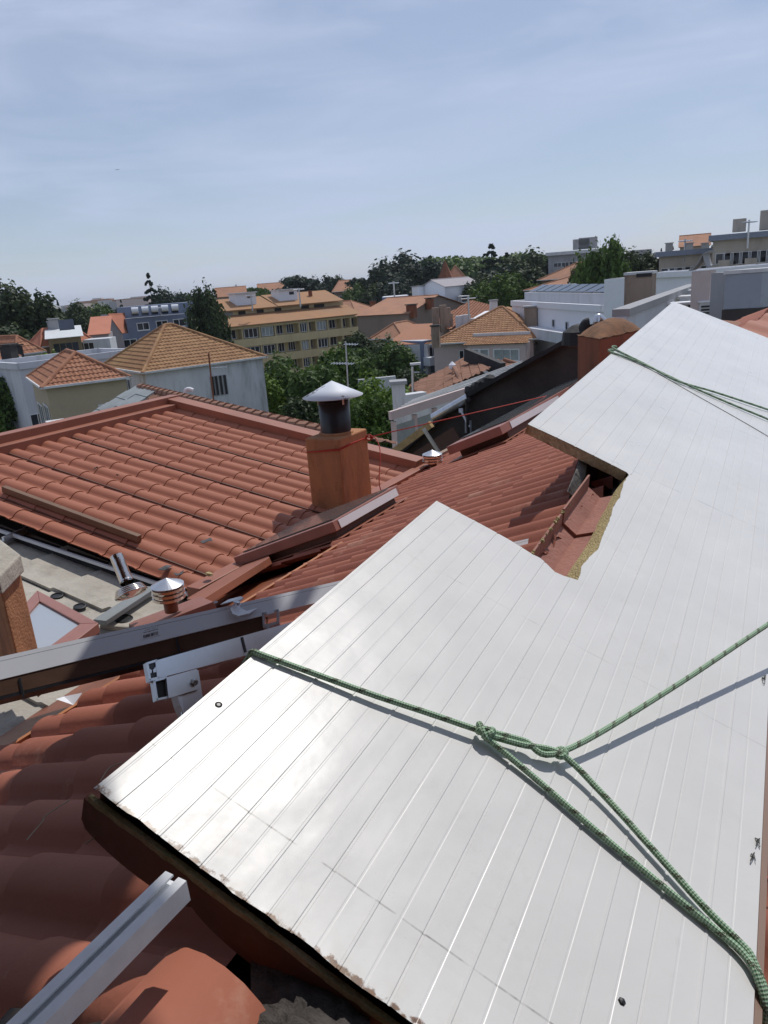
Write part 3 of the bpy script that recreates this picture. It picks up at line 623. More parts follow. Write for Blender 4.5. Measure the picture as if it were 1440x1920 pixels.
for j in range(26):
    u = 1.80+.55*hash1(j*1.7)**1.4; sz_ = .35+1.1*hash1(j+9); q = PN(u, tw-.003+.004*hash1(j+5), hw+.002); m.lathe(q, [(.001,-.006*sz_),(.007*sz_,-.001),(.005*sz_,.004*sz_),(.001,.006*sz_)], 6, pn+pu*(hash1(j)*2-1)*2+pt*hash1(j+2))
m.build('foam_crumbs', 'foamc', tro)
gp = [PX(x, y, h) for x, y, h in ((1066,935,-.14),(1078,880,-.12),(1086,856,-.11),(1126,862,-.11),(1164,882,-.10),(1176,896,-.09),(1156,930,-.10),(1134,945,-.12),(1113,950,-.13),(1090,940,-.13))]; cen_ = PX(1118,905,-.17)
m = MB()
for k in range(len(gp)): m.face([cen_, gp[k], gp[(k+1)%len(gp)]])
o = m.build('notch_shade_infill', 'black', origin=gp[0], merge=True); tag(o, 'flat black underlay at the far end of the panel notch', 'infill')  # flat black sheet stands in for the panel's shade in the notch
# torn membrane at the far end of the notch
m = MB(); gp = []
for (x, y, h) in ((1063,922,-.10),(1078,885,-.07),(1085,862,-.055),(1100,870,-.06),(1096,893,-.09),(1090,905,-.10),(1094,922,-.12),(1078,935,-.14)): gp.append(PX(x, y, h))
m.face(gp); o = m.build('torn_membrane', 'tape', origin=gp[0]); so_ = o.modifiers.new('th', 'SOLIDIFY'); so_.thickness = .004; tag(o, 'torn dark grey membrane hanging at the far left corner of the notch', 'membrane')
m = MB(); m.frame(PN(3.0,-.24,-.30), pu*4, pt*.25, pn*.10); o = m.build('gap_shade_block', 'rubble', None, origin=PN(2.95,-.46,-.3)); tag(o, 'dark filler block added to darken the gap under the far part of the panel', 'filler block')  # block added under the panel to darken the gap
# ================================================================== ROPES
def ropemat():
    m = bpy.data.materials.new('green_braided_rope'); m.use_nodes = True; t = m.node_tree; b = t.nodes['Principled BSDF']; L = t.links.new
    b.inputs['Roughness'].default_value = 0.75
    uv = N(t, 'ShaderNodeUVMap'); mp = N(t, 'ShaderNodeMapping'); mp.inputs['Scale'].default_value = (8, 190, 1); L(uv.outputs[0], mp.inputs[0])
    sx = N(t, 'ShaderNodeSeparateXYZ'); L(mp.outputs[0], sx.inputs[0])
    def M_(op, x, y=None):
        n = N(t, 'ShaderNodeMath', operation=op)
        for i, z in enumerate((x, y)):
            if z is None: continue
            if isinstance(z, (int, float)): n.inputs[i].default_value = z
            else: L(z, n.inputs[i])
        return n.outputs[0]
    a = M_('SINE', M_('MULTIPLY', M_('ADD', sx.outputs[0], sx.outputs[1]), 3.1416)); c = M_('SINE', M_('MULTIPLY', M_('SUBTRACT', sx.outputs[0], sx.outputs[1]), 3.1416))
    br = M_('ADD', M_('MULTIPLY', M_('MULTIPLY', a, c), .5), .5)
    x = N(t, 'ShaderNodeMix', data_type='RGBA'); L(br, x.inputs[0]); x.inputs[6].default_value = (0.06,0.20,0.09,1); x.inputs[7].default_value = (0.50,0.62,0.46,1)
    # dark tracer yarn winding round
    tr = M_('SINE', M_('ADD', M_('MULTIPLY', sx.outputs[1], .18*3.1416), M_('MULTIPLY', sx.outputs[0], 3.1416/6)))
    no = N(t, 'ShaderNodeTexNoise', _Scale=900, _Detail=2); tcn = N(t, 'ShaderNodeTexCoord'); L(tcn.outputs['Object'], no.inputs['Vector'])
    f = M_('MULTIPLY', M_('GREATER_THAN', tr, .82), M_('GREATER_THAN', no.outputs['Fac'], .47))
    y = N(t, 'ShaderNodeMix', data_type='RGBA'); L(f, y.inputs[0]); L(x.outputs[2], y.inputs[6]); y.inputs[7].default_value = (0.05,0.03,0.015,1)
    L(y.outputs[2], b.inputs['Base Color'])
    bp = N(t, 'ShaderNodeBump', _Strength=.9, _Distance=.0015); L(br, bp.inputs['Height']); L(bp.outputs[0], b.inputs['Normal'])
    return m
M['rope'] = ropemat()
SUNV = dirv(SUN_AZ, SUN_EL)
def LIFT(sx_, sy_, rx, ry):
    """point of a rope seen at (rx,ry) whose shadow falls on the panel at (sx_,sy_)"""
    s0 = PX(sx_, sy_, 0); d = RM @ _ray(rx, ry); w0 = s0-CAM; a = SUNV.dot(SUNV); b = SUNV.dot(d); c = d.dot(d); k = (b*d.dot(w0)-c*SUNV.dot(w0))/(a*c-b*b)
    return s0 + SUNV*max(k, .006)
def spline(pts, n=8):
    pts = [V(p) for p in pts]; out = []
    for i in range(len(pts)-1):
        p0, p1, p2, p3 = pts[max(i-1,0)], pts[i], pts[i+1], pts[min(i+2, len(pts)-1)]
        for j in range(n):
            t = j/n; out.append(.5*((2*p1)+(p2-p0)*t+(2*p0-5*p1+4*p2-p3)*t*t+(3*p1-p0-3*p2+p3)*t**3))
    return out+[pts[-1]]
RR = .0062
rope = thing('green_rope', PX(905,1375,.02), 'green braided rope knotted over the near part of the white panel', 'rope')
yj = LIFT(1047,1441,1053,1412); kn = PX(908,1373,.020)
hy = (yj-PN(0,0,0)).dot(pn)
A = [PN(.985,TL-.03,-.09), PN(.98,TL-.012,-.02), PN(.975,TL-.004,.004), PX(500,1231,.008), PX(600,1267,.011), PX(700,1303,.015), PX(800,1336,.018), kn]
MB().tube(spline(A), RR, 12).build('strand', 'rope', rope, smooth=True)
off = pu*.006
MB().tube(spline([kn+off, (kn+yj)/2+off*1.1, yj+off*.5, LIFT(1240,1352,1250,1299), LIFT(1431,1262,1440,1170), LIFT(1431,1262,1440,1170)*1 + (LIFT(1431,1262,1440,1170)-LIFT(1240,1352,1250,1299))*1.5]), RR, 12).build('strand', 'rope', rope, smooth=True)
low = PX(1395,1783,.010)
MB().tube(spline([kn-off, (kn+yj)/2-off*1.1, yj-off*.5, PX(1128,1487,hy*.75), PX(1235,1605,hy*.35+.006), PX(1320,1700,.012), PX(1385,1765,.010), PX(1412,1800,.010), PN(.93,.51,-.01), PN(.90,.525,-.10)]), RR, 12).build('strand', 'rope', rope, smooth=True)
MB().tube(spline([kn-off*1.5, PX(935,1402,.014), PX(1010,1465,.010), PX(1120,1560,.009), PX(1250,1668,.009), PX(1350,1750,.009), PX(1395,1790,.012), PX(1420,1832,.012), PN(.915,.512,-.02), PN(.885,.524,-.12)]), RR, 12).build('strand', 'rope', rope, smooth=True)
# knot: an overhand shape of thick turns
kp = []
for i in range(40):
    a = 2*math.pi*i/39*1.0; kp.append(kn + pu*(.0105*math.sin(3*a)*.9+.004*math.cos(a)) + pt*(.0135*math.cos(2*a)+.003*math.sin(a)) + pn*(.006*math.cos(3*a)+.003))
MB().tube(kp, RR*.98, 12).build('knot', 'rope', rope, smooth=True)
yk = [yj + pt*(.009*math.cos(a)) + pu*(.010*math.sin(a)) + pn*(.004*math.sin(a+1)) for a in [2*math.pi*i/20 for i in range(21)]]
MB().tube(yk, RR*.9, 10).build('loop', 'rope', rope, smooth=True)
rope2 = thing('green_rope', PX(1150,660,.01), 'pair of thin green rope strands crossing the far part of the white panel', 'rope')
MB().tube(spline([PN(4.48,TL-.03,-.10), PN(4.47,TL-.004,.004), PX(1143,659,.006), PX(1200,680,.01), PX(1290,722,.010), PX(1370,757,.01), PX(1440,786,.012), PN(4.36,.50,.002), PN(4.34,.53,-.1)]), .006, 8).build('strand', 'rope', rope2, smooth=True)
MB().tube(spline([PN(4.60,TL-.03,-.10), PN(4.58,TL-.004,.004), PX(1150,653,.006), PX(1210,683,.01), PX(1270,714,.012), PX(1340,735,.012), PX(1440,768,.012), PN(4.62,.50,.002), PN(4.6,.53,-.1)]), .006, 8).build('strand', 'rope', rope2, smooth=True)
wr = MB().tube(spline([PX(1150,661,.003), PX(1220,693,.002), PX(1300,738,.002), PX(1380,783,.002), PX(1440,818,.002), PN(4.0,.49,.002)]), .0016, 6).build('thin_wire', 'wire', origin=PX(1150,661)); tag(wr, 'thin dark wire lying on the white panel below the far green ropes', 'wire')
# dry grass stalks by the near corner
for i, (pts_) in enumerate((((160,1583),(195,1560),(238,1552)), ((50,1575),(80,1540),(85,1530),(130,1500)), ((188,1465),(205,1440),(228,1430)))):
    q = [PX(x, y, -.10) for x, y in pts_]; o = MB().tube(spline(q), .0012, 5).build('dry_stalk', mat('dry_stalk_%d' % i, (.35,.28,.2), .8), origin=q[0]); tag(o, ('curved dry grass stalk beside the near left corner of the panel', 'long bent dry stalk lying on shaded tiles left of the panel', 'short dry stalk poking out above the near left panel corner')[i], 'dry stalk')
# ================================================================== ADDED BLOCKERS: unseen boards and wall, put in to shade the near tiles
can = thing('shade_blocker', CAM + V((-1.6,-2.2,-1.2)), 'added unseen canopy overhead whose shade falls on the near left tiles', 'blocker')
def up_(p, k): return p + SUNV*k
KQ = 4.6
cq = [up_(MC(r, d), KQ) for r, d in ((-2.9,.40), (-.72,.40), (-.60,1.62), (-2.9,1.62))]
MB().prism(cq, V((0,0,.06))).build('board', 'darkboard', can, recalc=True)
cq2 = [up_(HIT(x, y, (MC(-1.5,0),MP[1])), KQ+.10) for x, y in ((60,1915),(300,1668),(250,1640),(150,1560),(-200,1640),(-260,2050))]; MB().prism(cq2, V((0,0,.05))).build('board', 'darkboard', can, recalc=True)
cq4 = [up_(MC(r, d, .05), KQ+.22) for r, d in ((-3.4,-.75), (-2.0,-.75), (-2.0,.36), (-3.4,.36))]; MB().prism(cq4, V((0,0,.05))).build('board', 'darkboard', can, recalc=True)
cq3 = [up_(MC(r, d), KQ+.16) for r, d in ((-7.5,-1.2), (-3.3,.1), (-2.95,.40), (-2.95,4.6), (-7.5,4.6))]; MB().prism(cq3, V((0,0,.05))).build('board', 'darkboard', can, recalc=True)
m = MB(); back = up_(MC(-6.2,.9), KQ); m.beam(up_(MC(.0,.9), KQ)+V((0,0,.09)), back+V((0,0,.09)), .07, .10); m.build('beam', 'flashdark', can)
m = MB(); m.beam(back+V((0,0,.1)), V((back.x, back.y, 12.0)), .12, .12, up=V((0,1,0))); m.build('post', 'flashdark', can)
tw0 = thing('stair_tower', V((0,-2.2,0)), 'dark wall added unseen behind the camera to block sky light', 'tower')  # unseen wall, added to dim the sky light on the near tiles
m = MB(); m.frame(V((-7,-4.5,0)), V((12,0,0)), V((0,3.2,0)), V((0,0,20))); m.build('wall', 'darkwall', tw0)
# ================================================================== RAILS
def rail(name, p, q, label, wd=.040, ht=.040, mt='whitealu', up=V((0,0,1)), group=None):
    p, q = V(p), V(q); t_ = thing(name, p, label, 'rail', group); d = q-p; sd = d.cross(up).normalized(); u = sd.cross(d).normalized()
    m = MB(); th = .003
    m.frame(p - sd*wd/2, d, sd*th, u*ht); m.frame(p + sd*(wd/2-th), d, sd*th, u*ht); m.frame(p - sd*(wd/2-th), d, sd*(wd-2*th), u*th)
    m.frame(p - sd*(wd/2-th) + u*(ht-th), d, sd*(wd*.30), u*th); m.frame(p + sd*(wd/2-th-wd*.30) + u*(ht-th), d, sd*(wd*.30), u*th)
    m.frame(p - sd*(wd/2-th) + u*(ht*.55), d, sd*(wd-2*th), u*th*.7)
    o = m.build('channel', mt, t_); return t_, d.normalized(), sd, u
def facebeam(root, name, pts, thick, mt):
    """a bar given by the four corners of its face turned to the camera"""
    m = MB(); a, b, c, d = [V(p) for p in pts]; n = (b-a).cross(d-a).normalized()
    if n.dot(CAM-a) < 0: n = -n
    m.prism([a, b, c, d], -n*thick); return m.build(name, mt, root, recalc=True)
# long rail: white top face, bronze channel below it
A0, A1 = 3.05, 2.42
def along(x, y, dd=0): 
    # depth along the long rail as a straight line in space between its two ends
    e0, e1 = W(0,1262,A0), W(1008,1018,A1); d = RM @ _ray(x, y); n_ = (e1-e0).cross(V((0,0,1)).cross(e1-e0)).normalized()
    nn_ = (CAM-e0) - (e1-e0).normalized()*((CAM-e0).dot((e1-e0).normalized()))
    nn_.normalize(); nn_ = (nn_ + V((0,0,.9))).normalized()
    return CAM + d*((e0-CAM).dot(nn_)/d.dot(nn_)+dd)
lr = thing('mounting_rail', along(300,1190), 'long white aluminium mounting rail with barcode sticker running from left border under the panel', 'rail')
facebeam(lr, 'rail_face', [along(-60,1289), along(1004,1030), along(1008,1010), along(-60,1254)], .035, 'whitealu')
facebeam(lr, 'top_edge', [along(-60,1253), along(1008,1009.5), along(1008,1006), along(-60,1245)], .035, 'whitealu')
st = MB(); 
def onrail(x, y): return along(x, y, -.0012)
sticker = facebeam(lr, 'sticker', [onrail(266,1200), onrail(301,1190), onrail(299,1176), onrail(264,1186)], .0004, 'cleanwhite')
bx = MB(); rn = random.Random(5)
x = 269.0
while x < 297:
    wd = rn.choice((.5,.9,1.4)); dy = -(x-269)*.27
    a, b_, c, d = [along(px_, py_, -.0018) for px_, py_ in ((x,1197+dy),(x+wd,1197+dy-.2),(x+wd-.6,1191+dy-.2),(x-.6,1191+dy))]; bx.face([a,b_,c,d]); x += wd+rn.choice((.6,1.0))
bx.build('barcode', 'black', sticker)
lm = MB(); rn = random.Random(8)                # two lines of print too small to read: rows of tiny strokes
for k_ in (0, 1):
    x = 268.0+3*k_
    while x < 296:
        wd = rn.choice((.5,.8,1.1)); y0 = 1187.5-4.2*k_-(x-268)*.27; hh = rn.uniform(.8,1.5)
        if rn.random() > .15: lm.face([along(x, y0, -.0018), along(x+wd, y0-wd*.27, -.0018), along(x+wd-.1, y0-wd*.27-hh, -.0018), along(x-.1, y0-hh, -.0018)])
        x += wd+.35
lm.build('printed_lines', 'black', sticker)
def brown(x, y): return along(x, y, .004)
bg_ = thing('bronze_channel', brown(200,1240), 'glossy bronze brown channel fixed under the long white rail', 'metal channel')
facebeam(bg_, 'channel_face', [brown(-60,1320), brown(492,1186), brown(500,1150), brown(-60,1290)], .03, 'brownalu')
facebeam(bg_, 'lower_lip', [brown(-60,1327), brown(490,1191), brown(492,1186.5), brown(-60,1320.5)], .035, 'blackpaint')
for x, y in ((36,1271),(330,1196)):
    facebeam(bg_, 'joint_clip', [along(x+6,y+37,-.003), along(x+10,y+36,-.003), along(x+2,y,-.003), along(x-2,y,-.003)], .004, 'black')
# channel end piece and mid clamp
ce = thing('channel_end', along(508,1160,-.01), 'short white hollow channel end standing on the bronze channel', 'channel end')
for q in (((491,1149),(495,1148),(497,1176),(493,1177)), ((518,1143),(522,1142),(523,1168),(519,1169)), ((493,1172),(523,1164),(523,1169),(495,1178)), ((491,1149),(500,1147),(500,1151),(492,1153)), ((513,1144),(522,1142),(522,1146),(514,1148)), ((500,1176),(506,1175),(506,1180),(501,1181))):
    facebeam(ce, 'channel_wall', [along(*p, -.02) for p in q], .02, 'alu')
clm = thing('mid_clamp', along(440,1145,-.02), 'white curved end clamp with bolt gripping the long white rail', 'clamp')
pr = [(413,1133),(436,1127),(441,1130),(436,1134),(432,1141),(436,1150),(447,1155),(466,1150)]
bk = [(p[0]+10, p[1]-5) for p in pr]
m = MB()
for i in range(len(pr)-1):
    a, b_ = along(*pr[i], -.035), along(*pr[i+1], -.035); m.prism([a, b_, b_+RD*.045, a+RD*.045], V((0,0,-.004)))
cl = m.build('clamp_body', 'whitealu', clm, recalc=True)
m = MB(); m.lathe(along(440,1137,-.045)+RD*.02, [(.0001,.008),(.0065,.008),(.0065,0),(.009,0),(.009,-.002)], 6); m.build('bolt', 'steel', clm)
# second short rail on a support with bolted plate
def rl2(x, y, dd=0):
    e0, e1 = W(280,1265,1.64), W(560,1180,2.10); d = RM @ _ray(x, y); nn_ = (CAM-e0) - (e1-e0).normalized()*((CAM-e0).dot((e1-e0).normalized())); nn_ = (nn_.normalized()+V((0,0,.2))).normalized()
    return CAM + d*((e0-CAM).dot(nn_)/d.dot(nn_)+dd)
r2 = thing('mounting_rail', rl2(300,1270), 'short grey mounting rail with open hollow end on a bolted support beside the panel edge', 'rail')
facebeam(r2, 'rail_face', [rl2(296,1272), rl2(640,1182), rl2(640,1140), rl2(294,1238)], .03, 'alu')
facebeam(r2, 'rail_cheek', [rl2(275,1243,.002), rl2(296,1237,.002), rl2(298,1272,.002), rl2(281,1277,.002)], .006, 'black')
for q in (((274,1243),(278,1242),(284,1276),(280,1277)), ((291,1238),(295,1237),(299,1272),(295,1273)), ((275,1242),(294,1236),(295,1240),(276,1246)), ((279,1273),(299,1268),(299,1273),(280,1278)), ((279,1253),(285,1257),(284,1262),(281,1262)), ((292,1250),(287,1256),(288,1261),(293,1260))):
    facebeam(r2, 'profile_wall', [rl2(*p, -.001) for p in q], .01, 'alu')
facebeam(r2, 'black_clip', [rl2(459,1223,-.003), rl2(463,1222,-.003), rl2(456,1194,-.003), rl2(452,1195,-.003)], .004, 'black')
sp_ = thing('rail_support', rl2(330,1300), 'grey aluminium support bracket with bolt and leg holding the short rail', 'bracket')
facebeam(sp_, 'plate', [rl2(316,1309,-.006), rl2(374,1292,-.006), rl2(369,1254,-.006), rl2(312,1270,-.006)], .005, 'alu')
for q in (((287,1276),(291,1275),(297,1312),(293,1314)), ((312,1271),(316,1270),(320,1308),(316,1310)), ((287,1275),(313,1268),(313,1272),(288,1279)), ((293,1310),(319,1304),(320,1308),(293,1314))):
    facebeam(sp_, 'box_profile', [rl2(*p, -.002) for p in q], .01, 'alu')
facebeam(sp_, 'profile_inside', [rl2(290,1312,.008), rl2(318,1306,.008), rl2(313,1270,.008), rl2(289,1276,.008)], .002, 'dark')
facebeam(sp_, 'leg', [rl2(342,1345,.004), rl2(384,1330,.004), rl2(372,1256,.004), rl2(333,1268,.004)], .003, 'alu')
facebeam(sp_, 'leg_flange', [rl2(338,1322,-.001), rl2(346,1340,-.001), rl2(340,1300,-.001), rl2(332,1302,-.001)], .02, 'whitealu')
ax = (CAM-rl2(363,1279)).normalized()
m = MB(); m.lathe(rl2(363,1279,-.006), [(.0085,0),(.0085,.002),(.0065,.0025),(.0065,.009),(.0045,.0095),(.004,.0095),(.004,.004),(.0001,.004)], 20, (ax + V((.5,0,-.1))).normalized()); m.build('bolt', 'steel', sp_)
# bottom-left rail
e0, e1 = W(60,1960,1.12), W(338,1678,1.20)
t_, d_, sd_, u_ = rail('mounting_rail', e0-(e1-e0)*.3, e1, 'bright slotted aluminium rail lying across the tiles at the bottom left', wd=.040, ht=.034, mt=mat('bright_alu', (.86,.87,.88), .4, .1, var=.08, vscale=30))
# ================================================================== MAIN CHIMNEY
def chimney_px(name, label, top3, zt, h, mt, taper=0, cat='chimney'):
    """rectangular shaft from three top corners seen in the photo (left, front, right)"""
    L_, F_, R_ = [GZ(x, y, zt) for x, y in top3]; Bk = L_+R_-F_; cen = (L_+R_)/2
    root = thing(name, V((cen.x, cen.y, zt-h)), label, cat); m = MB(); m.prism([L_, F_, R_, Bk], V((0,0,-h))); o = m.build('shaft', mt, root, recalc=True); bevel(o, .015, 3)
    return root, cen, (L_, F_, R_, Bk)
def onx(Fp, az, x, y):
    d = dirv(az); rr = RM @ _ray(x, y); n_ = V((rr.y, -rr.x, 0)); s_ = (CAM-Fp).dot(n_)/d.dot(n_); return Fp + d*s_
def tower(name, label, F_px, rng, xl, xr, h_, mt, azl=-59, azr=31, cap=None, cat='chimney'):
    F_ = RG(F_px[0], F_px[1], rng); L_ = onx(F_, azl, xl, F_px[1]); R_ = onx(F_, azr, xr, F_px[1]); Bk = L_+R_-F_; cen = (L_+R_)/2
    root = thing(name, V((cen.x, cen.y, F_.z-h_)), label, cat); m = MB(); m.prism([L_, F_, R_, Bk], V((0,0,-h_))); o = m.build('shaft', mt, root, recalc=True); bevel(o, .01, 2)
    q = (L_, F_, R_, Bk)
    if cap: m = MB(); m.prism([cen+(p-cen)*1.06 for p in q], V((0,0,cap))); m.build('cap', 'ledge', root, recalc=True)
    return root, cen, q
zt = W(635,822,6.55).z
ch, cen, cr = chimney_px('chimney', 'orange rendered chimney with black flue pipe, conical cap and red rope tied round it', ((571,822),(635,824),(688,803)), zt, 1.1, 'stucco')
m = MB(); m.lathe(V((cen.x, cen.y, zt-.005)), [(.160,0),(.155,.02),(.125,.035),(.125,.0)], 32); m.build('mortar_collar', 'stucco', ch)
pr_ = .137
m = MB(); m.lathe(V((cen.x, cen.y, zt-.01)), [(pr_,0),(pr_,.30),(pr_-.005,.30),(pr_-.006,.05)], 40); m.build('flue_pipe', 'blackpaint', ch, smooth=True)
m = MB()
for a in (20, 140, 260):
    q = V((cen.x, cen.y, zt+.27)) + dirv(a)*(pr_+.002); m.beam(q, q+V((0,0,.09)), .02, .003, up=dirv(a))
m.build('cap_strap', 'steel', ch)
def coneflake():
    m = M['coneflake']; t = m.node_tree; b = t.nodes['Principled BSDF']; L = t.links.new; tcn = N(t, 'ShaderNodeTexCoord')
    n1 = N(t, 'ShaderNodeTexNoise', _Scale=32, _Detail=8, _Roughness=.7); n2 = N(t, 'ShaderNodeTexNoise', _Scale=5, _Detail=2); L(tcn.outputs['Object'], n1.inputs['Vector']); L(tcn.outputs['Object'], n2.inputs['Vector'])
    a = N(t, 'ShaderNodeMath', operation='ADD'); L(n1.outputs['Fac'], a.inputs[0]); L(n2.outputs['Fac'], a.inputs[1])
    r = N(t, 'ShaderNodeMapRange'); L(a.outputs[0], r.inputs['Value']); r.inputs['From Min'].default_value = 1.14; r.inputs['From Max'].default_value = 1.18
    x = N(t, 'ShaderNodeMix', data_type='RGBA'); L(r.outputs[0], x.inputs[0]); x.inputs[6].default_value = (.62,.65,.70,1); x.inputs[7].default_value = (.13,.12,.12,1); L(x.outputs[2], b.inputs['Base Color'])
coneflake()
m = MB(); cz = zt+.335; m.lathe(V((cen.x, cen.y, cz)), [(.268,0),(.270,.004),(.14,.068),(.0015,.138),(.0001,.138)], 48); m.lathe(V((cen.x, cen.y, cz)), [(.268,0),(.14,.060),(.001,.128)], 48); m.build('cone_cap', 'coneflake', ch, smooth=True)
# red rope
rr_ = thing('red_rope', cr[1]-V((0,0,.2)), 'thin red rope tied round the orange chimney and stretched toward the rusty chimney', 'rope')
def oncham(x, y):  # point on chimney face
    return None
zr = HIT(634,846,(cr[1], (cr[0]-cr[1]).cross(V((0,0,1))).normalized()))
fL = (cr[0]-cr[1]).cross(V((0,0,1))).normalized(); fR = (cr[2]-cr[1]).cross(V((0,0,1))).normalized()
if fL.dot(CAM-cr[1]) < 0: fL = -fL
if fR.dot(CAM-cr[1]) < 0: fR = -fR
pL = HIT(575,848,(cr[1]+fL*.008, fL)); pF = HIT(636,844,(cr[1]+fL*.008, fL)); pM = HIT(660,832,(cr[1]+fR*.008, fR)); pR = HIT(688,820,(cr[1]+fR*.010, fR))
MB().tube([pL-fL*.3, pL, pF, pM, pR, pR-fR*.3], .0045, 8).build('wrap', 'redrope', rr_, smooth=True)
MB().tube([pL, pF+V((0,0,.012)), pM+V((0,0,.008)), pR], .004, 8).build('wrap', 'redrope', rr_, smooth=True)
Dn = (pR-CAM).length
kq = [W(x, y, Dn-.02) for x, y in ((684,823),(690,816),(697,818),(693,826),(686,822),(690,819),(699,822),(694,815),(686,818))]
MB().tube(spline(kq, 4), .006, 8).build('knot', 'redrope', rr_, smooth=True)
MB().tube([W(690,820,Dn), W(1105,724,9.8)], .0055, 8).build('line', 'redrope', rr_, smooth=True)
MB().tube(spline([W(694,818,Dn), W(706,824,Dn-.1), W(713,850,Dn-.2), W(711,905,Dn-.3), HIT(720,932,(MC(0,0,.06),MP[1])), HIT(729,948,(MC(0,0,.05),MP[1]))], 6), .0045, 8).build('loose_end', 'redrope', rr_, smooth=True)
# ================================================================== LEFT CHIMNEY
zt = W(20,1080,3.35).z
lc, cen, cr2 = chimney_px('chimney', 'stained orange chimney with thick pale slab cap at the left border', ((-60,1050),(2,1108),(38,1070)), zt, .44, 'stucco')
c0 = (cr2[0]+cr2[2])/2; m = MB(); m.prism([c0+(p-c0)*1.16+V((0,0,.0)) for p in cr2], V((0,0,.075))); bevel(m.build('slab_cap', 'felt', lc, recalc=True), .008)
# ================================================================== SKYLIGHTS on the tiles
def skylight(label, K, rlen, dlen, h, rt, seed):
    """K = (r,d) of the corner nearest the camera, on the left slope"""
    r, d = K; root = thing('skylight', MC(r, d), label, 'skylight', 'roof skylights with brown metal frames')
    P = lambda a, b, c: MC(r+a*rlen, d+b*dlen, c)
    m = MB(); m.prism([P(0,0,0), P(1,0,0), P(1,1,0), P(0,1,0)], MP[1]*h*.62); bevel(m.build('kerb', 'flashdark', root, recalc=True), .004)
    e = .05
    m = MB(); m.prism([P(-e,-e,h*.60), P(1+e,-e,h*.60), P(1+e,1+e,h*.60), P(-e,1+e,h*.60)], MP[1]*h*.42); bevel(m.build('cover_frame', 'pinkflash', root, recalc=True), .004)
    m = MB(); m.frame(P(.02,-e,h*.63)-MD*.006, RD*rlen*.98, MD*.004, MP[1]*h*.34); m.build('bright_side_trim', 'whitealu', root)
    m = MB(); m.prism([P(.03,.0,h*1.04), P(.97,.0,h*1.04), P(.97,1,h*1.04), P(.03,1,h*1.04)], MP[1]*.008); m.build('pane', 'skyglass', root, recalc=True)
    m = MB(); m.prism([P(-.06,-.08,.048), P(1.12,-.08,.048), P(1.12,1.1,.048), P(-.06,1.1,.048)], MP[1]*.006); bevel(m.build('apron_flashing', 'flash', root, recalc=True), .003)
def kk_(x, y): q = HIT(x, y, (MC(0,0,.03),MP[1]))-R0; return q.dot(RDM), q.dot(MD)
k1, k1l, k1r = kk_(636,1014), kk_(505,1050), kk_(717,957)
skylight('brown framed skylight in front of the orange chimney', k1, k1r[0]-k1[0], k1l[1]-k1[1], .17, 0, 1)
k2, k2l, k2r = kk_(955,826), kk_(872,856), kk_(1040,752)
skylight('brown framed skylight near the dark party wall, partly hidden by the panel', k2, k2r[0]-k2[0], k2l[1]-k2[1], .20, 0, 2)
# small skylight at left
z3 = W(110,1180,4.0).z
sk = [GZ(x, y, z3) for x, y in ((18,1165),(70,1108),(182,1168),(60,1262))]; sp3 = [V(p) for p in sk]
sr = thing('skylight', sk[1]-V((0,0,.2)), 'small square skylight in a rosy metal frame beside the left chimney', 'skylight', 'roof skylights with brown metal frames')
cc_ = sum(sk, V())/4
sc_ = lambda f, dz: [cc_+(p-cc_)*f+V((0,0,dz)) for p in sk]
m = MB(); m.prism(sc_(1,-.12), V((0,0,.10))); m.build('kerb', 'flashdark', sr, recalc=True)
m = MB()
o_, i_ = sc_(1.03,0), sc_(.68,0)
for k in range(4): m.prism([o_[k], o_[(k+1)%4], i_[(k+1)%4], i_[k]], V((0,0,-.05)))
bevel(m.build('cover_frame', 'pinkflash', sr, recalc=True), .004)
m = MB(); m.prism(sc_(.69,-.012), V((0,0,-.006))); m.build('pane', mat('frosted_pane', (.36,.40,.45), .35, coat=.5), sr, recalc=True)
# flashing pieces between annex corner and rail
for i, (pts_, mt, l) in enumerate((
    (((350,1122),(430,1075),(500,1035),(505,1045),(372,1128)), 'flash', 'brown strip of valley flashing climbing from the silver vent toward the skylight'),
    (((240,1168),(375,1118),(400,1128),(262,1182)), 'pinkflash', 'rosy flashing sheet beside the silver vent above the long rail'))):
    q = [HIT(x, y, (MC(0,0,.10),MP[1])) for x, y in pts_]; m = MB(); m.prism(q, -MP[1]*.05); o = m.build('valley_flashing', mt, origin=q[0], recalc=True); tag(bevel(o,.003), l, 'flashing')
# ================================================================== VENTS AND FALLEN FLUE
def cone_vent(label, base, s, h, mt='chrome'):
    root = thing('roof_vent', base, label, 'roof vent', 'small silver roof vents')
    m = MB(); m.lathe(base, [(s*.42,0),(s*.42,h*.45),(s*.40,h*.45)], 24); m.build('pipe', 'copper', root, smooth=True)
    m = MB()
    for k in range(3): z = h*(.42+.13*k); m.lathe(base+V((0,0,z)), [(s*.9,0),(s,.0),(s,h*.075),(s*.9,h*.09)], 28)
    m.build('louvre_rings', mt, root)
    m = MB(); m.lathe(base+V((0,0,h*.80)), [(s*.98,0),(s*1.0,.004),(s*.5,h*.12),(.001,h*.22)], 28); m.build('cone', 'steel', root)
b0 = HIT(325,1142,(MC(0,0,0),MP[1])); Dv = 4.55; b0 = W(322,1146,Dv); cone_vent('silver louvred vent with conical cap on a copper pipe near the annex corner', b0, .094, .205)
b0 = HIT(812,882,(MC(0,0,0),MP[1])); cone_vent('small silver louvred vent below the dark party wall', b0, .105, .22)
ff = W(243,1105,5.0); root = thing('fallen_flue', ff, 'dented shiny flue pipe with coiled spiral cowl lying tilted on the slab roof', 'flue pipe')
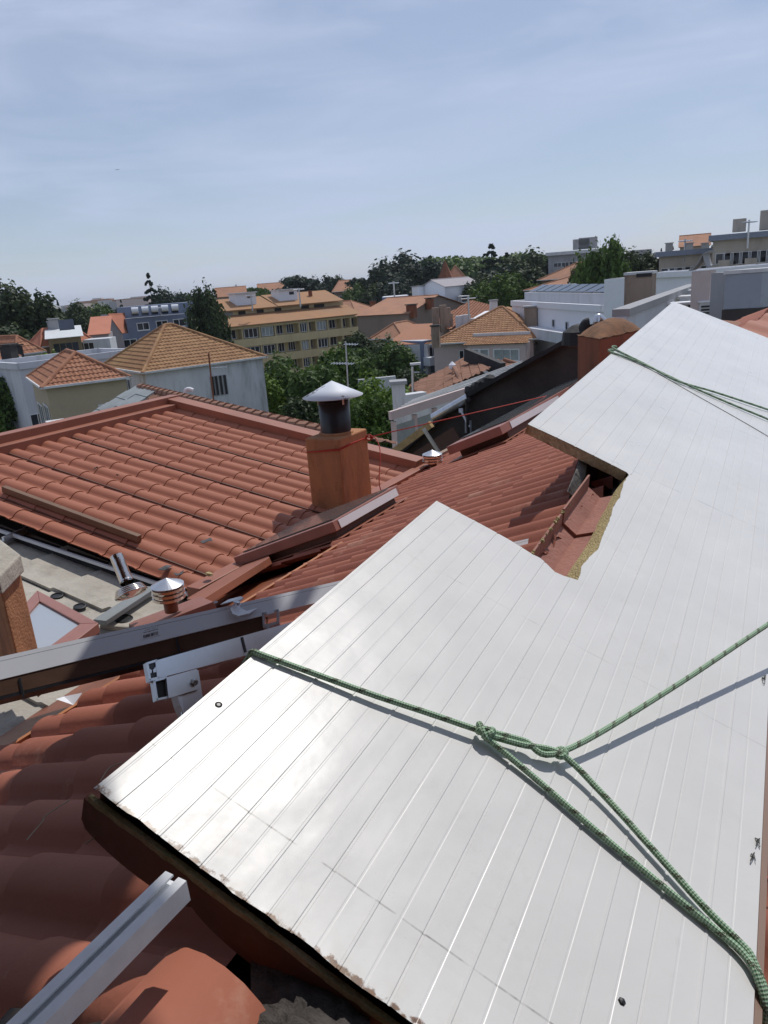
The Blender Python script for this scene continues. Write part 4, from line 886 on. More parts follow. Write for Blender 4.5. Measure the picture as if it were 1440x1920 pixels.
top_ = W(218,1042,5.05); m = MB(); m.tube([W(238,1092,4.98), (ff+top_)/2, top_], .042, 20, caps=False); m.tube([W(238,1092,4.98), top_], .038, 20, caps=False); m.build('pipe', 'chrome', root, smooth=True)
axf = (top_-ff).normalized(); 
for k in range(4):
    a0 = ff + axf*(.012*k-.03); m = MB(); rg = .098-.006*k; e1_ = axf.orthogonal().normalized(); e2_ = axf.cross(e1_)
    m.tube([a0+(e1_*math.cos(t)+e2_*math.sin(t))*rg for t in [2*math.pi*i/32 for i in range(33)]], .0075, 8, caps=False); m.build('coil_ring', 'chrome', root, smooth=True)
m = MB(); m.lathe(ff-axf*.05, [(.001,0),(.05,.01),(.085,.03),(.09,.045)], 28, axf); m.build('cowl_bowl', 'chrome', root, smooth=True)
# debris on the tiles
for i, (x, y, s_, l) in enumerate(((385,1018,.05,'crumpled grey felt scrap on the annex tiles, upper one'),(312,1068,.05,'torn dark felt scrap on the lower edge of the annex roof'),(335,1080,.035,'small grey felt crumb beside the larger torn scrap'),(180,880,.02,'tiny dark scrap on the middle of the annex roof'),(222,893,.018,'tiny scrap to the right of another on the annex roof'))):
    q = HIT(x, y, (LC(0,0,.055),LP[1])); m = MB(); rn = random.Random(i); n_ = 7
    ring = [q + LP[1]*rn.uniform(.004,.03) + (RD*math.cos(2*math.pi*k/n_)*1.2+CD*math.sin(2*math.pi*k/n_))*s_*rn.uniform(.5,1.2) for k in range(n_)]
    for k in range(n_): m.face([q+LP[1]*.02, ring[k], ring[(k+1)%n_]])
    o = m.build('felt_scrap', 'debris', origin=q, merge=True); so2 = o.modifiers.new('th', 'SOLIDIFY'); so2.thickness = .004; tag(o, l, 'scrap', 'torn felt scraps on the annex roof')
for i, (x, y, l) in enumerate(((400,1078,'yellow foam crumb on the brown flashing by the annex corner'),)):
    q = LC(-.95,-.26,.12); m = MB(); m.lathe(q, [(.001,-.01),(.03,0),(.025,.015),(.001,.025)], 7, V((.3,.2,1))); o = m.build('foam_crumb', 'foamc', origin=q); tag(o, l, 'foam crumb')
q = HIT(138,1322,(MC(0,0,.06),MP[1])); m = MB(); m.face([q, q+RD*.05+V((0,0,.03)), q+RD*.03+CD*.10, q+CD*.08-RD*.02+V((0,0,.02))]); o = m.build('paper_scrap', 'cleanwhite', origin=q); tag(o, 'small white crumpled scrap between the near tiles and the rusty sheet', 'scrap')
# right of the panel: red rope end and black cable on the right slope
q = PX(1425,1647,-.08); m = MB().tube([PX(1406,1646,-.06), PX(1440,1648,-.07), PX(1520,1655,-.08)], .006, 10); o = m.build('red_rope_end', 'redrope', origin=q, smooth=True); tag(o, 'short red rope piece at the right border beside the panel', 'rope')
m = MB().tube(spline([PX(1395,1905,-.07), PX(1420,1880,-.06), PX(1450,1870,-.07), PX(1520,1880,-.08)]), .006, 10); o = m.build('black_cable', 'black', origin=PX(1420,1880,-.06), smooth=True); tag(o, 'black cable curving out from under the panel at bottom right corner', 'cable')
for i, (x, y) in enumerate(((1432,1275),(1420,1580),(1412,1605))):
    m = MB(); rn = random.Random(i+9); pts_ = [PX(x+rn.uniform(-5,5), y+rn.uniform(-9,9), rn.uniform(0,.006)) for _ in range(14)]; m.tube(spline(pts_, 5), .0007, 4); o = m.build('lichen_tuft', 'wire', origin=pts_[0]); tag(o, ('wiry dark fibre tuft on the right panel edge, uppermost', 'wiry dark fibre tuft on the right panel edge, middle', 'wiry dark fibre tuft on the right panel edge, lowest')[i], 'fibre tuft')
# ================================================================== DARK PARTY WALL
RW = 9.7; WP = (MC(RW,0), RD)
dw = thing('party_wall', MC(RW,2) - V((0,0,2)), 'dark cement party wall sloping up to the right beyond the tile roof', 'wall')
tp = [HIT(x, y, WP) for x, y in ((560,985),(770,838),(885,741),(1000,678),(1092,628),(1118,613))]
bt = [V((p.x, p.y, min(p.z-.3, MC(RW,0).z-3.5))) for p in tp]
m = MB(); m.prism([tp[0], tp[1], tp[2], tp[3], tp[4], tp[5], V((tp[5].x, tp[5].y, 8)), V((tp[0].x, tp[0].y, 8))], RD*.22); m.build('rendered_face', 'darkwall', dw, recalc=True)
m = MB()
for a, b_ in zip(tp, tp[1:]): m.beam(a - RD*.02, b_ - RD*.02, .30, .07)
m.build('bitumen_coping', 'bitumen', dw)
q = HIT(897,730,WP); m = MB(); rn = random.Random(2)
for k in range(5): m.lathe(HIT(885+k*9, 735-k*5, WP)+V((0,0,.03))-RD*.05, [(.001,-.12),(.10,-.06),(.12,.03),(.05,.09),(.001,.1)], 9, V((rn.uniform(-.5,.5), rn.uniform(-.5,.5), 1)))
m.build('bitumen_patch', 'bitumen', dw)
def wallbar(name, p, q, wd, ht, mt, label, cat, off=.1, pl=None):
    pl_ = (WP[0]-RD*off, RD); a, b_ = HIT(*p, pl_), HIT(*q, pl_); m = MB(); m.beam(a, b_, wd, ht, up=RD.cross(b_-a)); o = m.build(name, mt, origin=a); return tag(o, label, cat)
wallbar('timber_batten', (700,868), (805,790), .10, .12, 'wood', 'raw yellow timber batten leaning along the foot of the dark party wall', 'timber batten', .55)
wallbar('steel_flashing', (690,905), (850,800), .06, .30, 'flashdark', 'dark brown upstand flashing along the dark party wall', 'flashing', .35)
pl_ = (WP[0]-RD*.15, RD); m = MB(); m.tube([HIT(812,783,pl_), HIT(878,745,pl_)], .075, 16, caps=False); m.tube([HIT(812,783,pl_), HIT(878,745,pl_)], .068, 16); o = m.build('duct_pipe', 'steel', origin=HIT(812,783,pl_)); tag(o, 'galvanised duct pipe lying on top of the dark party wall', 'pipe')
wallbar('brace', (796,802), (827,850), .05, .05, 'steel', 'grey steel brace leaning left of the thin mast at the party wall', 'brace', .8)
wallbar('brace', (748,850), (761,869), .035, .035, 'whitealu', 'short white strut low beside the roof end by the party wall', 'brace', .9)
ms_ = thing('short_mast', HIT(878,812,(WP[0]-RD*.25, RD)), 'short black mast with white bracket arm against the party wall', 'mast')
pl_ = (WP[0]-RD*.25, RD); m = MB(); m.tube([HIT(878,812,pl_), HIT(875,748,pl_)], .03, 10); m.build('pole', 'black', ms_)
m = MB(); m.tube([HIT(864,770,pl_), HIT(880,800,pl_)], .02, 8); m.frame(HIT(861,774,pl_), V((.07,0,0)), V((0,.07,0)), V((0,0,.07))); m.build('bracket', 'whitealu', ms_)
m = MB(); m.beam(HIT(876,812,pl_), HIT(876,790,pl_), .09, .09, up=RD); m.build('foot', 'concrete', ms_)
for i,(x0,y0,x1,y1,l) in enumerate(((823,855,857,838,'broken white tile piece right of the small vent'),(768,885,798,870,'broken pale tile piece left of the small vent'))):
    a, b_ = HIT(x0,y0,(MC(0,0,.08),MP[1])), HIT(x1,y1,(MC(0,0,.08),MP[1])); m = MB(); m.beam(a, b_, .06, .03); o = m.build('tile_fragment', 'stainedtan', origin=a); tag(o, l, 'tile fragment')
# rusty chimney
zt = W(1130,625,9.6).z
rc, cen, cr3 = chimney_px('chimney', 'rust streaked chimney with mossy domed top and two grey pipe elbows', ((1083,629),(1125,636),(1205,618)), zt, 2.2, 'rust')
c0 = (cr3[0]+cr3[2])/2; m = MB(); rn = random.Random(8); nxx = 10
sz = .165
gpv = []
for i in range(nxx+1):
    for j in range(nxx+1):
        a, b_ = i/nxx, j/nxx; p = cr3[1] + (cr3[0]-cr3[1])*a + (cr3[2]-cr3[1])*b_; p = c0+(p-c0)*1.03
        gpv.append(p + V((0,0, sz*(math.sin(math.pi*a)**.6)*(math.sin(math.pi*b_)**.6) + rn.uniform(0,.012))))
m.mesh(gpv, [(i*(nxx+1)+j, (i+1)*(nxx+1)+j, (i+1)*(nxx+1)+j+1, i*(nxx+1)+j+1) for i in range(nxx) for j in range(nxx)]); m.build('domed_cap', 'mossy', rc, recalc=True, smooth=True)
tpz = c0 + V((0,0,sz*.9)); De = (tpz-CAM).length
m = MB(); m.tube(spline([W(1137,612,De-.1), W(1130,600,De-.1), W(1121,594,De-.12), W(1119,606,De-.14)], 5), .042, 14); m.build('pipe_elbow', 'steel', rc, smooth=True)
m = MB(); m.tube([W(1136,632,De-.42), W(1136,646,De-.55)], .045, 14); m.build('pipe_elbow', 'steel', rc, smooth=True)
pv = thing('black_vent_hood', W(1098,612,10.6), 'black bitumen wrapped hood behind the rusty chimney', 'vent hood')
m = MB(); m.lathe(W(1084,624,10.6), [(.001,-.2),(.22,-.15),(.2,.02),(.08,.1),(.001,.12)], 12); m.build('hood', 'bitumen', pv)
m = MB(); m.tube(spline([W(1092,622,10.5), W(1098,608,10.5), W(1106,605,10.5)], 5), .07, 12); m.build('elbow', 'bitumen', pv)
# ================================================================== BACKGROUND: buildings
def away(A, B):
    d = (B-A); d.z = 0; n = V((-d.y, d.x, 0)).normalized()
    if n.dot((A+B)/2-CAM) < 0: n = -n
    return n
class House:
    """walls from the top edge A-B of the side facing us, going back by depth"""
    def __init__(s, name, label, p1, p2, depth, wall, rng=None, z=None, cat='house', group=None, z0=0.0, sheet_roof=None, parapet=0.0, r2=None):
        if z is None: A = RG(p1[0], p1[1], rng); z = A.z
        else: A = GZ(p1[0], p1[1], z)
        B = RG(p2[0], p2[1], r2) if r2 else GZ(p2[0], p2[1], z); B.z = z
        s.A, s.B, s.z = A, B, z; s.n = away(A, B); s.D = A + s.n*depth; s.E = B + s.n*depth; s.depth = depth
        c = (A+B)/2 + s.n*depth/2; s.root = thing(name, V((c.x, c.y, z0)), label, cat, group); s.u = (B-A).normalized(); s.z0 = z0; s.w = (B-A).length
        m = MB(); m.prism([A, B, s.E, s.D], V((0,0,z0-z))); s.wall = m.build('wall', wall, s.root, recalc=True)
        if parapet:
            m = MB()
            for p, q in ((A,B),(B,s.E),(s.E,s.D),(s.D,A)): m.beam(p, q, .30, parapet, off=0)
            m.build('parapet', wall, s.root)
        if sheet_roof: m = MB(); m.prism([A+s.n*.2+s.u*.2, B+s.n*.2-s.u*.2, s.E-s.n*.2-s.u*.2, s.D-s.n*.2+s.u*.2], V((0,0,.03))); m.build('flat_roof', sheet_roof, s.root, recalc=True)
    def hip(s, rh, tile, real=True, over=.35, ridge=None, sp=.25, row=.38, amp=.05, caps=True, k=4, off=.0):
        a, b, c, d = s.A-s.u*over-s.n*over, s.B+s.u*over-s.n*over, s.E+s.u*over+s.n*over, s.D-s.u*over+s.n*over
        W_, Dp = (b-a).length, (d-a).length
        up = V((0,0,rh))
        if ridge is not None: r0_, r1_ = s.at(ridge[0], ridge[1]) + up, s.at(ridge[2], ridge[3]) + up
        elif W_ >= Dp: r0_, r1_ = (a+d)/2+s.u*Dp/2+up, (b+c)/2-s.u*Dp/2+up
        else: r0_, r1_ = (a+b)/2+s.n*W_/2+up, (d+c)/2-s.n*W_/2+up
        if W_ >= Dp or ridge is not None: F4 = ([a,b,r1_,r0_], [b,c,r1_], [c,d,r0_,r1_], [d,a,r0_])
        else: F4 = ([a,b,r0_], [b,c,r1_,r0_], [c,d,r1_], [d,a,r0_,r1_])
        for f in F4:
            g = [f[0]]
            for p in f[1:]:
                if (p-g[-1]).length > .05: g.append(p)
            s.slope_(g, tile, real, sp, row, amp, k)
        if caps:
            m = MB(); up2 = V((0,0,.05))
            ends = ((a,r0_),(b,r0_ if W_ < Dp and ridge is None else r1_),(c,r1_),(d,r0_ if W_ >= Dp or ridge is not None else r1_))
            for p, q in ends: m.tube([p+up2, q+up2], .12, 8)
            if (r0_-r1_).length > .1: m.tube([r0_+up2, r1_+up2], .12, 8)
            m.build('ridge_caps', tile, s.root)
        m = MB(); 
        for p, q in ((a,b),(b,c),(c,d),(d,a)): m.beam(p, q, .12, .12, off=-.10)
        m.build('gutter', 'ledge', s.root)
    def slope_(s, g, tile, real, sp=.25, row=.38, amp=.05, k=4):
        if real and isinstance(tile, str): tiled('roof_slope', g, tile, s.root, sp=sp, row=row, amp=amp, step=.04, k=k)
        else: m = MB(); n = (g[1]-g[0]).cross(g[2]-g[0]).normalized(); m.prism(g, V((0,0,.05))); m.build('roof_slope', tile, s.root, recalc=True)
    def at(s, fu, fn): return s.A + s.u*(fu*s.w) + s.n*(fn*s.depth)
    def gable(s, rh, tile, real=True, along_u=True, over=.3, wallm=None, sp=.25, row=.38, amp=.05, k=4):
        a, b, c, d = s.A-s.u*over-s.n*over, s.B+s.u*over-s.n*over, s.E+s.u*over+s.n*over, s.D-s.u*over+s.n*over; up = V((0,0,rh))
        if along_u: r0_, r1_ = (a+d)/2+up, (b+c)/2+up; fs = ([a,b,r1_,r0_], [c,d,r0_,r1_]); gb = ([s.A, s.D, (s.A+s.D)/2+up*.97], [s.B, s.E, (s.B+s.E)/2+up*.97], s.u)
        else: r0_, r1_ = (a+b)/2+up, (d+c)/2+up; fs = ([a,r0_,r1_,d], [b,c,r1_,r0_]); gb = ([s.A, s.B, (s.A+s.B)/2+up*.97], [s.D, s.E, (s.D+s.E)/2+up*.97], s.n)
        for g in fs: s.slope_(g, tile, real, sp, row, amp, k)
        m = MB(); m.prism(gb[0], gb[2]*.15); m.build('gable_wall', wallm or s.wall.data.materials[0], s.root, recalc=True); m = MB(); m.prism(gb[1], -gb[2]*.15); m.build('gable_wall', wallm or s.wall.data.materials[0], s.root, recalc=True)
        m = MB(); m.tube([r0_+V((0,0,.04)), r1_+V((0,0,.04))], .11, 8); m.build('ridge_caps', tile, s.root)
    def facade(s, side='front'):
        return {'front': (s.A, -s.n), 'left': (s.A, -s.u), 'right': (s.B, s.u)}[side]
    def win(s, boxes, side='front', glass='glass', frame='frame', fr=.06, mull=1, sill=True, name='window', rec=0.0):
        P0, no = s.facade(side)
        pl = (P0 + no*.02, no); ax = V((-no.y, no.x, 0))
        if ax.dot(RM @ V((1,0,0))) < 0: ax = -ax
        for (x0, y0, x1, y1) in boxes:
            c = HIT((x0+x1)/2, (y0+y1)/2, pl); L = HIT(x0, (y0+y1)/2, pl); R_ = HIT(x1, (y0+y1)/2, pl); T = HIT((x0+x1)/2, y0, pl); Bo = HIT((x0+x1)/2, y1, pl)
            hw = min(3.5, abs((R_-L).dot(ax))/2); hh = min(2.0, abs(T.z-Bo.z)/2)
            s.win_at(c, ax, no, hw, hh, glass, frame, fr, mull, sill, name)
    def grid(s, side, nx, nz, z_top, z_step, wd, ht, glass='glass', frame='frame', m0=.08, m1=.92, mull=1, skip=(), sill=False, name='window'):
        P0, no = s.facade(side); Q = {'front': s.B, 'left': s.D, 'right': s.E}[side]; ax = (Q-P0).normalized(); Lw = (Q-P0).length
        for i in range(nx):
            for j in range(nz):
                if (i, j) in skip: continue
                f = m0+(m1-m0)*(i+.5)/nx; c = P0 + ax*(Lw*f) + V((0,0,-z_top-j*z_step)) + no*.02
                if c.z-ht/2 < s.z0: continue
                s.win_at(c, ax, no, wd/2, ht/2, glass, frame, .06, mull, sill, name)
    def win_at(s, c, ax, no, hw, hh, glass, frame, fr, mull, sill, name):
        m = MB(); Z = V((0,0,1))
        def bar(x0, x1, z0, z1, t=.05): m.frame(c+ax*x0+Z*z0, ax*(x1-x0), no*t, Z*(z1-z0))
        bar(-hw-fr, hw+fr, hh, hh+fr); bar(-hw-fr, hw+fr, -hh-fr, -hh); bar(-hw-fr, -hw, -hh, hh); bar(hw, hw+fr, -hh, hh)
        for k in range(1, mull+1): x = -hw+2*hw*k/(mull+1); bar(x-fr*.4, x+fr*.4, -hh, hh, .04)
        if sill: bar(-hw-.12, hw+.12, -hh-fr-.07, -hh-fr, .12)
        o = m.build(name, frame, s.root, origin=c)
        m = MB(); m.face([c-ax*hw-Z*hh+no*.01, c+ax*hw-Z*hh+no*.01, c+ax*hw+Z*hh+no*.01, c-ax*hw+Z*hh+no*.01]); p = m.build('pane', glass, o)
    def stack(s, x, y, wd, ht, mt='whitedirty', rng=None, z=None, cap='concrete', name='chimney', off=0):
        """a chimney whose top centre is seen at x,y, standing on this house"""
        c = GZ(x, y, z) if z is not None else RG(x, y, rng); Z = V((0,0,1)); m = MB(); m.frame(c - s.u*wd/2 - s.n*wd/2 - Z*ht, s.u*wd, s.n*wd, Z*(ht-.15)); o = m.build(name, mt, s.root)
        m = MB(); m.frame(c - s.u*(wd*.62) - s.n*(wd*.62) - Z*.12, s.u*wd*1.24, s.n*wd*1.24, Z*.12); m.build('cap', cap, o); return o
def quadroof(name, label, pts, mt, wall, cat='house', real=False, sp=.25, row=.38, amp=.05, z0=0, wdrop=.1):
    q = [RG(*p) for p in pts]; c = sum(q, V())/len(q); root = thing(name, V((c.x, c.y, z0)), label, cat)
    n_ = (q[1]-q[0]).cross(q[-1]-q[0]).normalized(); n_ = n_ if n_.z > 0 else -n_
    if real: tiled('roof_slope', q, mt, root, sp=sp, row=row, amp=amp, step=.04, k=4)
    else: m = MB(); m.prism(q, -n_*.12); m.build('roof_slope', mt, root, recalc=True)
    m = MB(); q2 = [c+(p-c)*.96-V((0,0,wdrop)) for p in q]
    for i in range(len(q2)): a, b = q2[i], q2[(i+1)%len(q2)]; m.face([a, b, V((b.x,b.y,z0)), V((a.x,a.y,z0))])
    m.build('wall', wall, root); return root, q
# ---- big left: white house with pyramid roof
h = House('white_house', 'white rendered house with lichened pyramid tile roof and four narrow slits in its wall', (272,700), (492,671), 8.6, 'whitedirty', rng=50)
h.hip(2.6, 'goldtile', sp=.26, row=.36, amp=.05, over=.25, ridge=(.40,.5,.46,.5))
h.win([(396,706,402,742),(404,705,409,741),(412,704,417,740),(420,703,425,739)], glass='dark', frame='concrete', fr=.02, mull=0, sill=False, name='slit_opening')
h.win([(236,712,246,738)], side='left', sill=True)
m = MB(); q = [HIT(x, y, (h.A-h.n*.01, -h.n)) for x, y in ((272,699),(362,687),(362,668),(440,664),(493,668),(493,676),(272,704))]
def chim(house, x, y, wd, ht, mt, rng): return house.stack(x, y, wd, ht, mt, rng=rng)
chim(h, 442, 655, .9, 3.0, 'whitedirty', 62) if False else None
an = thing('tv_antenna', RG(402,765,47), 'tall rusty antenna mast in front of the white house wall', 'antenna')
m = MB(); m.tube([RG(403,775,47), RG(391,662,47)], .05, 8); m.build('mast', 'rust', an)
m = MB(); a, b_ = RG(396,690,47), RG(426,688,47); m.tube([a, b_], .03, 6)
for f in (.2,.5,.8): p = a.lerp(b_, f); m.tube([p-h.n*.4, p+h.n*.4], .015, 5)
m.build('crossbar', 'steel', an)
# ---- beige house
h = House('beige_house', 'two storey beige house with reddish hipped tile roof at the left street', (86,728), (236,709.5), 7.5, 'beige', rng=44)
h.hip(1.5, 'redtile', sp=.24, row=.38, amp=.06, over=.25)
h.win([(76,763,83,795),(87,765,94,797)], side='left')
h.win([(187,760,196,768)], frame='frame', mull=0)
b_ = h; bal = MB(); c = HIT(92,800,(h.A-h.u*.9, -h.u)); bal.frame(c-h.n*.2-V((0,0,.6)), h.n*1.5, h.u*.8, V((0,0,.7))); bal.build('balcony', 'ledge', h.root)
# ---- narrow light facade left of it
# ---- white flat roofed block
h = House('white_flat_block', 'long white flat roofed block with low parapet behind the beige house', (36,693), (251,665), 6, 'white', rng=60, sheet_roof='concrete', parapet=.45)
h.grid('front', 2, 2, 4, 3.2, 1.0, 1.4, m0=.02, m1=.2)
h = House('white_house', 'low white house with pale metal roof at the left border beside the street', (-40,742), (28,733), 10, 'cleanwhite', rng=70, sheet_roof='whitemetal')
h.win([(4,752,8,772),(12,755,16,775),(20,775,23,795)])
# ---- olive house with metal roof
h = House('olive_house', 'olive house with pale metal roof, two solar collectors and a dark window band', (90,636), (151,630.5), 7, 'olive', rng=86)
h.slope_([h.A-h.n*.3-h.u*.3, h.B-h.n*.3+h.u*.3, h.E+V((0,0,.9))+h.u*.3, h.D+V((0,0,.9))-h.u*.3], 'whitemetal', False)
h.win([(101,643,148,660)], glass='glass', frame='olive', mull=3, sill=False)
for k_ in (0, 1):
    q = GZ(112+k_*8, 620-k_, h.z+.9); m = MB(); m.frame(q, h.u*1.0, h.n*.1+V((0,0,.0))+h.n*1.0+V((0,0,.9)), V((0,0,.06))); m.build('solar_collector', 'solar', h.root)
h.stack(99, 597, 1.0, 2.6, 'concrete', rng=92); h.stack(93, 602, .6, 2.0, 'concrete', rng=92)
h = House('dark_house', 'dark walled house with orange roof between olive house and blue apartment block', (167,629), (202,626), 8, 'mauve', rng=98)
h.slope_([h.A-h.n*.3-h.u*.2, h.B-h.n*.3+h.u*.3, h.E+V((0,0,1.9))+h.u*.3, h.D+V((0,0,1.9))-h.u*.2], 'salmonroof', False)
h.win([(181,635,186,651),(189,635,194,651)], glass='curtain')
h.win([(193,604,199,608)], glass='curtain', mull=0, sill=False) if False else None
h = House('low_annex', 'low white annex with dark glazed veranda left of the blue apartment block', (155,638), (205,634), 3, 'white', rng=90)
h.win([(158,643,176,656)], glass='glass', mull=1)
# ---- blue apartment block
h = House('apartment_block', 'blue apartment block with an orange roof end and five white roof tanks', (236,598), (351,588), 12, 'blue', rng=110, cat='apartment block', sheet_roof='concrete')
h.win([(258,606,279,618),(294,602,314,615),(326,599,346,611),(233,637,256,650),(264,634,284,647),(299,631,318,640)], mull=1, fr=.10)
for i, x in enumerate((253,272,290,309,328)):
    y = 582-i*1.4
    tk = thing('water_tank', GZ(x, y+12, h.z+.05), ['leftmost', 'second from left', 'middle', 'second from right', 'rightmost'][i]+' white solar water tank on the blue apartment roof', 'water tank', 'white solar water tanks on the blue roof')
    a = RG(x-6.5, y+.4, 109.5); c = RG(x+6.5, y-.4, 109.5); m = MB(); m.tube([a, c], .42, 14); m.build('tank', 'tank', tk, smooth=False)
    m = MB(); m.frame(RG(x-4, y+11, 109.6), h.u*.8, h.n*.8, V((0,0,.75))); m.build('dark_stand', 'solar', tk)
m = MB(); m.frame(h.A+h.n*2.2+h.u*0.4, h.u*10.4, h.n*6, V((0,0,1.5))); m.build('roof_storey', 'blue', h.root)
g = House('apartment_block', 'mauve gabled end wing with orange skylit roof joined to the blue apartment block', (203,642), (232,637), 12, 'mauve', rng=108, cat='apartment block')
zz = GZ(202,587,15+ (15-15)).z if False else RG(205,588,112).z
gp = [g.A, RG(202,589,114), RG(226,622,108.5), V((RG(226,622,108.5).x, RG(226,622,108.5).y, g.z-1))]
m = MB(); gp = [RG(201,660,108), RG(201,589,108), RG(229,624,108), RG(236,660,108)]; m.prism(gp, g.n*1.0); m.build('gable_wall', 'mauve', g.root, recalc=True)
q = [RG(202.5,588,107.8), RG(229,624,107.8), RG(250,621,113), RG(236,586.5,113)]
m = MB(); m.prism(q, V((0,0,-.15))); m.build('roof_slope', 'salmonroof', g.root, recalc=True)
# ---- near brown tile roof with grey sheet strip
zr_ = RG(262,729,27).z; ze_ = zr_-.62
nb = thing('long_roof_house', V((RG(400,790,27).x, RG(400,790,27).y, 0)), 'low house with worn dark brown tile roof running behind the annex', 'house')
a1, a2, a3 = RG(262,731,27), RG(480,783,25.5), RG(700,828,24)
a1.z = a2.z = a3.z = zr_
e1_, e2_, e3_ = GZ(167,783,ze_), GZ(340,850,ze_), GZ(600,930,ze_)
a1, a3 = GZ(262,728,zr_), GZ(640,822,zr_); dn_ = away(a1, a3)*-1
w_ = 4.0
sp0 = GZ(170,784,ze_); ed = sp0-a1
q0, q1 = a1, a1+(a3-a1)*.40
tiled('roof_slope', [a1+(a3-a1)*.02+ed*0, a3, a3+ed, a1+ed+(a3-a1)*.02], 'browntile', nb, sp=.24, row=.40, amp=.05, step=.03, k=5)
nn2 = ((a3-a1).cross(ed)).normalized(); nn2 = nn2 if nn2.z > 0 else -nn2
m = MB()
for k in range(5):
    f0, f1 = k/5, (k+1)/5
    for j in range(2):
        g0, g1 = -.02+.085*j, -.02+.085*(j+1)
        m.prism([a1+(a3-a1)*g0+ed*f0, a1+(a3-a1)*g1+ed*f0, a1+(a3-a1)*g1+ed*(f1+.02), a1+(a3-a1)*g0+ed*(f1+.02)], nn2*(.09+.02*((k+j)%2)))
m.build('sheet_strip', 'greysheet', nb, recalc=True)
m = MB(); n_ = 30
for k in range(n_): p = a1+(a3-a1)*(k/n_); q = a1+(a3-a1)*((k+1.12)/n_); m.tube([p+V((0,0,.02)), q+V((0,0,.05))], [.13,.15], 8)
m.build('ridge_caps', 'browntile', nb)
ed2 = V((-ed.x, -ed.y, ed.z))
tiled('roof_slope', [a1, a3, a3+ed2, a1+ed2], 'browntile', nb, sp=.24, row=.40, amp=.05, step=.03, k=5)
m = MB(); m.prism([a1+ed*.93-V((0,0,.1)), a3+ed*.93-V((0,0,.1)), a3+ed2*.93-V((0,0,.1)), a1+ed2*.93-V((0,0,.1))], V((0,0,-(ze_+.2)))); m.build('wall', 'whitedirty', nb, recalc=True)
for (x, y, l) in ((348,738,'white bent vent pipe on the ridge of the dark brown roof'),(494,786,'white mortar lump with pipe at the hip of the dark brown roof')):
    p = RG(x, y+4, 26.5); vv = MB(); vv.tube(spline([p-V((0,0,.5)), p+V((0,0,.1)), p+V((.12,0,.22)), p+V((.28,0,.16))], 4), .07, 10); o = vv.build('vent_pipe', 'cleanwhite', origin=p); tag(o, l, 'vent pipe')
# ---- yellow apartment building with loggias
h = House('apartment_building', 'long yellow apartment building with balconies and stepped orange brown roof', (409,616), (664,590), 14, 'yellow', rng=125, cat='apartment building')
u, n, Z = h.u, h.n, V((0,0,1)); wdt = h.w; z = h.z
def band(f0, f1, z0, z1, pr, name, mt, z_=None):
    m = MB(); m.frame(h.A+u*(f0*wdt)-n*pr+Z*z0, u*((f1-f0)*wdt), n*pr, Z*(z1-z0)); return m.build(name, mt, h.root)
for k in range(4):
    zb = -.35-k*2.9
    if h.z+zb-2.6 < 0: break
    band(0, 1, zb-.001, zb+.35, 1.5, 'floor_slab', 'yellow'); band(0, 1, zb-2.9+.349, zb-2.9+1.25, 1.5, 'parapet_band', 'yellow')
    for i, f in enumerate((0,.13,.25,.36,.535,.60,.66,.75,.86,.93,.995)): band(f, f+.008, zb-2.9+.30, zb+.02, 1.45, 'pier', 'yellow')
    for i, (f, wf) in enumerate(((.03,.08),(.15,.09),(.27,.08),(.38,.06),(.47,.05),(.545,.05),(.612,.04),(.672,.07),(.77,.07),(.87,.05),(.94,.05))):
        gl = ('glass','curtain','glass','dark','glass')[(i*3+k) % 5]
        m = MB(); pr = 1.2 if i in (1,2,5,7) else .05; c0_ = h.A+u*(f*wdt)-n*pr+Z*(zb-1.55); m.frame(c0_, u*(wf*wdt), n*.05, Z*1.45); fo = m.build('window', gl, h.root)
        m = MB()
        for j in range(4): m.frame(c0_-n*.03+u*(wf*wdt*j/3-.04), u*.08, n*.03, Z*1.45)
        m.frame(c0_-n*.04+Z*1.4, u*(wf*wdt), n*.04, Z*.08); m.frame(c0_-n*.04, u*(wf*wdt), n*.04, Z*.08); m.build('window_frame', 'frame', fo)
sl_a = h.A-n*1.9-u*.4+Z*.05; sl_b = h.B-n*1.9+u*.4+Z*.05
def rslope(p0, p1, bk, rs, mt='yelltile', name='roof_slope'):
    m = MB(); m.prism([p0, p1, p1+n*bk+Z*rs, p0+n*bk+Z*rs], Z*.12); return m.build(name, mt, h.root, recalc=True)
rslope(sl_a, sl_b, 5.2, 1.6)
m = MB(); m.frame(h.A+n*3.2+Z*1.3-u*.2, u*wdt, n*8, Z*1.1); m.build('attic_storey', 'yellow', h.root)
for f, wf in ((.10,.06),(.20,.05),(.33,.05),(.46,.05),(.66,.06),(.76,.08)):
    m = MB(); m.frame(h.A+n*3.14+u*(f*wdt)+Z*1.55, u*(wf*wdt), n*.05, Z*.7); m.build('attic_window', 'dark' if f > .15 else 'curtain', h.root)
rslope(h.A+n*2.4+Z*2.4-u*.5, h.A+n*2.4+Z*2.4+u*(wdt*.47), 6.5, 1.8); rslope(h.A+n*2.2+Z*2.45+u*(wdt*.472), h.A+n*2.2+Z*2.45+u*(wdt*.98), 6.5, 1.9)
for f in (.22,.53):
    q = h.A+n*4.6+u*(f*wdt)+Z*2.9; m = MB(); m.frame(q, u*3.6, n*3, Z*2.1); rm = m.build('lift_housing', 'cleanwhite', h.root); m = MB(); m.frame(q-n*.3-u*.2+Z*2.1, u*4.0, n*3.5, Z*.18); m.build('slab_top', 'ledge', rm)
    m = MB(); m.frame(q-n*.03+u*2.0+Z*1.3, u*.9, n*.03, Z*.5); m.build('window', 'glass', rm)
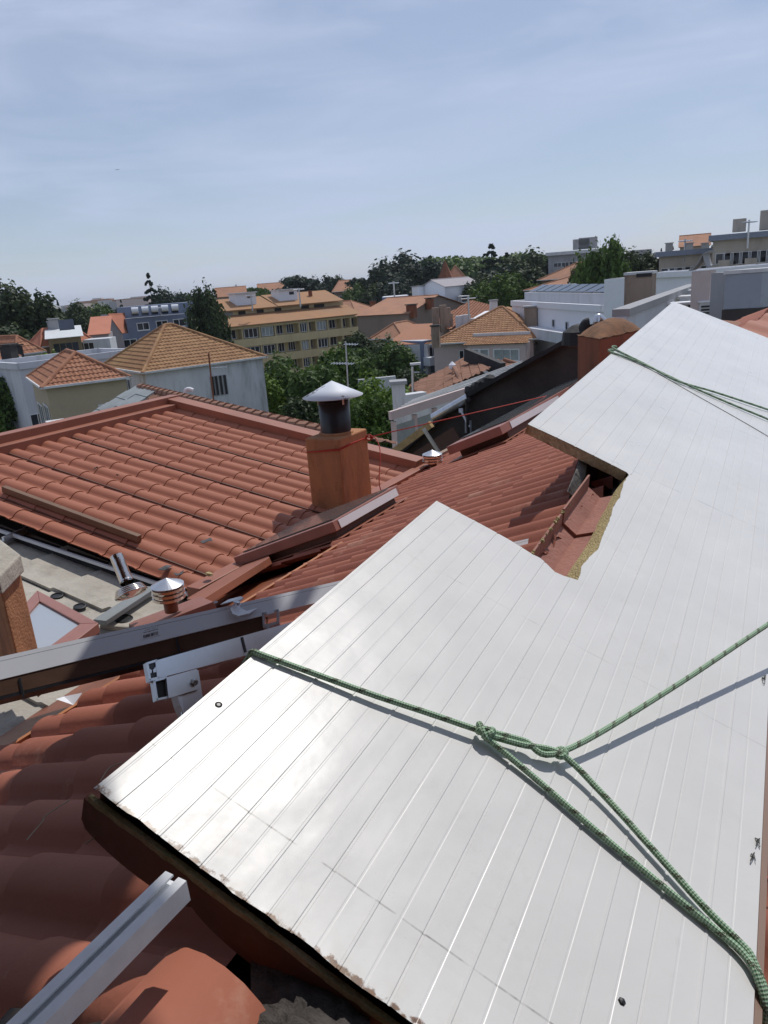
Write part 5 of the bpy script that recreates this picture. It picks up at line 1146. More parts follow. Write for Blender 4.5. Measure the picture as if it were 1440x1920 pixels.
m = MB(); m.tube([h.A+n*6+u*(wdt*.8)+Z*3.4, h.A+n*6+u*(wdt*.8)+Z*4.6], .35, 12); m.build('roof_vent', 'rust', h.root)
yz = h
# ---- small stair tower in front of its left end
h = House('stair_tower', 'small pale stair tower with white metal lid at the left end of the yellow building', (415,629), (434,626), 3, 'mauve', rng=105, cat='tower', sheet_roof='whitemetal')
# ---- orange roofs and pale building right of it
h = House('pale_house', 'cream house with bright orange roof joined to the right end of the yellow building', (641,592), (668,589), 10, 'cream', rng=148)
h.slope_([h.A-h.n*.3-h.u*2, h.B-h.n*.3+h.u*.5, h.E+V((0,0,3))-h.u*1, h.D+V((0,0,3))-h.u*3], 'brighttile', False)
h.win([(645,599,657,611)], glass='glass')
h = House('pale_house', 'cream house with dull brown hipped roof and dark chimney right of the bright orange roof', (667,589), (713,583), 11, 'cream', rng=150)
h.hip(2.4, 'fartile', real=False, over=.5); h.stack(699, 563, .9, 2.6, 'rust', rng=149, cap='dark')
h.win([(670,594,678,598),(678,596,687,604),(696,591,702,596),(704,590,709,595)], glass='glass', frame='frame')
h = House('low_house', 'low house with brown hipped roof half hidden behind the garden trees', (697,637), (755,632), 8, 'yellow', rng=95, r2=93); h.hip(1.7, 'fartile', real=False)
st_ = House('stair_block', 'grey external stair with sloping roofs right of the yellow building', (664,612), (712,606), 5, 'concrete', rng=138, r2=138, cat='building'); st_.slope_([st_.A+V((0,0,-.2)), st_.B+V((0,0,-1.8)), st_.E+V((0,0,-1.7)), st_.D+V((0,0,0))], 'metalroof', False)
# ---- white and blue houses
h = House('white_house', 'white and blue house with balconies behind the brown hipped roof', (716,558), (766,553), 10, 'blue', rng=150, r2=150, sheet_roof='white'); h.grid('front', 5, 3, 1.6, 2.9, 1.0, 1.5, m0=0, m1=1, mull=0)
h = House('white_house', 'low white house with one tall window and flat roof left of the brown gable wall', (752,564), (800,560), 10, 'white', rng=140, r2=138, sheet_roof='white'); h.win([(749,562,759,577)], glass='glass')
h = House('white_gabled_house', 'tall white gabled house with dark roof edge among the distant roofs', (787,541), (834,541), 11, 'cleanwhite', rng=150, r2=146); h.gable(1.4, 'mauve', real=False, along_u=False); h.stack(783,536,1.6,3,'cleanwhite',rng=149)
h = House('low_orange_house', 'small orange roofed shed in front of the white house balconies', (724,592), (748,590), 5, 'ledge', rng=118, r2=118); h.slope_([h.A, h.B, h.E+V((0,0,1)), h.D+V((0,0,1))], 'fartile', False)
h = House('white_terrace', 'white terrace block with railings below the brown gable wall', (722,608), (764,603), 7, 'white', rng=112, r2=110, cat='building', sheet_roof='concrete'); h.grid('front', 3, 2, 1.6, 3, 2.0, 1.4)
# ---- brown gable wall house
h = House('brown_gabled_house', 'house with big blank brown gable wall and narrow tiled roof edge', (765,588), (868,571), 8, 'brownwall', rng=105)
h.gable(1.9, 'fartile', real=False, along_u=False); h.stack(805, 558, .9, 1.6, 'rust', rng=110, cap='dark'); h.stack(771, 570, 1.1, 1.8, 'rust', rng=106, cap='dark')
# ---- long rows with salmon and brown roofs
h, q_ = quadroof('row_house', 'row house with long salmon roof slope rising behind the pink house', [(812,604,86),(842,622,80),(934,576,93),(884,566,101)], 'redtile', 'stainedtan', real=True, sp=.4, row=.6, amp=.08)
for (x, y) in ((816,577),(830,572),(838,577),(842,588)):
    c = RG(x, y, 82); m = MB(); m.frame(c-V((.35,.35,2.8)), V((.7,0,0)), V((0,.7,0)), V((0,0,2.8))); m.build('chimney', 'stainedtan', h)
h, q_ = quadroof('row_house', 'row house with brown roof, white skylight edge and small dormers', [(842,622,79),(872,634,76),(950,586,86),(932,577,90)], 'browntile', 'stainedtan', real=True, sp=.4, row=.6, amp=.08)
for (x, y) in ((862,592),(874,590),(886,597)):
    c = RG(x, y, 78); m = MB(); m.frame(c-V((.4,.4,1.2)), V((.8,0,0)), V((0,.8,0)), V((0,0,1.2))); m.build('chimney', 'white', h)
m = MB(); m.beam(RG(885,602,80), RG(914,585,86), .5, .12); m.build('skylight_edge', 'cleanwhite', h)
h = House('tiled_shed', 'low tiled shed roof below the brown gable wall beside the white terrace', (722,648), (800,641), 8, 'ledge', rng=84, r2=82); h.slope_([h.A, h.B, h.E+V((0,0,1.6)), h.D+V((0,0,1.6))], 'redtile', False)
h = House('balcony_block', 'narrow white and blue block with stacked balconies left of the pink house', (792,640), (812,637), 6, 'blue', rng=82, cat='building', sheet_roof='white'); h.grid('front', 1, 3, 1.4, 2.8, 1.2, 1.3)
m = MB()
for k in range(3): m.frame(h.A-h.n*1.0-V((0,0,2.6+k*2.8)), h.u*h.w, h.n*1.0, V((0,0,.9)))
m.build('balcony', 'cleanwhite', h.root)
# ---- pink house
h = House('pink_house', 'pale pink house with golden hipped roof and glazed gallery', (813,646), (1000,636), 12, 'pink', rng=72)
h.hip(2.7, 'oldtile', over=.45, sp=.28, row=.40, amp=.06, ridge=(.62,.5,.66,.5))
h.stack(816, 609, .7, 2.0, 'stainedtan', rng=69, cap='dark'); h.stack(995, 573, 1.2, 3.6, 'stainedtan', rng=75, cap='concrete')
ga = House('glazed_gallery', 'projecting glazed gallery with tiled lean-to roof on the pink house front', (876,648), (985,644), 2.0, 'pink', rng=69.3, cat='gallery')
ga.slope_([ga.A-ga.n*.3-ga.u*.3+V((0,0,.05)), ga.B-ga.n*.3+ga.u*.3+V((0,0,.05)), ga.E+V((0,0,.6)), ga.D+V((0,0,.6))], 'oldtile', True)
ga.win([(882,656,897,668),(901,656,915,670),(927,656,941,675),(943,656,956,675),(958,656,972,675)], glass='curtain', mull=0, fr=.10)
h.win([(862,658,869,672)], glass='glass', mull=0)
m = MB(); q = V((ga.A.x, ga.A.y, ga.z+.62))+ga.n*1.9; m.frame(q, ga.u*ga.w, ga.n*.2, V((0,0,.25))); m.build('ledge', 'ledge', ga.root)
hw_ = House('curved_end_wing', 'rounded pink end wing with flared tiled eave right of the gallery', (1000,640), (1046,622), 9, 'pink', rng=74, cat='house')
hw_.hip(2.6, 'oldtile', over=.4, sp=.28, row=.40, amp=.06); hw_.grid('front', 4, 2, 1.7, 2.9, .8, 1.6, mull=0, glass='curtain')
h = House('small_tiled_lean_to', 'small tiled roof edge with white verge behind the end wing chimney', (1002,604), (1030,598), 5, 'pink', rng=84); h.slope_([h.A, h.B, h.E+V((0,0,1.5)), h.D+V((0,0,1.5))], 'oldtile', False)
# ---- brown tile roofs behind the lean-to
h, q_ = quadroof('brown_tiled_house', 'low house with brown hipped tile roof and a black ridge wall near the metal lean-to', [(770,733,33),(873,674,37),(924,701,31),(796,748,28)], 'browntile', 'whitedirty', real=True, sp=.25, row=.38, amp=.06)
m = MB(); m.tube([q_[1]+V((0,0,.05)), q_[0]+V((0,0,.05))], .10, 8); m.tube([RG(852,690,32.5), RG(868,723,29.5)], .10, 8); m.tube([RG(864,699,32), RG(790,746,28.5)], .10, 8); m.build('hip_caps', 'browntile', h)
m = MB(); m.beam(RG(874,676,34.5), RG(942,705,32), .25, .55); m.build('black_ridge_wall', 'bitumen', h)
m = MB(); p = RG(848,686,33); m.lathe(p, [(.001,-.2),(.15,-.1),(.16,.05),(.001,.2)], 10); m.build('white_finial', 'cleanwhite', h)
h, q_ = quadroof('brown_tiled_house', 'second low brown tiled roof right of the black ridge wall', [(889,670,41),(975,683,38),(945,700,34),(915,694,35)], 'browntile', 'whitedirty', real=True, sp=.25, row=.38, amp=.06)
m = MB(); m.tube([RG(902,668,40), RG(938,679,38)], .10, 8); m.tube([RG(945,674,38), RG(973,683,37.5)], .10, 8); m.build('hip_caps', 'browntile', h)
gp_ = thing('gate_pillar', RG(745,820,26), 'pale stained pillar with flat cap standing left of the metal lean-to', 'pillar')
p = RG(745,720,26); m = MB(); m.frame(p-V((.2,.2,3)), V((.45,0,0)), V((0,.45,0)), V((0,0,3))); m.build('shaft', 'whitedirty', gp_); m = MB(); m.frame(p-V((.27,.27,0)), V((.6,0,0)), V((0,.6,0)), V((0,0,.12))); m.build('cap', 'concrete', gp_)
h = House('whitewashed_wall', 'stained whitewashed garden wall behind the pale pillar', (752,742), (800,735), .4, 'whitedirty', rng=27.5, cat='wall')
lt_ = thing('metal_lean_to', RG(860,790,20), 'grey green standing seam lean-to roof over a glazed veranda', 'lean-to')
zl = RG(740,777,19.5).z; lq = [RG(737,778,19.5), RG(962,697,27.5), RG(935,700,28.5), RG(868,708,27)]
lq = [RG(737,778,19.5), RG(850,738,23.5), RG(985,690,29), RG(1010,672,33), RG(935,700,33), RG(870,727,29), RG(776,757,22.5)]
lq = [RG(730,779,19.0), RG(1010,690,24.0), RG(975,678,30.0), RG(776,751,24.0)]
nn3 = (lq[1]-lq[0]).cross(lq[3]-lq[0]).normalized(); nn3 = nn3 if nn3.z > 0 else -nn3
m = MB(); m.prism(lq, -nn3*.08); m.build('roof_sheet', 'metalroof', lt_, recalc=True)
m = MB()
for k in range(1, 7): f = k/7; m.beam(lq[0].lerp(lq[3], f)+nn3*.01, lq[1].lerp(lq[2], f)+nn3*.01, .05, .05)
m.build('seams', 'concrete', lt_)
m = MB(); m.beam(lq[0]-nn3*.1, lq[1]-nn3*.1, .1, .22, off=-.1); m.build('fascia', 'pink', lt_)
gl_ = MB(); a, c = lq[0]+(lq[1]-lq[0])*.03-V((0,0,.3)), lq[0]+(lq[1]-lq[0])*.5-V((0,0,.3)); gl_.face([a, c, c-V((0,0,2.6)), a-V((0,0,2.2))]); gl_.build('veranda_glass', 'curtain', lt_)
m = MB()
for f in (.02,.14,.26,.38,.5): p = lq[0]+(lq[1]-lq[0])*f-V((0,0,.2)); m.beam(p-V((0,0,3)), p, .14, .14, up=V((0,1,0)))
m.build('posts', 'pink', lt_)
sl2 = thing('street_lamp', RG(775,755,30), 'grey street lamp with flat head behind the pale pillar', 'street lamp')
m = MB(); m.tube([RG(776,790,30), RG(773,688,30)], [.07,.05], 10); m.build('pole', 'steel', sl2); m = MB(); m.beam(RG(769,685,30), RG(789,683,30), .22, .08); m.build('lamp_head', 'ledge', sl2); m = MB(); m.tube([RG(774,698,30), RG(787,698,30)], .02, 6); m.build('arm', 'steel', sl2)
an = thing('tv_antenna', RG(654,780,24), 'thin grey television antenna in front of the garden trees behind the orange chimney', 'antenna')
m = MB(); m.tube([RG(656,790,24), RG(648,640,24)], .025, 6); m.build('mast', 'steel', an)
m = MB()
for x0, x1, y, nel in ((645,671,645,5),(621,664,681,8)):
    a, b_ = RG(x0, y, 24), RG(x1, y+1, 24); m.tube([a, b_], .014, 5)
    for k in range(nel): p = a.lerp(b_, (k+.5)/nel); m.tube([p-V((.05,.3,0)), p+V((.05,.3,0))], .008, 4)
m.build('elements', 'steel', an)
# ---- modern white-grey block, right of centre
h = House('white_modern_block', 'long grey white apartment block with roof clutter and blue recesses behind the party wall', (960,573), (1127,585), 3.4, 'cleanwhite', rng=82, cat='apartment block', sheet_roof='concrete', parapet=.5)
h.win([(1036,600,1040,612),(1061,604,1065,618),(1043,630,1047,642),(1056,632,1059,643)], glass='dark', mull=0, frame='white', sill=False)
m = MB(); m.frame(h.A-h.n*1.4-h.u*0-V((0,0,2.6)), h.u*h.w, h.n*1.4, V((0,0,.9))); m.frame(h.A-h.n*1.2-V((0,0,6)), h.u*h.w*.8, h.n*1.2, V((0,0,.9))); m.build('balcony_band', 'white', h.root)
m = MB(); m.frame(h.A+h.n*1.2+h.u*.5, h.u*(h.w-1), h.n*2.2, V((0,0,1.25))); m.build('roof_storey', 'white', h.root)
rn = random.Random(4)
for k in range(9):
    q = h.A+h.n*1.4+h.u*(1.5+k*(h.w-4)/9)+V((0,0,1.3)); o = thing('roof_solar_panel', q, 'tilted dark solar panel number on the roof' if False else ['leftmost', 'second', 'third', 'fourth', 'fifth (middle)', 'sixth', 'seventh', 'eighth', 'rightmost'][k]+' dark tilted solar panel in the row on the grey white block', 'solar panel', 'solar panels on the grey white block')
    m = MB(); m.frame(q, h.u*1.7, h.n*1.4+V((0,0,.55)), V((0,0,.05))); m.build('glass_panel', 'solar', o); m = MB(); m.beam(q+h.u*.2+h.n*1.2, q+h.u*.2+h.n*1.2+V((0,0,.45)), .05, .05, up=h.n); m.beam(q+h.u*1.5+h.n*1.2, q+h.u*1.5+h.n*1.2+V((0,0,.45)), .05, .05, up=h.n); m.build('stand', 'steel', o)
h.stack(925, 562, .7, 3.4, 'ledge', rng=84); 
h2 = House('white_penthouse', 'white flat roofed penthouse with large panels left of the stained tan chimney', (1133,524), (1172,521), 8, 'cleanwhite', rng=60, r2=59, cat='building', sheet_roof='concrete')
h2 = House('white_penthouse', 'white penthouse wall with rooftop plants right of the stained tan chimney', (1229,521), (1298,516), 8, 'cleanwhite', rng=48, r2=46, cat='building', sheet_roof='concrete', parapet=.3)
# ---- stained tan chimney block
t1, c_, q1 = tower('chimney', 'large stained tan chimney block with dark slot near its top', (1224,513), 22, 1171, 1231, 4.0, 'stainedtan', azl=-72, azr=28, cap=.07)
fn = away(q1[0], q1[1])*-1; m = MB(); a = HIT(1193,518,(q1[0]+fn*.02, fn)); b_ = HIT(1222,516,(q1[0]+fn*.02, fn)); m.beam(a-V((0,0,.02)), b_-V((0,0,.02)), .02, .09, off=-.08); m.build('vent_slot', 'dark', t1)
# ---- long grey coping wall running to the hooded chimney
zc = RG(1170,590,13.5).z
cwl = thing('coping_wall', GZ(1230,565,zc)-V((0,0,1.5)), 'white wall with broad grey sloping coping leading to the hooded chimney', 'wall')
a, b_ = GZ(1164,594,zc), RG(1300,541,22); b_.z = RG(1300,541,22).z
m = MB(); m.beam(a, b_, .28, .12); m.build('coping', 'concrete', cwl)
m = MB(); m.beam(a-V((0,0,2.5)), b_-V((0,0,2.5)), .2, 2.5); m.build('wall', 'white', cwl)
# ---- hooded chimney
t2, c2, q2 = tower('chimney', 'white chimney with curved metal hood standing right of the grey coping', (1333,507), 17, 1297, 1343, 2.5, 'pink', azl=-75, azr=40)
m = MB(); ux = (q2[1]-q2[0]).normalized(); uy = (q2[2]-q2[1]).normalized(); wx = (q2[1]-q2[0]).length*.62; wy = (q2[2]-q2[1]).length*.6; Zv = V((0,0,1))
lp = [c2-ux*wx+Zv*.02, c2-ux*wx*.75+Zv*.05, c2-ux*wx*.5+Zv*.10, c2-ux*wx*.25+Zv*.17, c2-ux*.0+Zv*.27, c2+ux*wx*.1+Zv*.31]
rp_ = [c2+ux*wx*.1+Zv*.31, c2+ux*wx*.22+Zv*.20, c2+ux*wx*.38+Zv*.10, c2+ux*wx*.6+Zv*.05, c2+ux*wx*.85+Zv*.06, c2+ux*wx*1.02+Zv*.10]
for pr in (lp, rp_):
    for p, q in zip(pr, pr[1:]): m.prism([p-uy*wy, q-uy*wy, q+uy*wy, p+uy*wy], V((0,0,.02)))
m.prism([c2+ux*wx*.1-uy*wy+Zv*.31, c2+ux*wx*.6-uy*wy+Zv*.36, c2+ux*wx*.6+uy*wy+Zv*.36, c2+ux*wx*.1+uy*wy+Zv*.31], V((0,0,.02)))
m.build('curved_hood', 'concrete', t2, recalc=True)
# ---- metal clad box on dark base, right
t3, c3, q3 = tower('tank_enclosure', 'blue grey metal clad enclosure with pale rim at the right border', (1430,510), 14.5, 1360, 1470, .58, mat('clad_metal', (.33,.36,.41), .5, var=.1, vscale=2, stain=.5, sscale=2), azl=-68, azr=60, cap=.06, cat='enclosure')
m = MB(); cc = (q3[0]+q3[2])/2; m.prism([cc+(p-cc)*1.04-V((0,0,.58)) for p in q3], V((0,0,-.9))); m.build('dark_plinth', 'darkwall', t3, recalc=True)
h = House('pale_wall', 'pale panelled wall with grey edge between hooded chimney and metal enclosure', (1334,512), (1358,506), 0.4, 'concrete', rng=15.5, r2=15.3, cat='wall', z0=13.0)
# ---- air conditioning units
def ac(label, x, y, r, wd, ht, louvre=False, rot=-1):
    q = RG(x, y, r); root = thing('air_conditioner', q-V((0,0,ht)), label, 'air conditioner', 'air conditioning units behind the panel')
    ux, uy = dirv(100), dirv(10); m = MB(); m.frame(q-ux*wd/2-V((0,0,ht)), ux*wd, uy*.38, V((0,0,ht))); bevel(m.build('casing', 'ledge', root), .01)
    m = MB(); m.frame(q-ux*(wd/2+.03)-uy*.04, ux*(wd+.06), uy*.46, V((0,0,.03))); m.build('lid', 'cleanwhite', root)
    if louvre:
        m = MB()
        for k in range(6): m.frame(q-ux*wd*.42-uy*.015-V((0,0,.10+k*ht*.13)), ux*wd*.5, uy*.015, V((0,0,.035)))
        m.build('louvres', 'dark', root)
    else: m = MB(); m.lathe(q+ux*wd*.12-uy*.01-V((0,0,ht*.5)), [(.001,.0),(ht*.36,0),(ht*.40,.012),(ht*.44,0)], 28, -uy); m.build('fan_grille', 'dark', root)
ac('white air conditioning unit with louvred side right of the panel tip', 1334, 566, 17, .46, .50, True)
ac('white air conditioning unit with round fan left of the panel tip', 1240, 572, 17, .60, .60)
ac('white air conditioning unit just behind the panel tip', 1290, 569, 17.5, .42, .5)
m = MB(); m.beam(RG(1251,561,18.5), RG(1354,556,18.5), .6, .06); o = m.build('pale_slab', 'ledge', origin=RG(1290,557,18.5)); tag(o, 'thin pale slab shelf above the air conditioning units', 'slab')
m = MB(); m.beam(RG(1276,553,20), RG(1312,550,20), .5, .10); o = m.build('pale_box', 'ledge', origin=RG(1290,552,20)); tag(o, 'small pale flat box lid beyond the air conditioning units', 'box lid')
m = MB(); a = RG(1248,564,19); m.frame(a-V((0,0,.9)), RG(1350,558,19)-a, V((0,.1,0)), V((0,0,.85))); o = m.build('dark_backboard', 'dark', origin=a); tag(o, 'dark board behind the air conditioning units', 'board')
# ---- roofs at the right border
q = [RG(1330,598,11.5), RG(1425,606,11.5), RG(1440,650,9.2), RG(1318,600,10)]
rb_ = thing('brown_felt_roof', q[0]-V((0,0,.5)), 'brown mossy sheet roof between air conditioner and dark plinth', 'roof'); m = MB(); m.prism(q, V((0,0,-.1))); m.build('roof_sheet', 'browntile', rb_, recalc=True)
rp = thing('salmon_sheet_roof', RG(1430,620,8.5)-V((0,0,.3)), 'salmon terracotta sheet roof edge at the right border above the panel', 'roof')
q = [RG(1372,622,8.4), RG(1450,588,9.2), RG(1520,600,8.8), RG(1450,648,7.8)]; tiled('roof_sheet', q, 'terra', rp, down=(q[3]-q[0]), sp=.3, row=3, amp=.04, step=.0, k=8)
# ---- far right apartment blocks
def ablock(label, p1, p2, depth, rng, wallm, nf, nw, win_w=1.6, win_h=1.3, step=2.9, balc=True, roofm='bluegrey', cat='apartment block', first=2.2):
    h = House('apartment_block', label, p1, p2, depth, wallm, rng=rng, r2=rng, cat=cat)
    m = MB(); m.frame(h.A-h.u*.5-h.n*.5+V((0,0,0)), h.u*(h.w+1), h.n*(depth+1), V((0,0,.65))); m.build('roof_band', roofm, h.root)
    h.grid('front', nw, nf, first, step, win_w, win_h, mull=1)
    if balc:
        for j in range(nf):
            for i in range(0, nw, 3):
                q = h.A + h.u*(h.w*(.08+.84*(i+.0)/nw)) - V((0,0,first+.7+.4+j*step)) - h.n*1.1; m = MB(); m.frame(q, h.u*(h.w*.84/nw*1.3), h.n*1.1, V((0,0,1.0))); m.build('balcony', wallm, h.root)
    return h
h = ablock('tan apartment block with blue roof band at the right border', (1337,452), (1500,433), 14, 105, 'tan', 5, 8); 
m = MB(); m.frame(h.A+h.u*5+h.n*3+V((0,0,.9)), h.u*5, h.n*4, V((0,0,2.2))); m.build('lift_housing', 'tan', h.root)
m = MB(); m.frame(h.A+h.u*2+h.n*3+V((0,0,.9)), h.u*1.5, h.n*2, V((0,0,1.5))); m.build('chimney', 'tan', h.root)
h = ablock('lower tan apartment block with grey blue roof band left of the taller one', (1236,482), (1362,470), 12, 112, 'tan', 4, 7)
h = House('orange_roofed_house', 'distant orange roofs and chimneys behind the lower tan apartment block', (1275,464), (1330,459), 10, 'tan', rng=150, r2=150); h.gable(2, 'fartile', real=False)
for x, y in ((1255,455),(1293,455),(1322,455)): h.stack(x, y, 1.2, 2.2, 'concrete', rng=148)
h = ablock('pale blue grey apartment block on the skyline behind the tall trees', (1028,480), (1165,468), 12, 170, 'concrete', 4, 8, roofm='ledge')
m = MB(); m.frame(h.A+h.u*5+h.n*2+V((0,0,.9)), h.u*3.4, h.n*4, V((0,0,2.0))); m.frame(h.A+h.u*(h.w*.42)+h.n*2+V((0,0,.9)), h.u*3.8, h.n*4, V((0,0,2.2))); m.build('lift_housings', 'concrete', h.root)
h = House('grey_block', 'small far grey block on the skyline right of the tall trees', (1180,470), (1222,467), 8, 'concrete', rng=190, r2=190, cat='building'); h.grid('front', 4, 2, 1.6, 2.8, 1.2, 1.1)
h = House('orange_roofed_house', 'wide orange roofed house below the pale blue grey apartment block', (1016,526), (1092,518), 13, 'stainedtan', rng=135, r2=130); h.hip(2.4, 'fartile', real=False, over=.6); h.grid('front', 6, 1, 1.0, 3, .9, .7)
h = House('orange_roofed_house', 'low orange roofed house in front of the wide one, beside the tall trees', (992,545), (1085,536), 9, 'stainedtan', rng=118, r2=112); h.hip(1.6, 'fartile', real=False, over=.6)
# ---- villa with turret and other roofs in the middle distance
h = House('turreted_villa', 'orange roofed villa with pointed turret in front of the wood', (832,534), (878,531), 12, 'stainedtan', rng=200, r2=200); h.hip(4.5, 'fartile', real=False, over=.6)
m = MB(); q = RG(836,528,197); m.frame(q-V((1.6,1.6,4)), V((3.2,0,0)), V((0,3.2,0)), V((0,0,4))); tw_ = m.build('turret', 'stainedtan', h.root); m = MB(); m.lathe(q, [(2.4,0),(1.2,2.4),(.01,5.2)], 8); m.build('turret_roof', 'rust', tw_)
m = MB(); q = RG(868,530,198); m.frame(q-V((2,1.6,3)), V((4,0,0)), V((0,3.2,0)), V((0,0,3.6))); m.build('dormer', 'fartile', h.root)
h = House('orange_roofed_house', 'brown orange roofed house left of the bright green trees', (852,548), (892,545), 10, 'stainedtan', rng=165, r2=165); h.hip(2.6, 'fartile', real=False, over=.6)
h = House('grey_house', 'grey flat fronted house with dark upper window below the villa', (858,556), (906,553), 9, 'concrete', rng=145, r2=145, sheet_roof='ledge'); h.win([(866,556,876,566)], glass='dark', mull=0)
h = House('orange_roofed_house', 'salmon flat roofed house left of the villa behind the white gable', (810,548), (848,546), 8, 'pink', rng=158, r2=158); h.hip(1.2, 'fartile', real=False)
h = House('old_manor', 'pale old manor with flat topped roof behind the yellow building', (626,548), (672,543), 12, 'stainedtan', rng=220, r2=220); h.hip(3.0, 'fartile', real=False, over=.6, ridge=(.25,.5,.75,.5)); h.grid('front', 6, 2, 2, 3, 1, 1.6, glass='dark')
h = House('orange_roofed_house', 'long orange roofed house on the skyline behind the yellow building left end', (406,558), (462,554), 10, 'stainedtan', rng=230, r2=230); h.gable(2.6, 'fartile', real=False)
h = House('orange_roofed_house', 'pale roofed long house on the skyline right of the palm', (484,547), (532,543), 10, 'stainedtan', rng=260, r2=260); h.gable(2.4, 'fartile', real=False)
# ---- far left low houses
h = House('tiled_house', 'low white house with reddish hipped roof and dark chimney near the left border', (-30,681), (28,671), 9, 'cleanwhite', rng=68); h.hip(1.6, 'redtile', real=True, sp=.4, row=.5, amp=.07); h.stack(14, 645, .9, 3.0, 'dark', rng=67, cap='dark')
h = House('tiled_house', 'low white house with pointed reddish roof left of the olive house', (30,667), (76,661), 9, 'cleanwhite', rng=76); h.hip(1.6, 'redtile', real=True, sp=.4, row=.5, amp=.07); h.stack(28, 646, .8, 2.4, 'dark', rng=74, cap='dark')
h = House('tiled_house', 'small steep orange roof touching the olive house', (56,652), (78,650), 6, 'stainedtan', rng=92, r2=90); h.hip(1.8, 'salmonroof', real=False)
# ---- far city, 1 to 2 km away
rn = random.Random(12)
for i in range(46):
    x = rn.uniform(112, 400); r = rn.uniform(700, 1700); y = 566-.073*(x-170) + rn.uniform(-4, 6); wd = rn.uniform(14, 45); q = RG(x, y, r); q2 = V((q.x, q.y, 0)); hgt = max(5, min(q.z, 38))
    m = MB(); ux, uy = dirv(100+rn.uniform(-25,25)), dirv(10); m.frame(q2, ux*wd, uy*15, V((0,0,hgt))); k_ = rn.choice((0,0,1,2,3)); o = m.build('distant_building', ('hazecity','fartile','concrete','pink')[k_], origin=q2); o['tmp'] = ('pale','orange','grey','pinkish')[k_]; tag(o, 'x', 'building', 'distant city blocks on the left skyline')
for (x, y, r, wd, hh) in ((181,559,1500,16,26),(196,560,1500,17,24)):
    q = RG(x, y, r); q2 = V((q.x-wd/2, q.y, 0)); m = MB(); m.frame(q2, V((wd,0,0)), V((0,14,0)), V((0,0,q.z))); o = m.build('distant_tower', 'pink', origin=q2); tag(o, 'pale pink distant tower block on the left skyline, ' + ('left' if x < 190 else 'right') + ' of the pair', 'tower block')
# distant crane
cr_ = thing('tower_crane', V((RG(443,545,420).x, RG(443,545,420).y, 0)), 'thin distant tower crane on the skyline above the yellow building', 'crane')
q = RG(443,541,420); m = MB(); m.beam(V((q.x,q.y,0)), q+V((0,0,2)), .8, .8, up=V((0,1,0))); m.build('tower', 'crane', cr_); m = MB(); m.beam(RG(405,545,420), RG(444,541,420), .6, .7); m.build('jib', 'crane', cr_)
# ---- street and car
sa = [GZ(-60,905,.02), GZ(60,905,.02), GZ(34,760,.02), GZ(2,760,.02)]
st0, st1 = GZ(22,900,.0), GZ(14,740,.0)
dS = (st1-st0).normalized(); pS = V((dS.y,-dS.x,0))
m = MB(); m.face([st0-dS*40+pS*5+V((0,0,.004)), st1+dS*60+pS*5+V((0,0,.004)), st1+dS*60-pS*5+V((0,0,.004)), st0-dS*40-pS*5+V((0,0,.004))]); o = m.build('road', 'street', origin=st0); tag(o, kind='structure')
m = MB(); m.frame(st0-dS*40+pS*3.2, dS*160, pS*1.6, V((0,0,.13))); m.frame(st0-dS*40-pS*5, dS*160, pS*1.6, V((0,0,.13))); o = m.build('pavement', 'pave', origin=st0); tag(o, kind='structure')
def car(label, pos, fw, paint):
    root = thing('parked_car', pos, label, 'car'); fw = fw.normalized(); sd = V((fw.y,-fw.x,0)); Z = V((0,0,1)); L_, Wd = 4.1, 1.72
    P = lambda a, b, c: pos + fw*(a*L_/2) + sd*(b*Wd/2) + Z*c
    prof = [(-1,.35),(-1,.75),(-.94,.95),(-.30,.98) ,(1-.12,.88),(1,.70),(1,.35)]
    m = MB(); m.prism([P(a,-1,c) for a, c in prof], sd*Wd); bevel(m.build('body', paint, root, recalc=True), .06, 3)
    m = MB(); m.prism([P(a,-.86,c) for a, c in ((-.92,.93),(-.72,1.42),(.05,1.46),(.48,.95))], sd*Wd*.86); bevel(m.build('glasshouse', 'glass', root, recalc=True), .05, 3)
    m = MB(); m.prism([P(a,-.80,c) for a, c in ((-.74,1.42),(-.70,1.47),(.02,1.50),(.06,1.45))], sd*Wd*.80); m.build('roof', paint, root, recalc=True)
    for a in (-.62,.62):
        for b in (-1, 1):
            m = MB(); m.lathe(P(a,b*.86,.31), [(.0001,-.1),(.31,-.1),(.31,.1),(.0001,.1)], 18, sd); o = m.build('wheel', 'tyre', root); m = MB(); m.lathe(P(a,b*.86,.31)+sd*b*.105, [(.0001,0),(.19,0),(.2,-.01)], 14, sd); m.build('rim', 'steel', o)
    for b in (-.7,.7):
        m = MB(); m.frame(P(1.0,b-.15,.62), sd*.28, fw*.03, Z*.16); m.build('headlight', 'tank', root); m = MB(); m.frame(P(-1.0,b-.15,.66), sd*.28, -fw*.03, Z*.18); m.build('tail_light', 'redrope', root)
car('white hatchback parked on the street at the left border', GZ(13,836,.13), dirv(-75), 'carpaint')
car('dark car standing further up the left street', GZ(2,806,.13), dirv(15), 'blackpaint')
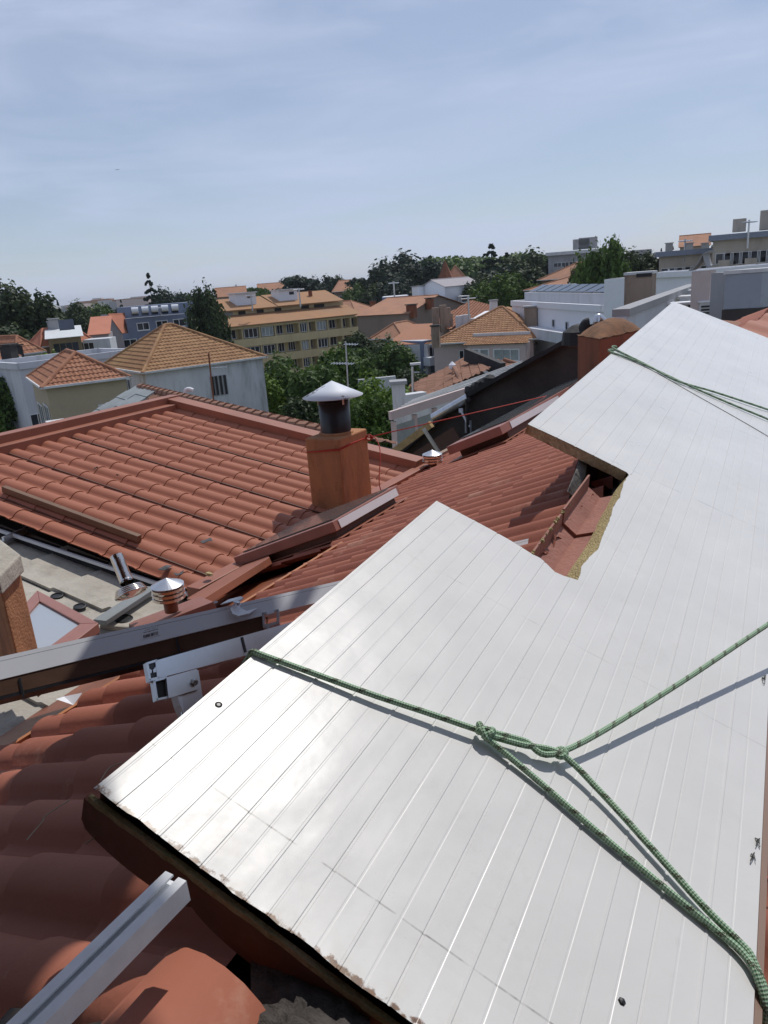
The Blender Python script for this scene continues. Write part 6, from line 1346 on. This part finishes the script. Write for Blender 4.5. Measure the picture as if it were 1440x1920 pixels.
# ---- aerials and cables over the roofs
def aerial(x, y, rng, hgt, label, dish=False):
    q = RG(x, y, rng); root = thing('roof_aerial', q-V((0,0,hgt)), label, 'aerial', 'roof aerials above the town'); m = MB(); t_ = rng*.0011; m.tube([q-V((0,0,hgt)), q], t_, 5); m.build('mast', 'steel', root)
    m = MB(); a = q-V((0,0,hgt*.08)); sx = dirv(60+x%50); m.tube([a-sx*hgt*.3, a+sx*hgt*.3], t_*.7, 4)
    for k in range(6): p = a+sx*hgt*(.3-.1*k-.03); s2 = V((-sx.y,sx.x,0)); m.tube([p-s2*hgt*.14, p+s2*hgt*.14], t_*.5, 4)
    m.build('crossbar', 'steel', root)
    if dish: m = MB(); m.lathe(q-V((0,0,hgt*.5)), [(.001,.06),(.2,.03),(.38,-.05)], 14, V((.6,-.7,.4))); m.build('dish', 'ledge', root)
for a in ((878,556,76,2.4,'thin roof aerial above the salmon row house roof'),(1005,548,84,2.6,'roof aerial on the grey white block beside its left end'),(1068,530,84,2.4,'roof aerial behind the solar panels of the grey white block'),(1254,505,49,1.4,'small aerial on the white penthouse right of the stained chimney'),(1285,448,112,3.0,'aerial on the lower tan apartment block'),(1405,412,104,3.2,'tall aerial on the tan apartment block at the right border'),(1143,452,171,4.5,'aerial on the pale blue grey apartment block'),(560,540,128,3.0,'thin aerial on the yellow apartment roof'),(470,552,127,2.6,'short aerial on the left half of the yellow apartment roof'),(738,528,150,3.4,'aerial above the white and blue balcony house'),(300,575,112,2.2,'aerial among the white tanks of the blue apartment block')):
    aerial(*a, dish=(a[0] in (1254,1005)))
# ================================================================== TREES
def crown_mesh(name, kind, seed, nleaf, mt, leaf=.30):
    rn = random.Random(seed); bm_v = []; bm_f = []; ZS = {'broad': 1.9, 'cedar': 2.2, 'umbrella': 1.6}.get(kind, 1.0)
    def leafq(p, n, s):
        n = (n + V((rn.uniform(-1,1), rn.uniform(-1,1), rn.uniform(-1,1)))*.8).normalized(); a = n.orthogonal().normalized(); b = n.cross(a); t = rn.uniform(0, 6.28); a, b = a*math.cos(t)+b*math.sin(t), b*math.cos(t)-a*math.sin(t)
        k = len(bm_v); s2 = s*rn.uniform(.5,1.3); zz = 1/ZS; e = lambda q: V((q.x, q.y, q.z*zz)); bm_v.extend([p+e(a*s2), p+e(b*s2*.6), p-e(a*s2), p+e(n*s2*.25-b*s2*.6)]); bm_f.append((k,k+1,k+2,k+3))
    blobs = []
    if kind == 'broad':
        for i in range(26):
            t = rn.uniform(0, 6.28); z = rn.uniform(-.75, 1); rr = math.sqrt(max(0, 1-z*z))*rn.uniform(.55,.95); blobs.append((V((math.cos(t)*rr*.72, math.sin(t)*rr*.72, .5+z*.36)), rn.uniform(.16,.30), .85))
    elif kind == 'tall':
        for i in range(34):
            z = rn.uniform(.06, .96); rr = (.34*math.sin(math.pi*min(1,z*1.02+.04))**.6)*rn.uniform(.4,1); t = rn.uniform(0,6.28); blobs.append((V((math.cos(t)*rr, math.sin(t)*rr, z)), rn.uniform(.09,.16), 1.5))
    elif kind == 'cedar':
        for i in range(26):
            z = rn.uniform(.25, .95); rr = rn.uniform(.2, 1.0)*(1.05-z*.55); t = rn.uniform(0,6.28); blobs.append((V((math.cos(t)*rr*.8, math.sin(t)*rr*.8, z)), rn.uniform(.16,.30), .30))
    elif kind == 'conifer':
        nt_ = 13
        for i in range(nt_):
            z = .10+.895*i/(nt_-1); R_ = .30*(1-z)**.8+.012
            for k in range(max(3, int(9*(1-z)+3))):
                t = k*6.28/max(3, int(9*(1-z)+3))+i*.7+rn.uniform(-.2,.2)
                for f in (.35,.7,1.0): blobs.append((V((math.cos(t)*R_*f, math.sin(t)*R_*f, z-.03*f+rn.uniform(-.01,.01))), (.010+.045*(1-z)), .45))
    elif kind == 'umbrella':
        for i in range(30):
            t = rn.uniform(0,6.28); rr = math.sqrt(rn.random()); blobs.append((V((math.cos(t)*rr*.95, math.sin(t)*rr*.95, .78-.30*rr*rr+rn.uniform(-.16,.08))), rn.uniform(.14,.24), .62))
    elif kind == 'palm':
        for k in range(26):
            t = k*2.4; el = rn.uniform(-.5,.9)
            for j in range(10):
                f = (j+1)/10; p = V((math.cos(t)*f*.5*math.cos(el*.6), math.sin(t)*f*.5*math.cos(el*.6), .85+f*.35*math.sin(el)-f*f*.25)); leafq(p, V((0,0,1)), .05); leafq(p+V((.02,.01,-.01)), V((0,1,0)), .05)
    pw = 1 if kind == 'conifer' else 2; tot = sum(b[1]**pw for b in blobs) or 1
    for c, r, fl in blobs:
        for i in range(int(nleaf*r**pw/tot)+1):
            d = V((rn.gauss(0,1), rn.gauss(0,1), rn.gauss(0,1))).normalized(); q = r*rn.uniform(.55,1.08)*(1+.18*math.sin(7*d.x+5*d.y+seed)); leafq(c+V((d.x*q, d.y*q, d.z*q*fl)), d, leaf)
    me = bpy.data.meshes.new(name); me.from_pydata(bm_v, [], bm_f); me.materials.append(M[mt]); return me
def trunk_mesh(seed, hgt=.55, r=.035, limbs=7, lean=0):
    rn = random.Random(seed); m = MB(); m.tube([V((0,0,0)), V((.01,0,hgt*.5)), V((lean,.01,hgt)), V((lean*1.2,.0,hgt*1.35))], [r*1.25, r, r*.75, r*.3], 9)
    for k in range(limbs):
        t = k*2.4; z = hgt*rn.uniform(.55,1.1); p = V((lean*z/hgt,0,z)); L_ = rn.uniform(.25,.45); q = p+V((math.cos(t)*L_, math.sin(t)*L_, rn.uniform(.12,.3))); m.tube([p, p.lerp(q,.5)+V((0,0,.05)), q], [r*.5, r*.35, r*.12], 6)
    me = bpy.data.meshes.new('trunk'); me.from_pydata(m.v, [], m.f); me.materials.append(M['bark']); return me
PROTO = {}
def proto(kind, mt, var):
    k = (kind, mt, var)
    if k not in PROTO:
        nl, lf = {'broad': (15000,.052), 'tall': (15000,.026), 'cedar': (13000,.05), 'conifer': (20000,.017), 'umbrella': (16000,.042), 'palm': (0,.05)}[kind]
        th = {'conifer': (.68,.012,0), 'palm': (.62,.022,0), 'tall': (.6,.02,5)}.get(kind, (.5,.035,8))
        PROTO[k] = (crown_mesh('crown', kind, var*17+len(kind), nl, mt, lf), trunk_mesh(var, *th))
    return PROTO[k]
def tree(kind, mt, x, y, r, hgt, wd, label, group=None, var=1, name=None, base=None, rz=0):
    """top of the crown seen at x,y at range r; hgt = height of the whole tree"""
    q = RG(x, y, r); z0 = q.z-hgt; cm, tm = proto(kind, mt, var)
    z0 = min(max(z0, -1), 3); hgt = q.z-z0
    if z0 > 0: z0 = 0; hgt = q.z
    root = thing(name or {'conifer': 'conifer_tree', 'palm': 'palm_tree', 'cedar': 'cedar_tree', 'umbrella': 'pine_tree'}.get(kind, 'broadleaf_tree'), V((q.x, q.y, 0)), label, 'tree', group)
    for nm, me in (('crown', cm), ('trunk', tm)):
        o = bpy.data.objects.new(nm, me); COL.objects.link(o); o.parent = root
        o.scale = ((wd/2, wd/2, q.z*.96) if kind not in ('conifer','tall','palm') else (wd*1.5, wd*1.5, q.z)); o.rotation_euler = (0,0,rz if nm == 'crown' else 0)
        if nm == 'crown' and kind in ('broad','cedar','umbrella'):
            zs = wd/2*{'broad': 1.9, 'cedar': 2.2, 'umbrella': 1.6}[kind]; zs = min(zs, q.z*.98); o.scale = (wd/2, wd/2, zs); o.location = (0,0,q.z-zs*1.02)
    return root
# garden trees, middle
GA = 'trees in the garden between the roofs'
for a in ((552,672,58,9,9,'large dark green garden tree right of the white house wall','leafA',1),(622,650,66,8,9,'bright leafed garden tree in front of the yellow building','leafE',2),(590,690,50,7,7,'dense dark garden tree directly left of the orange chimney cap','leafA',3),
          (700,640,82,8,10,'dark round garden tree right of the television antenna','leafB',1),(745,640,74,8,8,'dark garden tree left of the street lamp','leafA',2),(668,655,70,7,8,'mid green garden tree behind the conical chimney cap','leafA',4),
          (715,712,40,5,5.5,'sunlit yellow green garden tree right of the orange chimney pipe','leafC',1),(690,745,36,4,4.5,'leafy green shrub like tree just right of the orange chimney','leafE',3),(670,628,88,8,8,'dark tree top under the right end of the yellow building','leafB',3),(640,665,90,8,9,'shaded tree below the yellow building windows','leafA',3),(512,700,56,6,5,'narrow bright green tree beside the corner of the white house','leafC',2),(770,690,58,6,5,'dark shrubby tree behind the street lamp','leafB',2),(735,725,44,4,4,'small yellow green citrus tree near the pale pillar','leafC',3),(575,745,40,4,5,'dark low tree at the foot of the garden left of the chimney','leafB',4)):
    x, y, r, hg, wd, l, mt, v_ = a; tree('broad', mt, x, y, r, hg, wd, l, GA, v_, rz=x)
# trees on the left
tree('broad', 'leafB', 32, 533, 120, 16, 14.5, 'huge dark umbrella shaped tree at the left border skyline', None, 1, 'pine_tree')
tree('broad', 'leafB', 38, 612, 100, 8, 16, 'dark low tree under the huge tree at the left border', None, 1)
tree('broad', 'leafA', -5, 700, 64, 5, 6, 'small dark green tree beside the street at the left border', None, 2)
tree('broad', 'leafC', 85, 660, 74, 5, 5.5, 'bright green small tree in front of the olive house', None, 2)
tree('conifer', 'leafD', 107, 563, 135, 9, 4, 'dark narrow conifer right of the huge left tree', None, 2)
for (x, y, r, wd, mt, l, v_) in ((128,570,170,12,'leafB','dark tree left of the bright green clump on the left skyline',1),(150,572,175,14,'leafA','bright green tree clump behind the orange roof, left half',2),(175,576,180,13,'leafE','pale green tree clump behind the orange roof, right half',3),(205,572,210,10,'leafB','low dark tree right of the pale green clump',4),(320,543,190,15,'leafD','dark tree right of the tall layered conifer',1),(345,546,200,14,'leafB','dark tree clump left of the dense poplar like tree',2),(300,552,200,9,'leafD','dark tree top tucked between layered conifer and roof tanks',3)):
    tree('broad', mt, x, y, r, 10, wd, l, 'trees on the left skyline', v_, rz=x)
tree('conifer', 'leafD', 277, 512, 165, 18, 9.5, 'tall layered araucaria on the left skyline behind the blue apartment block', None, 1)
tree('conifer', 'leafB', 226, 562, 200, 9, 5, 'small dark cypress left of the tall layered araucaria', None, 3)
tree('tall', 'leafB', 379, 549, 100, 13, 4.9, 'dense dark oval tree between blue apartment block and yellow building', None, 1)
tree('conifer', 'leafD', 402, 543, 190, 10, 5, 'small pointed conifer above the left end of the yellow building', None, 2)
tree('palm', 'leafA', 479, 530, 240, 14, 8, 'lone palm on the skyline above the yellow building', None, 1)
SK = 'dark trees on the middle skyline'
for (k, x, y, r, wd, mt, l, v_) in (('cedar',555,516,240,26,'leafD','flat layered cedar left of two dark round trees',1),('broad',598,517,235,17,'leafD','dark round tree right of the first layered cedar',2),('broad',627,520,240,11,'leafB','small umbrella topped dark tree left of the old manor',3),('cedar',575,524,245,22,'leafD','low dark cedar behind the yellow building roof',2),('cedar',700,505,215,24,'leafD','layered cedar left of the biggest dark tree',3),('broad',758,478,205,28,'leafD','biggest dark round tree on the middle skyline',1),('broad',735,500,215,22,'leafB','dark tree filling the left flank of the biggest one',4),('broad',790,492,225,22,'leafD','dark tree at the right flank of the biggest one',3),('broad',720,528,190,20,'leafB','dark low trees under the layered cedar',2),('broad',765,520,185,22,'leafD','dark low tree under the biggest dark tree',1),('broad',670,535,200,12,'leafA','mid green tree right of the old manor',1),
      ('conifer',921,457,170,17,'leafD','tall pointed conifer standing above the wood',1),('conifer',950,474,190,12,'leafD','feathery topped conifer right of the tall pointed one',2),('broad',990,474,180,22,'leafB','dark round tree right of the feathery conifer',1),('broad',1010,486,185,18,'leafB','dark tree left of the pale blue grey apartment block',2),('broad',935,505,165,20,'leafD','dark bulky tree at the foot of the tall conifer',3),('broad',905,512,165,15,'leafD','dark tree left foot of the tall conifer',4),('broad',975,505,160,20,'leafB','dark tree behind the bright green pair',4),
      ('broad',927,522,125,11,'leafE','bright green tree left of pair near the grey white block',1),('broad',964,510,128,11,'leafE','bright green tree right of pair near the grey white block',2),('broad',895,520,150,10,'leafB','dark shrubby tree beside the grey flat fronted house',1)):
    tree(k, mt, x, y, r, 14, wd, l, SK, v_, rz=x)
for (x, y, r, wd, l, v_) in ((1116,479,88,5.4,'tall dense green tree left of pair before the pale apartment block',1),(1149,484,86,5.2,'tall dense green tree right of pair before the pale apartment block',2)):
    tree('tall', 'leafA', x, y, r, 13, wd, l, 'tall dense trees right of centre', v_, rz=x)
for i, (x, y, r, wd, mt, l) in enumerate(((1170,474,120,10,'leafB','dark tree just right of the tall dense pair'),(1195,476,122,11,'leafB','dark tree in the middle of the right tree belt'),(1222,478,125,10,'leafD','dark tree at the right end of the right tree belt'),(1095,500,95,6,'leafB','dark low tree at the left foot of the tall dense pair'))):
    tree('broad', mt, x, y, r, 12, wd, l, 'dark tree belt right of centre', i+1, rz=x)
for i, (x, y) in enumerate(((1240,466),(1262,463),(1335,460),(1345,458))): tree('conifer', 'leafD', x, y, 260, 12, 6, ('tiny pointed conifer left of the far orange roofs', 'tiny pointed conifer above the lower tan block', 'tiny pointed conifer beside the tall tan block, left one', 'tiny pointed conifer beside the tall tan block, right one')[i], 'tiny skyline conifers on the right', 3)
# the wood on the skyline: reads as one mass
wd_v = []; wd_f = []; rn = random.Random(21)
for i in range(150):
    x = rn.uniform(795, 1030); r = rn.uniform(260, 340); y = 490-.02*(x-800)+rn.uniform(-5,5) - (6 if 960 < x < 1010 else 0); q = RG(x, y, r); R_ = rn.uniform(4,7); c = q-V((0,0,R_*.9))
    for k in range(230):
        d = V((rn.gauss(0,1), rn.gauss(0,1), rn.gauss(0,1))).normalized(); p = c+d*R_*rn.uniform(.75,1.05)+V((0,0,-abs(rn.gauss(0,3)) if k % 3 == 0 else 0)); n = (d+V((rn.uniform(-1,1), rn.uniform(-1,1), rn.uniform(-1,1)))*.6).normalized(); a = n.orthogonal().normalized(); b = n.cross(a); s_ = rn.uniform(.5,1.1); kk = len(wd_v); wd_v += [p+a*s_, p+b*s_, p-a*s_, p-b*s_]; wd_f.append((kk,kk+1,kk+2,kk+3))
me = bpy.data.meshes.new('wood'); me.from_pydata(wd_v, [], wd_f); me.materials.append(M['leafA']); o = bpy.data.objects.new('distant_wood', me); COL.objects.link(o); tag(o, 'far green wood closing the skyline behind the villa', 'wood', kind='stuff')
# low green hedgy cover in the garden and far fields of tree tops
def scrub(name, label, n, pick, rng_s, mt, leaf, seed):
    rn = random.Random(seed); vs = []; fs = []
    for i in range(n):
        c, R_ = pick(rn)
        for k in range(90):
            d = V((rn.gauss(0,1), rn.gauss(0,1), abs(rn.gauss(0,1)))).normalized(); p = c+V((d.x*R_, d.y*R_, d.z*R_*.8))*rn.uniform(.7,1.05); nn = (d+V((rn.uniform(-1,1), rn.uniform(-1,1), rn.uniform(-1,1)))*.7).normalized(); a = nn.orthogonal().normalized(); b = nn.cross(a); s_ = leaf*rn.uniform(.6,1.3); kk = len(vs); vs += [p+a*s_, p+b*s_*.6, p-a*s_, p-b*s_*.6]; fs.append((kk,kk+1,kk+2,kk+3))
    me = bpy.data.meshes.new(name); me.from_pydata(vs, [], fs); me.materials.append(M[mt]); o = bpy.data.objects.new(name, me); COL.objects.link(o); tag(o, label, 'vegetation', kind='stuff')
def pk(rn):
    x = rn.uniform(500, 770); r = rn.uniform(34, 100); q = RG(x, 700, r); return V((q.x, q.y, rn.uniform(.2,1.8))), rn.uniform(.8,1.8)
scrub('garden_scrub', 'tangled low green scrub under the garden trees', 190, pk, 0, 'leafA', .18, 5)
def pk2(rn):
    x = rn.uniform(-60, 1500); r = rn.uniform(380, 1500); q = RG(x, 560, r); return V((q.x, q.y, rn.uniform(1,4))), rn.uniform(4,9)
scrub('far_tree_cover', 'far off tree tops filling the ground toward the skyline', 420, pk2, 0, 'leafB', 1.3, 6)
gw = [GZ(560,760,.01), GZ(740,745,.01), GZ(760,700,.01), GZ(520,710,.01)]
m = MB(); m.face([V((-16,24,.01)), V((14,24,.01)), V((14,110,.01)), V((-24,110,.01))]); o = m.build('garden_lawn', 'lawn', origin=(0,60,.01)); tag(o, kind='structure')
hh_ = House('garden_wall', 'long pale garden wall between the trees behind the orange chimney', (672,712), (742,705), .3, 'whitedirty', rng=52, cat='wall', z0=0); 
# tiny aeroplane in the sky
q = RG(220,318,2600); ap = thing('aeroplane', q, 'tiny distant aeroplane high in the left sky', 'aeroplane'); m = MB(); m.tube([q-V((5,2.4,.6)), q+V((5,2.4,.6))], [.5,.8], 8); m.build('fuselage', 'concrete', ap); m = MB(); m.face([q+V((-1,0,0)), q+V((1.6,0,0)), q+V((-1.6,-7,0)), q+V((-2.6,-7,0))]); m.face([q+V((-1,0,0)), q+V((-2.6,7,.5)), q+V((-1.6,7,.5)), q+V((1.6,0,0))]); m.build('wings', 'concrete', ap)
# filler houses that close the ground between the named ones
rn = random.Random(31); GF = 'mid distance houses filling the town'
adj = ('low', 'wide', 'small', 'narrow', 'plain'); 
for i in range(34):
    az_ = rn.uniform(-30, 30); r = rn.uniform(230, 560); q = dirv(az_)*r; hgt = rn.uniform(5, 9.5); wd, dp = rn.uniform(9,18), rn.uniform(8,12); rot = rn.choice((100,121,31,85)); ux = dirv(rot); uy = V((-ux.y,ux.x,0)); c = V((q.x,q.y,0))
    root = thing('town_house', c, 'x', 'house', GF); wk = rn.randrange(4); root['tmp'] = ('white','cream','pinkish','tan')[wk]
    m = MB(); m.frame(c-ux*wd/2-uy*dp/2, ux*wd, uy*dp, V((0,0,hgt))); m.build('wall', ('white','cream','pink','stainedtan')[wk], root)
    a, b_, cc, d = [c+ux*sx*(wd/2+.4)+uy*sy*(dp/2+.4)+V((0,0,hgt)) for sx, sy in ((-1,-1),(1,-1),(1,1),(-1,1))]; r0_, r1_ = (a+d)/2+ux*dp/2+V((0,0,2.4)), (b_+cc)/2-ux*dp/2+V((0,0,2.4))
    m = MB(); m.face([a,b_,r1_,r0_]); m.face([b_,cc,r1_]); m.face([cc,d,r0_,r1_]); m.face([d,a,r0_]); m.build('roof', 'fartile', root, recalc=True)

# keep only the far fillers something of which can be seen, and say which is which from left to right
bpy.context.view_layer.update(); dg = bpy.context.evaluated_depsgraph_get()
def frame_x(p):
    c = RM.transposed() @ (p-CAM); return (CX + F*c.x/-c.z, CY - F*c.y/-c.z) if c.z < 0 else (-9999, -9999)
def kill(o):
    for c in list(o.children): kill(c)
    bpy.data.objects.remove(o)
def seen(o):
    parts = [o]+list(o.children); own = {x.name for x in parts}; hits = 0
    for x in parts:
        if x.type != 'MESH': continue
        for f in x.data.polygons:
            for p in [x.matrix_world @ f.center] + [x.matrix_world @ (x.data.vertices[i].co*.97+f.center*.03) for i in f.vertices]:
                px, py = frame_x(p)
                if not (4 < px < 1436): continue
                d = (p-CAM); L_ = d.length; d.normalize(); ok, loc, no, idx, ob, mt = C.ray_cast(dg, CAM, d, distance=L_*1.01)
                if ok and ob.name in own: hits += 1
                if hits > 2: return px
    return None
ORD = ('leftmost', 'second', 'third', 'fourth', 'fifth', 'sixth', 'seventh', 'eighth', 'ninth', 'tenth', 'eleventh', 'twelfth', 'thirteenth', 'fourteenth', 'fifteenth', 'sixteenth')
fill = {}
for o in [x for x in COL.objects if x.parent is None and 'tmp' in x]:
    px = seen(o)
    if px is None: kill(o); continue
    fill.setdefault((o['category'], o['tmp']), []).append((frame_x(o.matrix_world.translation)[0], o))
for (cat, colr), lst in fill.items():
    lst.sort(key=lambda q: q[0])
    for i, (px, o) in enumerate(lst):
        pre = ORD[min(i, 15)] + ('' if i == 0 else ' from the left')
        o['label'] = ('%s of the distant %s blocks on the left skyline' if cat == 'building' else '%s of the far %s walled houses with orange hipped roofs in the town') % (pre, colr); del o['tmp']

hz = MB(); hz.frame(V((-6200,-500,-1.5)), V((12400,0,0)), V((0,9700,0)), V((0,0,62))); hzm = bpy.data.materials.new('haze'); hzm.use_nodes = True; t = hzm.node_tree
t.nodes.remove(t.nodes['Principled BSDF']); pv_ = N(t, 'ShaderNodeVolumePrincipled'); pv_.inputs['Color'].default_value = (.86,.91,1,1); pv_.inputs['Density'].default_value = .00012; pv_.inputs['Anisotropy'].default_value = .3
t.links.new(pv_.outputs[0], t.nodes['Material Output'].inputs['Volume']); o = hz.build('haze', hzm, origin=(0,0,0)); tag(o, 'thin pale haze over the far town', 'haze', kind='stuff')
